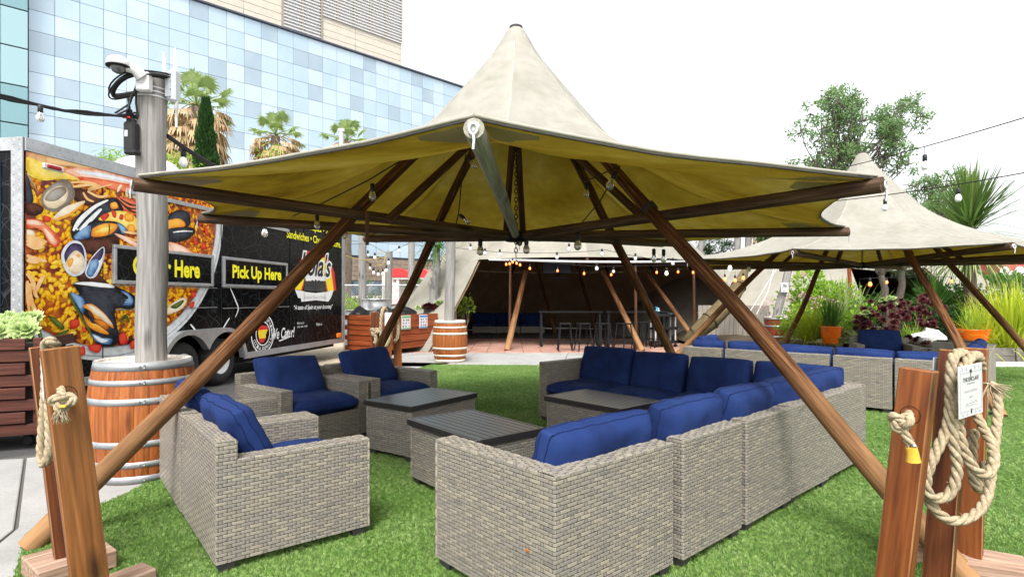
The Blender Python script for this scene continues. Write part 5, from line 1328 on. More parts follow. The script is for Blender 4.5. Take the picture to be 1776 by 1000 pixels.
def knot(m, c, s, R_, face):
    "overhand knot: trefoil path"
    pts = []
    for k in range(22):
        t = 2 * math.pi * k / 21
        x, y, z = math.sin(t) + 2 * math.sin(2 * t), math.cos(t) - 2 * math.cos(2 * t), -math.sin(3 * t)
        pts.append(V(c) + face @ V((x * s * .36, z * s * .42, y * s * .30)))
    rope(m, pts, R_, fine=4)
def tassel(m, a, d, n, L_, spread, seed, wd_=.003):
    rn = random.Random(seed); a = V(a); d = V(d)
    for k in range(n):
        v = (d + V((rn.gauss(0, spread), rn.gauss(0, spread), rn.gauss(0, spread * .4)))).normalized(); l = L_ * rn.uniform(.6, 1.1)
        p1 = a + v * l * .5 + V((rn.gauss(0, .003), rn.gauss(0, .003), 0)); p2 = a + v * l + V((rn.gauss(0, .004), 0, -.004))
        m.tube([a + V((rn.gauss(0, .007), rn.gauss(0, .005), 0)), p1, p2], [wd_, wd_ * .8, wd_ * .4], 4, t=rn.random())
def wpost(root, base, top, sx_, sy_, yaw, m, hole=None):
    b_, t = V(base), V(top); z = (t - b_).normalized(); x = V((math.cos(yaw), math.sin(yaw), 0)); M = frame(b_, x - z * x.dot(z), z); L_ = (t - b_).length
    q = MB(); q.box((0, 0, L_ / 2), (sx_, sy_, L_), bev=.005, emi=1)
    p = obj('post', q, [m, M_worn], root, M)
    if hole:
        h = MB(); h.lathe([(0, -.0015), (.033, -.0015), (.036, .002), (.0335, .0), (.0335, -.05)], 24, M=T(0, -sy_ / 2 - .001, L_ - hole) @ RX(math.pi / 2)); obj('rope_hole', h, [mat('hole shade', [(.02, .01, .006)], rough=.9)], p, M)
    return p, M, L_
# left stand
lst = thing('rope_post', 'left rope post of brown timber with a knotted rope end and crossed base', 'rope post', T(-1.95, 2.6, 0), 'timber rope posts')
p_, Mp, Lp = wpost(lst, (-1.855, 2.56, .05), (-1.985, 2.53, 1.235), .135, .085, .75, M_postgold, hole=.205)
wpost(lst, (-2.33, 3.03, .09), (-2.455, 3.02, 1.2), .12, .085, .75, M_postdark)
q = MB(); q.box((0, 0, .055), (.34, .30, .095), bev=.006, emi=1); obj('base_timber', q, [M_palewood, M_palewood], lst, T(-2.335, 3.045, .006) @ RZ(R2(52)) )
q = MB(); q.box((0, 0, .05), (.62, .14, .09), bev=.006, emi=1); obj('base_timber', q, [M_palewood, M_palewood], lst, T(-2.0, 2.66, .006) @ RZ(R2(58)))
q = MB(); q.box((0, 0, .045), (.40, .10, .08), bev=.006, emi=1); obj('base_timber', q, [M_palewood, M_palewood], lst, T(-1.86, 2.62, .008) @ RZ(R2(-38)))
rp = MB(); fz = RZ(.75).to_3x3()
kc = dp(109, 697, 2.42); knot(rp, kc, .036, .0165, fz)
rope(rp, [dp(105, 668, 2.55), dp(106, 678, 2.47), dp(108, 690, 2.42)], .0165); 
tassel(rp, kc + V((.0, -.012, -.02)), (.1, -.15, -1), 90, .062, .34, 3, .0022)
tr = obj('knotted_rope', rp, [M_rope]); tag(tr, 'grey rope end knotted and frayed on the left post', 'rope')
q = MB(); q.box(kc + V((.022, -.028, -.012)), (.026, .012, .012), bev=.003); obj('tape', q, [M_tape], tr)
rp = MB()
rope(rp, [dp(100, 600, 2.66), dp(92, 592, 2.62), dp(84, 591, 2.62), dp(78, 602, 2.66), dp(79, 650, 2.72), dp(77, 700, 2.74), dp(72, 760, 2.74), dp(72, 800, 2.73), dp(80, 800, 2.72), dp(86, 770, 2.72), dp(84, 690, 2.74)], .019)
tag(obj('hanging_rope', rp, [M_rope]), 'pale rope looped over the top of the left post', 'rope')
nb = MB(); nb.box((0, 0, 0), (.006, .13, .23), bev=.002); sg = obj('edge_on_sign', nb, [mat('sign board', [(.6, .62, .62)], rough=.4)], None, T(*dp(75, 648, 2.70)) @ RZ(R2(36)) @ RY(-.05)); tag(sg, 'thin notice board seen edge on at the left post', 'sign')
# right stand
rst = thing('rope_post', 'right group of three brown timber rope posts carrying coiled rope', 'rope post', T(2.2, 2.9, 0), 'timber rope posts')
p_, Mr, Lr = wpost(rst, (1.535, 2.36, .06), (1.645, 2.33, 1.165), .118, .085, -.87, M_post, hole=.185)
wpost(rst, (1.93, 2.62, .09), (2.045, 2.66, 1.21), .11, .09, -.80, M_postdark)
wpost(rst, (2.425, 3.06, .09), (2.47, 3.08, 1.185), .115, .085, -.75, M_post)
q = MB(); q.box((0, 0, .05), (.62, .14, .095), bev=.006, emi=1); obj('base_timber', q, [M_palewood, M_palewood], rst, T(2.38, 3.12, .006) @ RZ(R2(-31)))
q = MB(); q.box((0, 0, .045), (.85, .14, .085), bev=.006, emi=1); obj('base_timber', q, [M_palewood, M_palewood], rst, T(2.72, 2.86, .006) @ RZ(R2(-24)))
q = MB(); q.box((0, 0, .045), (.30, .12, .08), bev=.006, emi=1); obj('base_timber', q, [M_palewood, M_palewood], rst, T(1.66, 2.52, .006) @ RZ(R2(30)))
rp = MB(); kc = dp(1562, 731, 2.19); fz = RZ(-.87).to_3x3(); knot(rp, kc, .032, .0165, fz)
rope(rp, [dp(1578, 714, 2.36), dp(1574, 722, 2.24), dp(1566, 730, 2.2)], .017); rope(rp, [kc, dp(1572, 756, 2.18), dp(1581, 772, 2.18)], .0165)
tassel(rp, dp(1580, 772, 2.18), (.1, 0, -1), 40, .06, .2, 9)
tr = obj('knotted_rope', rp, [M_rope]); tag(tr, 'rope end knotted through the right front post and bound with amber tape', 'rope')
q = MB(); q.tube([dp(1580, 774, 2.18), dp(1583, 786, 2.18), dp(1584, 800, 2.18)], [.02, .021, .026], 10); obj('tape', q, [M_tape], tr)
q = MB(); q.ball(dp(1586, 773, 2.165), .008, 8, 6); obj('tape_pin', q, [M_steel], tr)
def dpath(l): return [dp(*p) for p in l]
rp = MB()
rope(rp, dpath([(1690, 640, 2.72), (1684, 622, 2.66), (1668, 612, 2.54), (1654, 618, 2.47), (1649, 650, 2.45), (1648, 700, 2.45), (1641, 745, 2.45), (1620, 790, 2.43), (1607, 825, 2.42), (1610, 855, 2.42), (1632, 864, 2.42), (1652, 848, 2.42), (1660, 810, 2.42), (1653, 760, 2.43), (1655, 700, 2.44), (1667, 650, 2.46), (1680, 622, 2.5), (1696, 617, 2.62), (1702, 640, 2.7)]), .0215, t=.4)
rope(rp, dpath([(1656, 625, 2.53), (1660, 700, 2.47), (1664, 745, 2.47), (1672, 780, 2.46), (1690, 812, 2.45), (1712, 822, 2.46), (1724, 800, 2.5), (1720, 770, 2.58), (1704, 740, 2.66), (1692, 715, 2.7)]), .021, t=.6)
rope(rp, dpath([(1604, 790, 2.48), (1602, 830, 2.46), (1614, 872, 2.45), (1640, 898, 2.44), (1665, 902, 2.44), (1692, 890, 2.46), (1710, 865, 2.5), (1718, 830, 2.56), (1722, 790, 2.62), (1728, 740, 2.7), (1731, 700, 2.76), (1724, 672, 2.8), (1712, 662, 2.82)]), .021, t=.5)
rope(rp, dpath([(1690, 745, 2.74), (1686, 790, 2.74), (1688, 830, 2.72), (1698, 848, 2.70), (1706, 830, 2.72), (1708, 800, 2.72)]), .021, t=.3)
tassel(rp, dp(1714, 664, 2.8), (.35, -.1, -.5), 40, .10, .5, 21, .003)
tag(obj('rope_coil', rp, [M_rope]), 'thick manila rope hanging in loops from the right rope posts', 'rope')
# notices on the right stand
a, b_, c, d = dp(1665, 636, 2.38), dp(1706, 628, 2.50), dp(1700, 714, 2.48), dp(1659, 728, 2.36)
X = ((b_ - a) + (c - d)) / 2; Z = ((a - d) + (b_ - c)) / 2; o0 = (a + b_ + c + d) / 4
Ms = frame(o0, X.normalized(), Z.normalized()); sw_, sh_ = X.length, Z.length
no_ = thing('notice_card', 'white reservation card clipped to the coiled rope', 'sign', Ms)
q = MB(); q.box((0, 0, 0), (sw_, .004, sh_), bev=.001); obj('card', q, [mat('card', [(.46, .465, .455)], rough=.5, spec=.1)], no_, Ms)
q = MB(); bw = .004
for z in (sh_ * .36, -sh_ * .38): q.box((0, -.0026, z), (sw_ * .86, .001, .0016))
for x in (-sw_ * .44, sw_ * .44): q.box((x, -.0026, 0), (.0014, .001, sh_ * .86))
for x in (-.35, -.18, .18, .35): 
    q.box((x * sw_, -.0026, sh_ * .43), (.008, .001, .014)); q.box((x * sw_, -.0026, -sh_ * .44), (.010, .001, .010))
obj('card_border', q, [mat('grey print', [(.30, .32, .36)])], no_, Ms)
q = MB(); q.box((0, -.0028, sh_ * .38), (.018, .001, .012)); q.box((0, -.0028, sh_ * .30), (.004, .001, .022)); q.box((0, -.0028, -sh_ * .40), (.008, .001, .02)); obj('card_ornament', q, [M_klet], no_, Ms)
lettering('card_lettering', 'THE ENCLAVE', M_klet, no_, Ms, sw_ * .66, sh_ * .085, 0, sh_ * .225, -.003, fat=.012)
lettering('card_lettering', 'reserved for:', M_klet, no_, Ms, sw_ * .34, sh_ * .032, 0, sh_ * .145, -.003)
lettering('card_lettering', 'Venus del Park', M_grlet, no_, Ms, sw_ * .55, sh_ * .05, 0, -sh_ * .0, -.003, shear=.3)
lettering('card_lettering', 'from', M_klet, no_, Ms, sw_ * .14, sh_ * .028, 0, -sh_ * .12, -.003)
q = MB(); q.tube([(sw_ * (-.22 + .044 * k), -.0028, sh_ * (-.25 + .022 * math.sin(k * 2.3) + .003 * k)) for k in range(12)], .0009, 4); q.box((0, -.0028, -sh_ * .28), (sw_ * .5, .001, .001)); obj('signature', q, [M_grlet], no_, Ms)
q = MB(); q.box((0, 0, 0), (.10, .004, .24), bev=.001); bk_ = obj('plain_card', q, [mat('plain card', [(.50, .515, .52)], rough=.4)], None, T(*dp(1627, 664, 2.72)) @ RZ(R2(28)) @ RY(.08)); tag(bk_, 'blank white card behind the front right post', 'sign')
# distant stand
fst = thing('rope_post', 'distant pair of rope posts beside the wooden bin', 'rope post', T(-2.6, 10.9, 0), 'timber rope posts')
for (bp, tp_, m) in (((652, 640, 10.9), (650, 541, 10.9), M_postdark), ((672, 640, 10.7), (673, 548, 10.7), M_post), ((691, 638, 11), (687, 548, 11), M_post)):
    b0 = dp(*bp); b0.z = .05; wpost(fst, b0, dp(*tp_), .15, .10, .2, m)
for ang, px in ((25, 665), (-30, 685)):
    q = MB(); q.box((0, 0, .05), (.6, .14, .09), bev=.006); p0 = dp(px, 645, 10.8); obj('base_timber', q, [M_palewood], fst, T(p0.x, p0.y, .006) @ RZ(R2(ang)))
rp = MB(); c0 = dp(650, 575, 10.8); knot(rp, c0, .07, .035, Matrix.Identity(3)); rope(rp, [c0, dp(652, 588, 10.78), dp(650, 596, 10.78)], .035)
rope(rp, dpath([(675, 560, 10.9), (668, 534, 10.8), (662, 545, 10.7), (662, 590, 10.7), (668, 600, 10.65), (676, 585, 10.65), (680, 550, 10.7), (690, 560, 10.9), (689, 585, 10.85), (682, 592, 10.8)]), .035, fine=5)
tag(obj('hanging_rope', rp, [M_rope]), 'rope hung over the distant rope posts near the bin', 'rope')
q = MB(); q.box((0, 0, 0), (.16, .006, .3)); s_ = obj('small_sign', q, [M_white], None, T(*dp(675, 556, 10.55))); tag(s_, 'small white sign on the distant rope posts', 'sign')
# ------------------------------------------------------------------ board crates
def crate_face(root, M, W, z0, H, nrow, proud_first, board, inset, gap=.012, both=True):
    """interlocking boards on one face: odd rows stand proud and stop short, even rows run long"""
    h = H / nrow
    for k in range(nrow):
        pr_ = (k % 2 == 0) == proud_first
        L_ = W - (inset * 2 if both else inset) if pr_ else W
        cx = W / 2 if both else L_ / 2
        q = MB(); q.box((0, 0, 0), (L_, .028, h - gap), bev=.004)
        b_ = obj('board', q, [board], root, M @ T(cx, -.014 - (.026 if pr_ else 0), z0 + h * (k + .5)))
        if pr_:
            n_ = MB()
            for x in (-L_ / 2 + .03, L_ / 2 - .03): n_.ball((x, -.0145, h * .2), .004, 6, 3); n_.ball((x, -.0145, -h * .2), .004, 6, 3)
            obj('nail', n_, [M_dkmetal], b_, M @ T(cx, -.014 - .026, z0 + h * (k + .5)))
def castors(root, pts):
    for p in pts:
        q = MB(); q.lathe([(0, .025), (.045, .025), (.055, .015), (.055, -.015), (.045, -.025), (0, -.025)], 16, M=T(p[0], p[1], .056) @ RZ(p[2] if len(p) > 2 else 0) @ RX(math.pi / 2)); q.box((p[0], p[1], .105), (.05, .06, .02))
        obj('castor', q, [M_dkmetal], root)
# planter crate at the left edge
Mc = frame(gp(74, 752, .13) - V((0, 0, .13)), V((.93, .37, 0))) ; pl = thing('planter_crate', 'dark red board planter on castors at the left edge with green rosettes', 'planter', Mc)
Mf = Mc @ T(-1.7, 0, 0)
crate_face(pl, Mf, 1.7, .13, .94, 8, False, M_crate, .12)
Msd = Mc @ RZ(math.pi / 2); crate_face(pl, Msd, .8, .13, .94, 8, True, M_crate, .10)
q = MB(); q.box((-.85, .42, .58), (1.62, .74, .86)); obj('inner_box', q, [mat('crate inside', [(.012, .008, .006)], rough=.9)], pl, Mc)
for x in (-.045, -1.65):
    q = MB(); q.box((x, .03, .6), (.07, .05, .93), bev=.005); obj('corner_post', q, [M_crate], pl, Mc)
castors(pl, [tuple((Mc @ V((x, y, 0))).xy) for x in (-.15, -1.5) for y in (.12, .68)])
# foliage helpers
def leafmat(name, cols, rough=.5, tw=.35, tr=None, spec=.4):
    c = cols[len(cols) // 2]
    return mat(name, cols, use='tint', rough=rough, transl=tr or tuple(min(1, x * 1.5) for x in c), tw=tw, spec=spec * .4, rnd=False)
L_lime = leafmat('lime leaf', [(.10, .21, .018), (.23, .38, .04), (.40, .54, .09)])
L_green = leafmat('green leaf', [(.03, .085, .014), (.065, .16, .03), (.13, .25, .05)])
L_dark = leafmat('dark green leaf', [(.015, .045, .012), (.03, .08, .02), (.06, .13, .03)])
L_olive = leafmat('olive leaf', [(.06, .09, .04), (.11, .14, .075), (.18, .21, .13)])
L_tree = leafmat('tree leaf', [(.08, .15, .055), (.16, .26, .10), (.28, .39, .17)], tw=.35)
L_yel = leafmat('yellow blade', [(.20, .29, .02), (.40, .47, .035), (.60, .62, .08)])
L_aeo = leafmat('dark rosette', [(.018, .004, .006), (.045, .009, .012), (.10, .025, .02)], tw=.12, rough=.35)
L_suc = leafmat('green rosette', [(.16, .26, .07), (.30, .40, .14), (.45, .52, .26)], tw=.2)
L_pink = leafmat('pink flower', [(.42, .20, .26), (.58, .34, .38), (.66, .50, .5)])
L_palm = leafmat('palm frond', [(.10, .17, .04), (.20, .29, .09), (.36, .44, .20)])
L_dead = leafmat('dead frond', [(.24, .15, .07), (.42, .30, .16), (.58, .46, .29)], tw=.2)
L_cord = leafmat('cordyline blade', [(.04, .09, .02), (.09, .16, .035), (.22, .27, .07)])
L_stripe = leafmat('striped blade', [(.10, .17, .05), (.22, .30, .10), (.44, .48, .22)])
M_bark = wood('bark', (.07, .05, .035), (.14, .11, .08), (.2, .165, .13), rough=.9)
M_treebark = wood('tree bark', (.05, .042, .034), (.09, .078, .062), (.13, .11, .09), rough=.9)
M_soil = mat('garden soil', [(.05, .035, .02), (.10, .075, .045)], scale=6, rough=.95, bump=.8, bscale=30)
def leaf(m, p, d, n, L_, W_, t):
    s = d.cross(n)
    if s.length < 1e-4: s = d.orthogonal()
    s.normalize(); nn = s.cross(d).normalized()
    m.add([p, p + d * L_ * .45 + s * W_ / 2 + nn * L_ * .05, p + d * L_, p + d * L_ * .45 - s * W_ / 2 + nn * L_ * .05], [(0, 1, 2, 3)], 0, t)
def rvec(rn): return V((rn.gauss(0, 1), rn.gauss(0, 1), rn.gauss(0, 1))).normalized()
def clump(m, c, r, n, L_, W_, rn, shell=.55, up=.3):
    c = V(c); lobes = [(rvec(rn) * rn.uniform(.3, .75), rn.uniform(.35, .6)) for _ in range(9)]
    for _ in range(n):
        lc, lr = rn.choice(lobes); v = rvec(rn); k = lr * rn.uniform(shell, 1.0)
        o = lc + v * k; p = c + V((o.x * r[0], o.y * r[1], o.z * r[2]))
        d = (v + rvec(rn) * .7 + V((0, 0, up))).normalized()
        leaf(m, p, d, rvec(rn), L_ * rn.uniform(.6, 1.25), W_ * rn.uniform(.7, 1.2), min(1, max(0, .35 + .3 * o.z + rn.gauss(0, .2))))
def blade(m, b_, d, L_, W_, droop_, rn, t=None, seg=5, fold=.15):
    d = V(d).normalized(); s = d.cross(V((0, 0, 1)))
    if s.length < .05: s = V((rn.gauss(0, 1), rn.gauss(0, 1), 0))
    s.normalize(); p = V(b_); rows = []; t = rn.random() if t is None else t
    for k in range(seg + 1):
        u = k / seg; w = W_ * (.55 + .9 * u if u < .4 else .91 * (1 - ((u - .4) / .6) ** 1.6)) / 2 + .0008
        rows.append([p - s * w, p + s.cross(d) * w * fold * -1, p + s * w])
        d = (d + V((0, 0, -droop_ * (.3 + u) / seg * 2))).normalized(); p = p + d * L_ / seg
    m.grid(rows, 0, min(1, max(0, t)), sm=False)
def tuft(m, c, n, L_, W_, spread, droop_, rn, r0=.05):
    c = V(c)
    for _ in range(n):
        a = rn.uniform(0, 6.283); e = abs(rn.gauss(0, spread))
        d = V((math.cos(a) * math.sin(min(e, 1.6)), math.sin(a) * math.sin(min(e, 1.6)), math.cos(min(e, 1.6))))
        blade(m, c + V((math.cos(a) * r0 * rn.random(), math.sin(a) * r0 * rn.random(), 0)), d, L_ * rn.uniform(.6, 1.1), W_ * rn.uniform(.7, 1.2), droop_ * rn.uniform(.5, 1.4), rn)
def rosette(m, c, r, rn, nrm=None, layers=4, dark=.0):
    c = V(c); nrm = V((rn.gauss(0, .3), -.25 + rn.gauss(0, .25), 1)).normalized() if nrm is None else V(nrm)
    e1_ = nrm.orthogonal().normalized(); e2_ = nrm.cross(e1_); n = 10
    for l in range(layers):
        el = .15 + .33 * l; rr = r * (1 - .2 * l)
        for k in range(n - l):
            a = 6.283 * (k + .5 * (l % 2)) / (n - l) + rn.gauss(0, .08); o = e1_ * math.cos(a) + e2_ * math.sin(a)
            d = (o * math.cos(el) + nrm * math.sin(el)).normalized(); s = nrm.cross(o)
            t = min(1, max(0, .75 - .18 * l + rn.gauss(0, .12) - dark))
            b0 = c + nrm * r * .1 * l; w = rr * .26
            m.add([b0, b0 + d * rr * .65 + s * w - nrm * rr * .05, b0 + d * rr, b0 + d * rr * .65 - s * w - nrm * rr * .05, b0 + d * rr * .65 + nrm * rr * .04], [(0, 1, 4), (1, 2, 4), (2, 3, 4), (3, 0, 4)], 0, t)
def plant(name, label, cat, loc, parts, group=None):
    """parts: (part name, builder, material)"""
    r = thing(name, label, cat, T(*loc), group)
    for nm, q, m in parts: obj(nm, q, [m] if not isinstance(m, list) else m, r)
    return r
rn = random.Random(3); c0 = dp(30, 560, 6.1)
sucr = thing('succulent', 'pale green rosette succulent filling the top of the left board planter', 'succulent', T(c0.x, c0.y, 1.0))
for i in range(26):
    px, py = rn.uniform(-28, 64), rn.uniform(546, 578); d = 6.35 - (py - 545) / 33 * .55
    q = MB(); c = dp(px, py, d); rosette(q, c, rn.uniform(.085, .13), rn, nrm=V((rn.gauss(0.15, .3), -.75 + rn.gauss(0, .2), .6)).normalized(), layers=5); q.tube([V((c.x, c.y + .1, .98)), c + V((0, .02, 0))], .012, 6)
    obj('rosette', q, [L_suc], sucr)
# wooden bin with two signs
Cn = V((-3.33, 14.3, 0)); vR = V((1.2, 2.1, 0)); vL = V((-.955, .545, 0))
Mb = frame(Cn, vR); bn = thing('wooden_bin_enclosure', 'red cedar bin enclosure on castors with two sorting signs', 'bin enclosure', Mb)
WR, WL = 2.42, 1.1
crate_face(bn, Mb, WR, .13, .90, 5, False, M_cedar, .0)
Ml = frame(Cn + vL, -vL); crate_face(bn, Ml, WL, .13, .90, 7, False, M_cedar, .14)
q = MB(); q.box((WR / 2, WL / 2, .55), (WR - .06, WL - .06, .82)); obj('inner_box', q, [M_black], bn, Mb)
for i, (x, c) in enumerate(((.98, (.10, .35, .12)), (1.70, (.06, .2, .5)))):
    Mx = Mb @ T(x, -.078, .82)
    q = MB(); q.box((0, 0, 0), (.36, .01, .36), bev=.003); s_ = obj('sorting_sign', q, [M_white], bn, Mx)
    q = MB(); q.box((0, -.0065, .14), (.34, .002, .05)); q.box((0, -.0065, -.155), (.34, .002, .03)); obj('sign_band', q, [mat('sign band', [c])], s_, Mx)
    q = MB(); rn = random.Random(i + 5)
    for k in range(9): q.box((-.11 + .11 * (k % 3) + rn.uniform(-.02, .02), -.0065, .06 - .08 * (k // 3)), (rn.uniform(.03, .06), .002, rn.uniform(.03, .05)))
    obj('sign_pictogram', q, [mat('pictogram', [(.12, .16, .2), (.3, .12, .1)], scale=9)], s_, Mx)
castors(bn, [tuple((Mb @ V((x, y, 0))).xy) for x in (.3, 2.1) for y in (.1, 1.2)] + [tuple((Mb @ V((1.95, .15, 0))).xy)])
for k, (x, y, w_) in enumerate(((.75, .4, .42), (1.5, .5, .5), (.3, .9, .3))):
    q = MB(); rn = random.Random(k)
    n = 18; rows = []
    for j in range(7):
        ph = j / 6; r = w_ * (1 - ph ** 2.2 * .95)
        rows.append([V((r * math.cos(a) * (1 + .12 * math.sin(a * 3 + j)), r * .75 * math.sin(a) * (1 + .1 * math.cos(a * 4 + j)), .24 * ph + .03 * math.sin(a * 5 + j * 2) + (rn.gauss(0, .012) if 0 < i_ < n else 0))) for i_, a in enumerate([6.2832 * i / n for i in range(n + 1)])])
    q.grid(rows)
    tag(obj('rubbish_bag', q, [M_blackbag], None, Mb @ T(x, y, .98)), ('crumpled black bag bulging at the middle of the wooden bin', 'long black bag at the right of the wooden bin', 'small black bag at the left corner of the wooden bin')[k], 'bag', 'black bags in the wooden bin')
def tub(label, c, r, h, n=5):
    q = MB(); prof = []
    for k in range(n * 6 + 1):
        u = k / (n * 6); prof.append((r * (1 + .012 * math.sin(u * n * 6.283)), h * u))
    prof += [(r * 1.03, h), (r * 1.03, h + .03), (r * .97, h + .03), (r * .96, h * .5)]
    q.lathe(prof, 40); tag(obj('ribbed_tub', q, [M_steel], None, T(c.x, c.y, 0)), label, 'tub', 'galvanised tubs behind the bin')
tub('taller ribbed steel tub behind the wooden bin', dp(652, 540, 17.2), .46, 1.40); tub('lower ribbed steel tub at the left end of the wooden bin', dp(622, 540, 16.4), .42, 1.10); tub('third ribbed steel tub half hidden by the slanting leg', dp(676, 540, 17.6), .40, 1.26)
# chain link fence
fc = thing('chain_link_fence', 'wire mesh fence with a steel top rail behind the grey poles', 'fence', T(-5, 22, 0))
fm = MB(); x0, x1, fy, fh = -7.2, -2.6, 22.0, 1.95; p_ = .085
k = x0 - fh
while k < x1:
    for s in (1, -1):
        a_ = (k, 0) if s == 1 else (k + fh, 0); b_ = (k + fh, fh) if s == 1 else (k, fh)
        (xa, za), (xb, zb) = a_, b_
        if xa > xb: (xa, za), (xb, zb) = (xb, zb), (xa, za)
        if xb < x0 or xa > x1: continue
        sl_ = (zb - za) / (xb - xa)
        if xa < x0: za += sl_ * (x0 - xa); xa = x0
        if xb > x1: zb -= sl_ * (xb - x1); xb = x1
        fm.tube([(xa, fy + .004 * s, za), (xb, fy + .004 * s, zb)], .0035, 3, cap=False)
    k += p_
o = obj('wire_mesh', fm, [M_steel], fc); o['kind'] = 'stuff'
q = MB(); q.tube([(x0, fy, fh), (x1, fy, fh)], .025, 8); obj('top_rail', q, [M_steel], fc)
for x in (x0, -4.9, x1): q = MB(); q.tube([(x, fy, 0), (x, fy, fh + .03)], .03, 8); obj('fence_post', q, [M_steel], fc)
# red roofed kiosk far off
kk = thing('street_kiosk', 'distant street shelter with red curved roofs on white posts', 'kiosk', T(-7, 34, 0))
for px, w_ in ((690, 3.0), (727, 2.3)):
    c = dp(px, 478, 34); q = MB(); rows = []
    for j in range(9):
        a = math.pi * j / 8; rows.append([(c.x - w_ / 2 * math.cos(a) * .5 + s, c.y + s2, c.z - .1 + .55 * math.sin(a)) for s, s2 in ((0, 0), (.3, 2.5))])
    q.grid(rows); q.poly([(c.x - w_ / 2 * math.cos(math.pi * j / 8) * .5, c.y, c.z - .1 + .55 * math.sin(math.pi * j / 8)) for j in range(9)]); obj('curved_roof', q, [mat('red roof', [(.5, .03, .03)], rough=.4)], kk)
q = MB(); a, b_ = dp(668, 480, 34), dp(745, 480, 34); q.box(((a.x + b_.x) / 2, 34.3, a.z - .05), (b_.x - a.x, .5, .16)); obj('beam', q, [M_white], kk)
for px in (689, 735): q = MB(); c = dp(px, 480, 34); q.box((c.x, 34.2, c.z / 2), (.16, .16, c.z)); obj('kiosk_post', q, [M_white], kk)
q = MB(); c = dp(705, 510, 35.5); q.box((c.x, 35.5, 1.6), (3.0, .1, 3.2)); obj('back_wall', q, [M_stone], kk)
ps = MB(); c = dp(680, 512, 33); ps.box((c.x, 33, c.z), (.7, .05, 1.5)); tag(obj('street_poster', ps, [mat('poster', [(.3, .62, .55), (.62, .3, .35), (.7, .68, .5)], scale=2)], None), 'teal and pink poster board beyond the fence', 'poster')

# ------------------------------------------------------------------ big closed tents
M_shadelining = mat('dark tent lining', [(.22, .145, .08), (.32, .23, .14)], scale=1.5, rough=.95)  # brown inner sheet added to put shade into the tent interior's colour
def tipi(root, c, Rg, Re, ze, zap, open0, open1, rolls=True, n=28, seed=1, eave_out=.0):
    c = V(c); rnd = random.Random(seed)
    def P(az, u, zone):
        a = R2(az); dv = V((math.sin(a), -math.cos(a), 0))
        rip = .03 * math.sin(az * .9) 
        if zone == 'w':   # wall: ground to eave
            r = Rg + (Re - Rg) * u - .10 * math.sin(math.pi * u) + rip * u; z = ze * u
        else:
            r = Re * (1 - u) ** 1.0 - .28 * math.sin(math.pi * u) * (1 - u) + .07 * u; z = ze + (zap - ze) * (u ** 1.0); r = max(r, .07)
        return c + dv * r + V((0, 0, z))
    azs = [-180 + 360 * k / n for k in range(n + 1)]
    for k in range(n):
        a, b_ = azs[k], azs[k + 1]
        q = MB(); q.grid([[P(a + (b_ - a) * i / 4, u, 'r') for i in range(5)] for u in (0, .08, .2, .35, .5, .7, .85, 1)])
        obj('roof_panel', q, [M_canvt], root)
        q = MB(); q.grid([[P(a + (b_ - a) * i / 4, u, 'r') * 1 - V((0, 0, .09)) for i in range(5)] for u in (.02, .2, .5, .85, 1)]); obj('shade_lining', q, [M_shadelining], root)
        if not (open0 <= (a + b_) / 2 <= open1):
            q = MB(); q.grid([[P(a + (b_ - a) * i / 4, u, 'w') for i in range(5)] for u in (0, .2, .4, .6, .8, 1)]); obj('wall_panel', q, [M_canvt], root)
            q = MB(); q.grid([[c + (P(a + (b_ - a) * i / 4, u, 'w') - c) * .985 for i in range(5)] for u in (0, .3, .7, 1)]); obj('shade_lining', q, [M_shadelining], root)
    q = MB(); q.tube([P(open0 + (open1 - open0) * k / 24, 0, 'r') + V((0, -.02, -.02 - .12 * math.sin(math.pi * k / 24) )) for k in range(25)], .032, 8); obj('eave_roll', q, [M_white if seed == 1 else M_seam], root)
    for k in range(0, n, 2):
        q = MB(); pts = [P(azs[k], u, 'r') + V((0, 0, -.12)) for u in (0, .25, .5, .75, .96)]
        q.tube(pts, .05, 8); obj('rafter_pole', q, [M_pole], root)
    return P
t3 = thing('open_front_tent', 'huge beige canvas tent with a dark open front, bar stools inside', 'tent', T(2.1, 21, 0), 'big closed canvas tents')
P3 = tipi(t3, (2.1, 21, 0), 7.0, 4.95, 2.60, 8.2, -34, 46, seed=1)
for (a, b_, r, l_) in (((880, 605, 16.0), (912, 470, 17.2), .085, 1), ((884, 575, 16.6), (885, 455, 16.4), .04, 0), ((1112, 604, 15.9), (1045, 470, 17.4), .08, 1), ((1103, 592, 16.4), (1102, 460, 16.2), .045, 0), ((1205, 570, 16.5), (1203, 468, 16.3), .045, 0), ((1212, 598, 16.2), (1120, 470, 18), .07, 1), ((958, 560, 24), (930, 455, 22), .07, 1), ((1030, 560, 24), (1000, 455, 22), .07, 1)):
    p0, p1 = dp(*a), dp(*b_); 
    if l_: k = (p0.z) / (p1.z - p0.z); p0 = p0 - (p1 - p0) * k
    else: p0.z = 0
    q = MB(); Lg = (p1 - p0).length; q.tube([(0, 0, Lg * k / 8) for k in range(9)], [r * (1.05 - .03 * k) for k in range(9)], 12); obj('tent_pole', q, [M_leg if r > .06 else M_pole], t3, along(p0, p1))
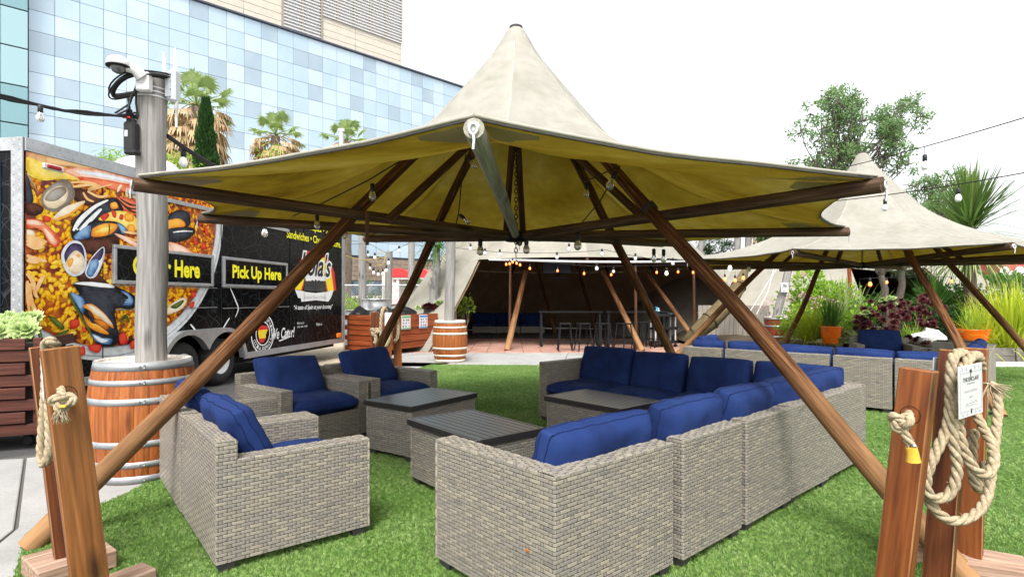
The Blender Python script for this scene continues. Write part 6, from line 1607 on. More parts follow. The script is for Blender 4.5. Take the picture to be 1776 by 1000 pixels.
# rolled flap at the right of the opening
q = MB(); pts = [dp(1292, 470, 16.3), dp(1281, 497, 15.9), dp(1260, 527, 15.6), dp(1232, 556, 15.5), dp(1206, 578, 15.5), dp(1192, 588, 15.7)]
q.tube(pts, [.10, .19, .24, .25, .20, .10], 14); rl = obj('rolled_flap', q, [M_canvroll], t3)
for k in (1, 2, 3, 4):
    q = MB(); p = pts[k]; d = (pts[k + 1] - pts[k - 1]).normalized(); e_ = d.orthogonal().normalized(); f_ = d.cross(e_); r = (.10, .19, .24, .25, .20, .10)[k] + .012
    q.tube([p + (e_ * math.cos(w * .5236) + f_ * math.sin(w * .5236)) * r for w in range(13)], .012, 5, cap=False); obj('tie_cord', q, [M_black], rl)
wl = MB(); p0, p1 = dp(1342, 466, 16.4), dp(1312, 545, 15.6); wl.tube([p0, p0.lerp(p1, .5) + V((.08, 0, 0)), p1], .012, 5); wl.tube([p0 + V((.08, 0, 0)), p1 + V((-.35, 0, -.2))], .01, 5); wl.tube([dp(1375, 470, 16), dp(1362, 520, 15.6), dp(1355, 550, 15.5)], .01, 5); obj('white_lacing', wl, [M_white], t3)
t4 = thing('closed_canvas_tent', 'second big canvas tent behind the garden with a small dark doorway', 'tent', T(12.6, 24.2, 0), 'big closed canvas tents')
tipi(t4, (12.4, 24.5, 0), 8.4, 5.6, 2.5, 4.2, -14, 12, seed=2)
q = MB(); q.box((11.6, 26, 1.3), (6, .1, 2.4)); obj('doorway_shade_panel', q, [mat('dark lining', [(.03, .02, .015)])], t4)  # near-black panel added as painted shade inside the doorway
# furniture in the dark tent
tv = thing('television', 'flat screen hanging high inside the dark tent', 'screen', dp(965, 466, 20.5))
q = MB(); q.box(dp(966, 462, 20.5), (1.05, .07, .55), bev=.02); obj('screen_case', q, [M_black], tv)
q = MB(); q.box(dp(966, 462, 20.5) + V((0, -.038, 0)), (.97, .004, .47)); obj('screen', q, [mat('blue screen', [(.06, .08, .12)], rough=.15)], tv)
q = MB(); q.box(dp(968, 482, 20.5), (.65, .08, .08), bev=.01); obj('sound_bar', q, [M_black], tv)
def bartable(label, x, y, W):
    r = thing('bar_table', label, 'bar table', T(x, y, 0), 'dark bar tables in the tent'); q = MB(); q.box((x, y, 1.04), (W, .7, .05), bev=.006); obj('table_top', q, [M_dkmetal], r)
    for sx_ in (-1, 1):
        q = MB(); 
        for sy_ in (-.28, .28): q.box((x + sx_ * (W / 2 - .08), y + sy_, .52), (.06, .06, 1.0))
        q.box((x + sx_ * (W / 2 - .08), y, .03), (.06, .62, .04)); obj('table_leg', q, [M_dkmetal], r)
bartable('left dark bar table inside the tent behind the stools', 1.75, 17.5, 1.9); bartable('right dark bar table inside the tent near the cart', 3.75, 17.5, 1.9)
sb = thing('bar_stool', 'leftmost black metal stool at the bar table', 'stool', T(0, 0, 0), 'black bar stools in the tent')
q = MB(); q.box((0, 0, .75), (.33, .33, .035), bev=.012); obj('seat', q, [M_dkmetal], sb)
for sx_ in (-1, 1):
    for sy_ in (-1, 1): q = MB(); q.tube([(sx_ * .13, sy_ * .13, .74), (sx_ * .20, sy_ * .20, 0)], .018, 6); obj('leg', q, [M_dkmetal], sb)
q = MB()
for a, b_ in (((-1, -1), (1, -1)), ((1, -1), (1, 1)), ((1, 1), (-1, 1)), ((-1, 1), (-1, -1))): q.tube([(a[0] * .18, a[1] * .18, .25), (b_[0] * .18, b_[1] * .18, .25)], .012, 5)
obj('foot_rail', q, [M_dkmetal], sb)
SL = ['leftmost black metal stool at the bar table', 'second black stool from the left along the bar table', 'third black stool along the bar table, left of the table end', 'black stool standing just right of the table joint', 'black stool behind the slanting brown tent pole', 'rightmost black stool beside the white legged cart']
SX = [(980, 15.9), (1012, 15.9), (1046, 15.9), (1082, 15.9), (1112, 16.6), (1128, 17.0)]
for k, (px, d) in enumerate(SX):
    x = (px - 888) / 1000 * d
    if k == 0: D0 = T(x, d, 0); 
    else: dup(sb, T(x, d, 0) @ RZ(.2 * k), SL[k])
sb.matrix_basis = D0; WM[sb] = D0
ct = thing('service_cart', 'black three shelf service cart with white posts and bottles on top', 'cart', T(*gp(1150, 602)))
c0 = gp(1150, 601); Mct = T(c0.x, c0.y, 0) @ RZ(.15)
for z in (.14, .55, .93):
    q = MB(); q.box((0, 0, z), (.72, .45, .05), bev=.012); q.box((0, -.215, z + .04), (.72, .02, .05)); obj('shelf', q, [M_black], ct, Mct)
for x in (-.31, .31):
    for y in (-.18, .18): q = MB(); q.tube([(x, y, .14), (x, y, .93)], .024, 8); obj('cart_post', q, [M_white], ct, Mct); q = MB(); q.lathe([(0, .02), (.05, .02), (.055, 0), (.05, -.02), (0, -.02)], 12, M=T(x, y, .056) @ RX(math.pi / 2)); obj('castor', q, [M_dkmetal], ct, Mct)
for k, (x, y, h, m) in enumerate(((-.2, 0, .22, mat('blue liquid', [(.05, .3, .55)], rough=.1)), (-.12, .05, .19, M_white), (-.05, -.02, .12, M_black))):
    q = MB(); q.lathe([(0, 0), (.04, 0), (.042, h * .6), (.03, h * .75), (.013, h * .8), (.013, h), (0, h)], 12); q.box((-.02, 0, h + .01), (.06, .02, .02))
    tag(obj('spray_bottle', q, [m], None, Mct @ T(x, y, .956)), ('blue spray bottle on the service cart', 'white pump bottle on the service cart', 'short black bottle on the service cart')[k], 'bottle', 'bottles on the service cart')
q = MB(); q.box((0, 0, .02), (.24, .2, .04), bev=.015); tag(obj('folded_cloth', q, [mat('teal cloth', [(.1, .5, .55), (.5, .6, .62)], scale=20)], None, Mct @ T(.2, 0, .956)), 'teal folded cloth on the service cart', 'cloth')
for k in range(3):
    x = -1.1 + k * .98
    s_ = furn('mid', .95, .85, ('left dark wicker seat at the back of the tent', 'middle dark wicker seat at the back of the tent', 'right dark wicker seat at the back of the tent')[k], 'sofa section', fr((x - .5, 23.2), (.0, 1)), 'wicker seats inside the tent', 31 + k, name='wicker_sofa_section')
# ------------------------------------------------------------------ planting on the right
bd = MB(); rows = []
for j in range(9):
    y = 12.75 + j * .9; rows.append([V((5.4 + i * .62, y, min(.36, .06 + .3 * min(1, j / 1.0)) + .08 * noise.noise(V((i * .7, j * .9, 2))) - (.25 if i in (0, 16) else 0))) for i in range(17)])
bd.grid(rows); struct('planting_bed', bd, [M_soil])
ed = thing('timber_bed_edge', 'grey timber sleepers edging the planting bed', 'edging', T(9, 12.7, 0))
for k, (xa, xb) in enumerate(((5.3, 7.2), (7.22, 9.1), (9.12, 11.0), (11.02, 12.9), (12.92, 15))):
    for r in range(2):
        q = MB(); q.box((0, 0, 0), (xb - xa - .01, .14, .17), bev=.008); obj('sleeper', q, [woodx('grey sleeper', (.13, .12, .11), (.22, .20, .18)) if k + r == 0 else bpy.data.materials['grey sleeper']], ed, T((xa + xb) / 2, 12.66 + .01 * r, .10 + .175 * r))
q = MB(); q.box((0, 0, 0), (3.8, .35, .1), bev=.01); struct_k = obj('kerb', q, [M_white], None, T(11.9, 12.32, .03)); struct_k['kind'] = 'structure'
def B(px, d): return V(((px - 888) / 1000 * d, d, .30))
def bush(label, px, py, d, r, n, L_, W_, m, seed, flowers=None, name='leafy_bush', group=None, cat='bush'):
    rn = random.Random(seed); q = MB(); c = dp(px, py, d); clump(q, c, r, n, L_, W_, rn)
    st = MB()
    for k in range(7): e_ = c + V((rn.uniform(-.5, .5) * r[0], rn.uniform(-.5, .5) * r[1], rn.uniform(-.2, .4) * r[2])); st.tube([V((c.x + rn.uniform(-.08, .08), c.y, .2)), (V((c.x, c.y, .3)) + e_) / 2 + V((rn.uniform(-.1, .1), 0, 0)), e_], [.02, .014, .006], 5)
    ps = [('foliage', q, m), ('stem', st, M_bark)]
    if flowers:
        f = MB()
        for fx, fy in flowers:
            p = dp(fx, fy, d - r[1] * .6)
            for _ in range(16): o = rvec(rn) * .1; leaf(f, p + V((o.x, o.y, o.z * .6)), rvec(rn), rvec(rn), .06, .05, rn.random())
        ps.append(('blossom', f, L_pink))
    return plant(name, label, cat, (c.x, c.y, .25), ps, group)
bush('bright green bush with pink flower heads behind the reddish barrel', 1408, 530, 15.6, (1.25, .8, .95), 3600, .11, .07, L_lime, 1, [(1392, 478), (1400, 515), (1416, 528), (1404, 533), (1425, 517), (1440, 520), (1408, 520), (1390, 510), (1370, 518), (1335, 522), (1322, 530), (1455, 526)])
bush('low bright green bush spilling beside the first orange pot', 1470, 548, 14.6, (.6, .5, .45), 1100, .10, .06, L_lime, 2)
bush('small dark green shrub behind the second orange pot', 1643, 555, 13.6, (.42, .4, .55), 1300, .08, .06, L_dark, 3)
bush('yellow green bush left of the first orange pot', 1395, 560, 14.6, (.7, .5, .5), 900, .1, .06, L_lime, 4)
bush('hazy pale bush behind the yellow grass on the right', 1735, 522, 17, (1.2, .8, .6), 1400, .13, .07, L_olive, 5)
bush('green bush under the cordyline at the back of the bed', 1655, 535, 16.6, (1.3, .8, .7), 1700, .13, .07, L_green, 6)
bush('green bush behind the dark rosettes', 1535, 540, 16.2, (1.3, .7, .6), 1700, .12, .07, L_green, 7)
bush('bush of yellow green leaves beyond the far barrel and pole', 805, 530, 17.5, (.3, .3, .5), 300, .12, .06, L_lime, 8)
bush('yellow green weeds behind the trailer end by the fence', 604, 548, 19, (.7, .5, 1.0), 1100, .14, .05, L_lime, 9)
bush('green shrub climbing the wire fence', 642, 515, 22.6, (.7, .4, .8), 400, .13, .05, L_green, 10)
bush('green shrub beyond the fence beside the tent', 722, 510, 23, (.6, .4, .7), 350, .13, .05, L_green, 11)
bush('long hedge far beyond the bed at right', 1740, 492, 30, (3.2, 1.0, .6), 1800, .22, .14, L_green, 12)
def tuftplant(label, px, d, n, L_, W_, sp, dr_, m, seed, name='strap_leaf_plant', z=.3, r0=.06, cat='plant', group=None):
    rn = random.Random(seed); q = MB(); b_ = B(px, d); b_.z = z; tuft(q, b_, n, L_, W_, sp, dr_, rn, r0); return plant(name, label, cat, b_, [('leaf_blades', q, m)], group)
tuftplant('weeping lime grass cascading over the bed edge', 1404, 13.7, 480, .95, .012, .62, .85, L_yel, 1, 'weeping_grass', z=.45, r0=.18, cat='grass plant')
tuftplant('second weeping grass clump nearer the first orange pot', 1424, 13.6, 260, .8, .012, .6, .7, L_lime, 2, 'weeping_grass', z=.5, r0=.2, cat='grass plant')
tuftplant('tall striped sword leaf plant behind the pink flowers', 1462, 15.2, 60, 1.75, .075, .42, .12, L_stripe, 3)
tuftplant('arching pale striped plant left of the olive tree', 1495, 14.9, 40, 1.55, .06, .65, .35, L_stripe, 4)
tuftplant('spiky bright green rosette plant behind the white rock', 1603, 14.3, 110, .8, .045, .85, .10, L_lime, 5)
tuftplant('tall dark green spiky yucca behind the slanting leg', 1618, 15.8, 150, 1.2, .045, .85, .08, L_green, 6, z=1.1)
tuftplant('big clump of bright yellow grass at the right edge', 1752, 12.95, 420, 1.55, .03, .55, .42, L_yel, 7, 'yellow_grass', r0=.3, cat='grass plant')
tuftplant('yellow green grass clump by the second orange pot', 1707, 13.1, 260, 1.25, .026, .72, .45, L_yel, 8, 'yellow_grass', r0=.2, cat='grass plant')
tuftplant('low broad leaved green plant behind the lone armchair', 1570, 13.4, 40, .55, .06, .8, .4, L_lime, 9)
tuftplant('grassy green tuft in front of the bed near the rock', 1622, 12.95, 80, .35, .014, .7, .3, L_green, 10)
tuftplant('bright green strap plant right of the lone armchair', 1585, 13.3, 70, .62, .03, .6, .3, L_lime, 11)
tuftplant('purple brown tuft beside the second orange pot', 1655, 13.0, 70, .5, .02, .6, .2, L_aeo, 12)
tuftplant('yellow flax at the far right of the bed', 1782, 13.6, 240, 1.7, .03, .5, .35, L_yel, 13, 'yellow_grass', r0=.25, cat='grass plant')
tuftplant('dark leaved spike near the first orange pot', 1467, 13.2, 30, .5, .03, .35, .1, L_aeo, 14)
bk = random.Random(77)
for k, (n, x0, x1, y0, y1, d0, d1) in enumerate(((56, 1482, 1582, 520, 584, 14.8, 13.4), (26, 1592, 1636, 508, 572, 14.6, 13.4))):
    q = MB(); st = MB()
    for _ in range(n):
        py = bk.uniform(y0, y1); px = bk.uniform(x0, x1); d = d0 + (d1 - d0) * (py - y0) / (y1 - y0); c = dp(px, py, d); rosette(q, c, bk.uniform(.09, .15), bk, nrm=V((bk.gauss(0, .3), -.6 + bk.gauss(0, .25), .75)).normalized(), layers=5)
        st.tube([V((c.x * .5 + (x0 + x1 - 1776) / 4000 * d, d + .1, .25)), V((c.x, c.y + .05, c.z * .6)), c], [.016, .012, .01], 5)
    plant('dark aeonium', ('wide mass of dark burgundy rosettes behind the lone armchair', 'smaller stand of burgundy rosettes beside the slanting leg')[k], 'succulent', (B((x0 + x1) / 2, 14)), [('rosettes', q, L_aeo), ('stem', st, M_bark)], 'burgundy rosette plants').name = 'dark_aeonium'
for k, (px, py, d, r) in enumerate(((1583, 589, 12.9, .13), (1600, 591, 12.85, .16))):
    q = MB(); bk2 = random.Random(k)
    for _ in range(5): rosette(q, dp(px, py, d) + V((bk2.uniform(-.1, .1), bk2.uniform(-.05, .05), bk2.uniform(-.05, .06))), r * .75, bk2, layers=5)
    plant('dark_aeonium', ('left low burgundy rosette in front of the white rock', 'right low burgundy rosette in front of the white rock')[k], 'succulent', B(px, d), [('rosettes', q, L_aeo)], 'burgundy rosette plants')
q = MB(); gs = random.Random(8)
for px, py, d in ((1460, 579, 13.2), (1472, 582, 13.1), (1478, 586, 13.0), (1463, 588, 13.0), (1532, 518, 14.6), (1545, 522, 14.6), (1500, 541, 13.9)):
    for _ in range(3): rosette(q, dp(px, py, d) + V((gs.uniform(-.1, .1), 0, gs.uniform(-.08, .08))), .11, gs, layers=5)
plant('green_rosettes', 'pale yellow green rosettes scattered right of the first orange pot', 'succulent', B(1468, 13.1), [('rosettes', q, L_suc)])
M_pot = mat('orange glazed pot', [(.72, .12, .006), (.80, .165, .012)], scale=3, rough=.25, coat=.4)
def pot(label, px, d, r, h, z):
    x = (px - 888) / 1000 * d; q = MB(); q.lathe([(0, 0), (r * .70, 0), (r * .74, .02), (r * .9, h * .55), (r, h - .02), (r * 1.02, h), (r * .95, h), (r * .9, h - .05), (0, h - .06)], 36)
    return tag(obj('flower_pot', q, [M_pot], None, T(x, d, z)), label, 'pot', 'orange glazed pots')
pot('left orange pot in front of the weeping grass', 1441, 13.15, .225, .40, .42); pot('right wide orange pot beside the yellow grass', 1686, 12.95, .34, .36, .40)
tuftplant('green plant growing in the left orange pot', 1441, 13.15, 110, .75, .02, .5, .3, L_green, 31, 'potted_plant', z=.78, r0=.15)
tuftplant('sparse green plant growing in the right orange pot', 1686, 12.95, 60, .6, .02, .6, .3, L_lime, 32, 'potted_plant', z=.72, r0=.2)
rk = MB(); rr = random.Random(2); c = dp(1606, 588, 13.05)
pts = []
for j in range(6):
    ph = math.pi * j / 5
    pts.append([V((c.x + .42 * math.sin(ph) * math.cos(a) * (1 + .18 * math.sin(a * 2 + j)), c.y + .3 * math.sin(ph) * math.sin(a), c.z + .20 * math.cos(ph) * (1 + .25 * math.cos(a)) + rr.uniform(-.02, .02))) for a in [6.2832 * i / 9 for i in range(10)]])
for r in pts: r[-1] = r[0]
rk.grid(pts, sm=False); tag(obj('white_rock', rk, [mat('white rock face', [(.55, .54, .51), (.7, .69, .66)], scale=3, rough=.8, bump=.3, bscale=12)]), 'large white angular rock in the planting', 'rock')
q = MB(); q.box((0, 0, 0), (.75, .45, .30), bev=.01); q.box((0, 0, .14), (.66, .36, .06)); tag(obj('black_trough', q, [M_black], None, T(*dp(1662, 604, 12.2))), 'black trough planter behind the right rope posts', 'planter')
# olive
def limb(m, a, b_, r0, r1, rn, k=5, wob=.06):
    a, b_ = V(a), V(b_); m.tube([a.lerp(b_, i / k) + V((rn.gauss(0, wob), rn.gauss(0, wob), 0)) * (1 if 0 < i < k else 0) for i in range(k + 1)], [r0 + (r1 - r0) * i / k for i in range(k + 1)], 9)
for k, (p0, p1, lab) in enumerate(((dp(1538, 545, 15.6), dp(1528, 478, 15.6), 'left olive tree with a grey trunk behind the dark rosettes'), (dp(1558, 540, 15.9), dp(1563, 470, 15.9), 'right olive tree with a grey trunk near the tent doorway'))):
    rn = random.Random(40 + k); tr_ = MB(); p0.z = .25; limb(tr_, p0, p1, .13, .08, rn)
    q = MB()
    for _ in range(6):
        e_ = p1 + V((rn.uniform(-.6, .6), rn.uniform(-.4, .4), rn.uniform(.2, .9))); limb(tr_, p1, e_, .05, .015, rn); clump(q, e_, (.5, .4, .42), 420, .07, .016, rn, shell=.2)
    plant('olive_tree', lab, 'tree', (p0.x, p0.y, .25), [('trunk', tr_, M_treebark), ('crown', q, L_olive)], 'olive trees in the planting')
# cordyline
rn = random.Random(9); b_ = B(1684, 15.6); tc_ = dp(1682, 392, 15.6)
tr_ = MB(); limb(tr_, b_, tc_, .17, .13, rn, 8, .015)
for k in range(90): 
    z = rn.uniform(.4, 1.6); a = rn.uniform(0, 6.28); p = V((b_.x + .16 * math.cos(a), b_.y + .16 * math.sin(a), z)); leaf(tr_, p, V((math.cos(a) * .5, math.sin(a) * .5, .8)).normalized(), V((0, 0, 1)), .14, .05, rn.random())
q = MB(); dd = MB()
for k in range(300):
    a = rn.uniform(0, 6.283); e = abs(rn.gauss(0, .62)) + .05; d = V((math.cos(a) * math.sin(min(e, 1.75)), math.sin(a) * math.sin(min(e, 1.75)), math.cos(min(e, 1.75))))
    blade(q, tc_ + V((0, 0, rn.uniform(-.25, .1))), d, rn.uniform(1.3, 1.95), .06, .10 + .25 * max(0, e - .6), rn, t=.65 - .3 * min(1, e) + rn.gauss(0, .15))
for k in range(170):
    a = rn.uniform(0, 6.283); d = V((math.cos(a), math.sin(a), rn.uniform(-.5, .35))).normalized()
    blade(dd, tc_ + V((.1 * math.cos(a), .1 * math.sin(a), rn.uniform(-.9, -.2))), d, rn.uniform(1.1, 1.6), .05, .85, rn)
plant('cordyline_palm', 'tall cordyline palm with a spiky crown behind the second shelter', 'palm', b_, [('trunk', tr_, M_bark), ('crown', q, L_cord), ('hanging_leaves', dd, L_stripe)])
# ------------------------------------------------------------------ tall tree behind, far trees
def tree(label, base, lobes, trunks, n, L_, W_, m, seed, name='leafy_tree', group=None):
    rn = random.Random(seed); tr_ = MB(); q = MB()
    for (px, py, d, r) in lobes:
        c = dp(px, py, d); t0 = V(trunks[rn.randrange(len(trunks))]); limb(tr_, V((t0.x, t0.y, c.z * .55)), c, .05, .018, rn, 6, .15)
        for _ in range(4): limb(tr_, c, c + rvec(rn) * r * .8, .035, .01, rn, 3, .05)
        for _ in range(5):
            o = rvec(rn) * r * .75; clump(q, c + V((o.x, o.y, o.z * .8)), (r * .5, r * .5, r * .4), int(n * r * .24), L_, W_, rn, shell=.1, up=.0)
    for t0 in trunks: limb(tr_, t0, V((t0[0] + rn.uniform(-.5, .5), t0[1], dp(0, lobes[0][1] + 70, lobes[0][2]).z)), .2, .09, rn, 7, .12)
    plant(name, label, 'tree', base, [('trunk', tr_, M_treebark), ('crown', q, m)], group)
D_ = 30
def blobs(regs, d, seed):
    "many small leaf masses spread through the outline of the crown"
    rn = random.Random(seed); out = []
    for (px, py, rx, ry, n) in regs:
        for _ in range(n):
            a = rn.uniform(0, 6.283); k = math.sqrt(rn.uniform(0, 1)); out.append((px + rx * k * math.cos(a), py + ry * k * math.sin(a), d + rn.uniform(-1.2, 1.2), rn.uniform(.45, .85)))
    return out
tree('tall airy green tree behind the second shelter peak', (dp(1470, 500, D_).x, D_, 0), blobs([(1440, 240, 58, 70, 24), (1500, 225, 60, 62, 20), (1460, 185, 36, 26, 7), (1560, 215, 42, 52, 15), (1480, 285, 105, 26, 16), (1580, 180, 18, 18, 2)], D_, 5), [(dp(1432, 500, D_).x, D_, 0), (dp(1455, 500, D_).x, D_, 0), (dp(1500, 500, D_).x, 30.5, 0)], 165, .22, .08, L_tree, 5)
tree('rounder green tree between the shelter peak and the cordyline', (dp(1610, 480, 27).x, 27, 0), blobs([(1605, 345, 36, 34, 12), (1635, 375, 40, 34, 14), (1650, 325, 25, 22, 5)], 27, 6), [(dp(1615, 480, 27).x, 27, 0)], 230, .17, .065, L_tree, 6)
tree('dark distant pine like tree between the two shelters', (dp(1236, 440, 38).x, 38, 0), [(1225, 425, 38, .8), (1243, 415, 38, .9), (1238, 440, 38, .7), (1262, 432, 38, .6)], [(dp(1236, 440, 38).x, 38, 0)], 420, .25, .05, L_dark, 7, group='distant trees between the shelters')
tree('distant leafy tree left of the second shelter roof', (dp(1345, 420, 36).x, 36, 0), [(1335, 418, 36, .8), (1362, 415, 36, .8), (1350, 400, 36, .9)], [(dp(1345, 420, 36).x, 36, 0)], 700, .22, .12, L_tree, 8, group='distant trees between the shelters')
for k, (px, r) in enumerate(((1215, .16), (1277, .2), (1297, .2), (1313, .3))):
    p = dp(px, 440, 37); q = MB(); rn = random.Random(k); limb(q, (p.x, 37, 0), (p.x + .1, 37, 9), r * 1.1, r, rn, 8, .04)
    dd = MB(); q2 = MB(); top_ = V((p.x + .1, 37, 9))
    for _ in range(60): a = rn.uniform(0, 6.28); blade(dd, top_ - V((0, 0, rn.uniform(.3, 2.6 + (1.5 if k == 3 else 0)))), (math.cos(a), math.sin(a), -.2), 1.2, .12, .9, rn)
    for _ in range(50): a = rn.uniform(0, 6.28); blade(q2, top_, (math.cos(a), math.sin(a), rn.uniform(-.2, 1.2)), 1.5, .25, .4, rn)
    plant('slim_palm', ('slim bare trunk leftmost in the gap between the shelters', 'second slim grey trunk in the gap between the shelters', 'third slim grey trunk in the gap between the shelters', 'shaggy brown trunk rightmost in the gap between the shelters')[k], 'palm', (p.x, 37, 0), [('trunk', q, M_greyw), ('dead_leaves', dd, L_dead), ('crown', q2, L_palm)], 'slim palms beyond the tents')
# ------------------------------------------------------------------ fan palms, cypress, bamboo at the left
def fan_palm(label, px, pyc, d, s, seed, skirt=1.0):
    rn = random.Random(seed); c = dp(px, pyc, d); b_ = V((c.x, c.y, 0)); tr_ = MB(); limb(tr_, b_, c, .30 * s, .22 * s, rn, 10, .04)
    cr = MB(); sk = MB()
    def fan(m, base, dr_, pl_, R_, dead, t0):
        dr_ = V(dr_).normalized(); side = dr_.cross(V((0, 0, 1)))
        if side.length < .1: side = V((1, 0, 0))
        side.normalize(); tip = base + dr_ * pl_ + V((0, 0, -.12 * pl_))
        m.tube([base, base.lerp(tip, .5) + V((0, 0, .05 * pl_)), tip], [.03 * s, .022 * s, .015 * s], 4, cap=False, t=t0)
        nrm = side.cross(dr_).normalized(); nb = 20
        for k in range(nb):
            w = (-1.9 + 3.8 * k / (nb - 1)); fd = (dr_ * math.cos(w) + side * math.sin(w) + nrm * .12 * math.cos(w)).normalized(); L_ = R_ * (.75 + .25 * math.cos(w)) * rn.uniform(.85, 1.1)
            p1 = tip + fd * L_ * .55; dz = V((0, 0, -1)) * L_ * (.55 if dead else .28) * rn.uniform(.5, 1.3); p2 = p1 + fd * L_ * (.25 if dead else .42) + dz
            sd = fd.cross(nrm).normalized() * R_ * .075; t = min(1, max(0, t0 + rn.gauss(0, .15)))
            m.add([tip, p1 + sd, p1 - sd, p2], [(0, 1, 2), (1, 3, 2)], 0, t)
    for k in range(17):
        a = k * 2.4; e = 1.40 - 1.75 * (k / 17) + rn.gauss(0, .08); fan(cr, c + V((0, 0, .1)), (math.cos(a) * math.cos(e), math.sin(a) * math.cos(e), math.sin(e)), 1.0 * s * rn.uniform(.8, 1.1), .66 * s, False, .6 + .25 * math.sin(e))
    for k in range(int(85 * skirt)):
        a = k * 2.4 + rn.gauss(0, .2); u = (k / (85 * skirt)); zz = .25 - 3.6 * s * u * skirt
        fan(sk, c + V((math.cos(a) * .2 * s, math.sin(a) * .2 * s, zz)), (math.cos(a) * .75, math.sin(a) * .75, -.35 - .7 * u), .70 * s * rn.uniform(.7, 1.1) * (1.2 - .4 * u), .75 * s, True, .55 - .2 * u)
    plant('fan_palm', label, 'palm', b_, [('trunk', tr_, M_bark), ('crown', cr, L_palm), ('dead_skirt', sk, L_dead)], 'fan palms before the glass building')
fan_palm('tallest fan palm with a broad dry skirt beside the camera pole', 341, 186, 30, 1.35, 1, 1.15); fan_palm('middle fan palm with a narrow dry skirt before the glass', 478, 236, 36, 1.20, 2, 1.0); fan_palm('right green fan palm with little dry skirt before the glass', 601, 245, 42, 1.25, 3, .35)
q = MB(); a = dp(592, 290, 40); q.tube([(a.x, 40, 0), (a.x, 40, dp(0, 224, 40).z)], .16, 8); q.box((a.x, 40, dp(0, 226, 40).z), (.42, .3, .2)); tag(obj('light_pole', q, [M_greyp]), 'plain grey light pole in front of the right fan palm', 'pole')
rn = random.Random(4); q = MB(); c = dp(357, 250, 25); zt_ = dp(0, 175, 25).z
for _ in range(5200):
    z = rn.uniform(3.5, zt_); u = (zt_ - z) / (zt_ - 3.5); r = .05 + .46 * min(1, u * 1.9) ** .75 * (1 + .18 * math.sin(z * 7)); a = rn.uniform(0, 6.28); k = r * math.sqrt(rn.uniform(.35, 1))
    leaf(q, V((c.x + k * math.cos(a), c.y + k * math.sin(a), z)), V((math.cos(a) * .5, math.sin(a) * .5, .9)).normalized(), rvec(rn), .24, .10, min(1, max(0, .3 + .5 * (k / r - .6) + rn.gauss(0, .2))))
tr_ = MB(); limb(tr_, (c.x, c.y, 0), (c.x, c.y, zt_ - .6), .14, .03, rn)
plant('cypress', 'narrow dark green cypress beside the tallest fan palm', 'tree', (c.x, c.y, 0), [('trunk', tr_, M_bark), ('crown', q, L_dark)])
for k, (px, y0, y1, w_, lab) in enumerate(((305, 256, 300, 22, 'yellow green bamboo behind the front pole'), (200, 256, 290, 17, 'yellow green bamboo left of the black power box'), (469, 245, 300, 9, 'thin bamboo shoots left of the middle fan palm'))):
    rn = random.Random(60 + k); q = MB(); st = MB(); d = 19
    for s in range(9 if k < 2 else 3):
        xx = px + rn.uniform(-w_, w_); yt = y0 + rn.uniform(0, 18); t_ = dp(xx, yt, d); b_ = V((dp(px, 0, d).x + rn.uniform(-.2, .2), d, 0)); st.tube([b_, b_.lerp(t_, .6), t_], [.02, .015, .005], 5)
        for _ in range(95 if k < 2 else 60):
            u = rn.uniform(.62, 1.0); p = b_.lerp(t_, u) + V((rn.gauss(0, .16), rn.gauss(0, .16), rn.gauss(0, .12))); leaf(q, p, (rvec(rn) + V((0, 0, -.4))).normalized(), rvec(rn), .24, .04, rn.random())
    plant('bamboo', lab, 'bamboo', (dp(px, 0, d).x, d, 0), [('cane', st, L_lime), ('foliage', q, L_lime)], 'bamboo behind the trailer')
M_brownp = mat('tan planter', [(.22, .19, .14), (.28, .24, .18)], scale=3, rough=.85)
# yucca by the far barrel
rn = random.Random(14); b_ = V((dp(750, 0, 17.2).x, 17.2, 0)); t_ = dp(757, 430, 17.2); tr_ = MB(); limb(tr_, b_, t_, .16, .11, rn, 9, .03); q = MB(); dd = MB()
for k in range(90): z = rn.uniform(.6, t_.z); a = rn.uniform(0, 6.28); leaf(tr_, V((b_.x + (t_.x - b_.x) * z / t_.z + .13 * math.cos(a), 17.2 + .13 * math.sin(a), z)), V((math.cos(a) * .4, math.sin(a) * .4, .9)).normalized(), V((0, 0, 1)), .22, .07, rn.random())
for k in range(130): a = rn.uniform(0, 6.28); blade(q, t_ + V((0, 0, rn.uniform(-.3, .6))), (math.cos(a), math.sin(a), rn.uniform(-.9, 1.2)), rn.uniform(.8, 1.2), .035, .25, rn)
plant('yucca_tree', 'rough barked yucca behind the far barrel at the tent corner', 'palm', b_, [('trunk', tr_, M_greyw), ('crown', q, L_green)])
q = MB(); q.box((0, 0, 0), (.95, .5, 1.0), bev=.02); tag(obj('stone_planter', q, [M_brownp], None, T(*dp(764, 560, 17.3))), 'beige stone planter behind the far barrel', 'planter')
q = MB(); gs = random.Random(9)
for _ in range(16): rosette(q, dp(gs.uniform(735, 757), gs.uniform(527, 538), 16.9), .13, gs, layers=5)
plant('dark_aeonium', 'burgundy rosettes in the stone planter behind the far barrel', 'succulent', dp(745, 545, 15.1), [('rosettes', q, L_aeo)], 'burgundy rosette plants')
q = MB()
for _ in range(16): rosette(q, dp(gs.uniform(757, 772), gs.uniform(524, 538), 16.9), .12, gs, layers=5)
for _ in range(8): rosette(q, dp(gs.uniform(724, 735), gs.uniform(531, 538), 16.9), .10, gs, layers=5)
plant('green_rosettes', 'bright green rosettes in the stone planter behind the far barrel', 'succulent', dp(765, 545, 15.1), [('rosettes', q, L_suc)])
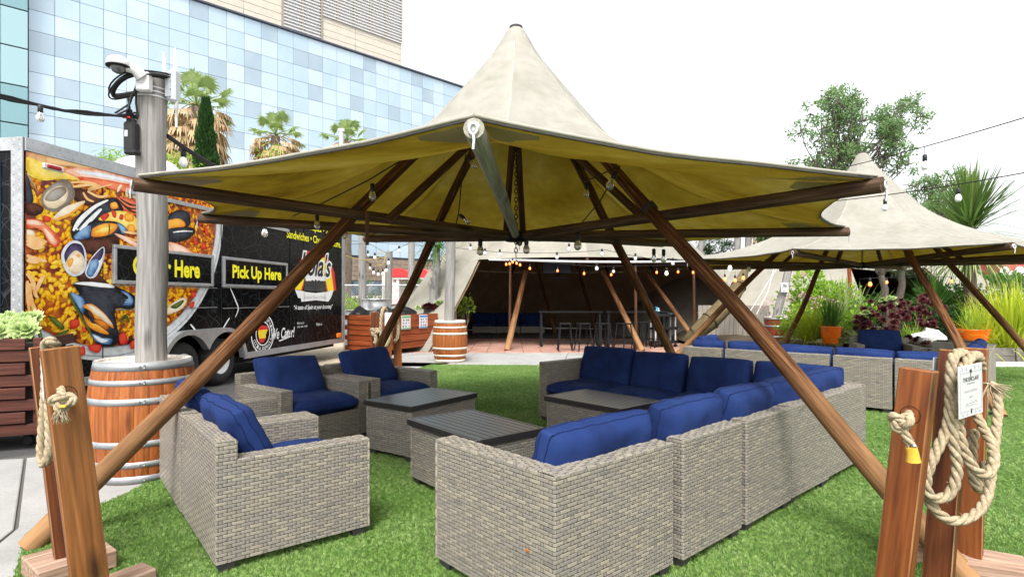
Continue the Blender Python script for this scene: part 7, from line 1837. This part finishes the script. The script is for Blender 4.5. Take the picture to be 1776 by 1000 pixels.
# no smoking notice on the leaning pole
Mn = frame(dp(1361, 498, 15.3), V((1, .05, 0))); nn_ = thing('pole_notice', 'white no smoking notice on the leaning pole', 'sign', Mn)
q = MB(); q.box((0, 0, 0), (.20, .01, .26), bev=.003); obj('notice_board', q, [M_white], nn_, Mn)
q = MB(); q.tube([(.045 * math.cos(k * .3927), -.008, .04 + .045 * math.sin(k * .3927)) for k in range(17)], .006, 5, cap=False); q.tube([(-.032, -.008, .072), (.032, -.008, .008)], .006, 5); q.box((0, -.008, .04), (.05, .003, .01)); obj('pictogram', q, [M_klet], nn_, Mn)
lettering('notice_lettering', 'NO\nSMOKING', M_klet, nn_, Mn, .13, .06, 0, -.075, -.0065)
# street buildings far right
rb = thing('red_building', 'distant red building with round white windows at the right edge', 'building', T(*dp(1770, 517, 46)))
c = dp(1790, 480, 46); q = MB(); q.box((c.x + 1.5, 47, 2.4), (8, 2, 4.8)); obj('wall', q, [mat('red stucco', [(.36, .05, .05), (.45, .09, .09)], scale=1)], rb)
for px, py in ((1742, 470), (1756, 478), (1768, 470), (1776, 482), (1745, 488)):
    q = MB(); q.lathe([(0, .06), (.38, .06), (.38, 0)], 20, M=T(*dp(px, py, 45.9)) @ RX(math.pi / 2)); obj('round_window', q, [M_white], rb)
wb = thing('white_shed', 'distant white shed with a dark window below the red building', 'building', T(*dp(1750, 517, 40)))
c = dp(1748, 500, 40); q = MB(); q.box((c.x, 41, 1.2), (4.6, 2, 2.6)); obj('wall', q, [M_white], wb); q = MB(); q.box((c.x + .6, 39.97, 1.75), (.7, .05, .8)); obj('window', q, [M_shop], wb)
q = MB(); q.box((c.x, 41, 2.56), (5, 2.6, .14)); obj('roof', q, [mat('brown red roof', [(.3, .1, .07)])], wb)
# wooden fence right of the tent
wf = thing('plank_fence', 'weathered grey plank fence beside the rolled tent canvas', 'fence', T(6.6, 17.2, 0))
mwf = wood('grey plank', (.20, .18, .15), (.31, .28, .24))
for k in range(16):
    q = MB(); q.box((0, 0, .62), (.125, .02, 1.24), bev=.003); obj('plank', q, [mwf], wf, T(5.6 + .133 * k, 17.15 + .01 * (k % 2), 0))
for z in (.3, 1.0): q = MB(); q.box((6.6, 17.2, z), (2.2, .04, .09)); obj('fence_rail', q, [M_crate], wf)
# rust spot on the nearest corner seat
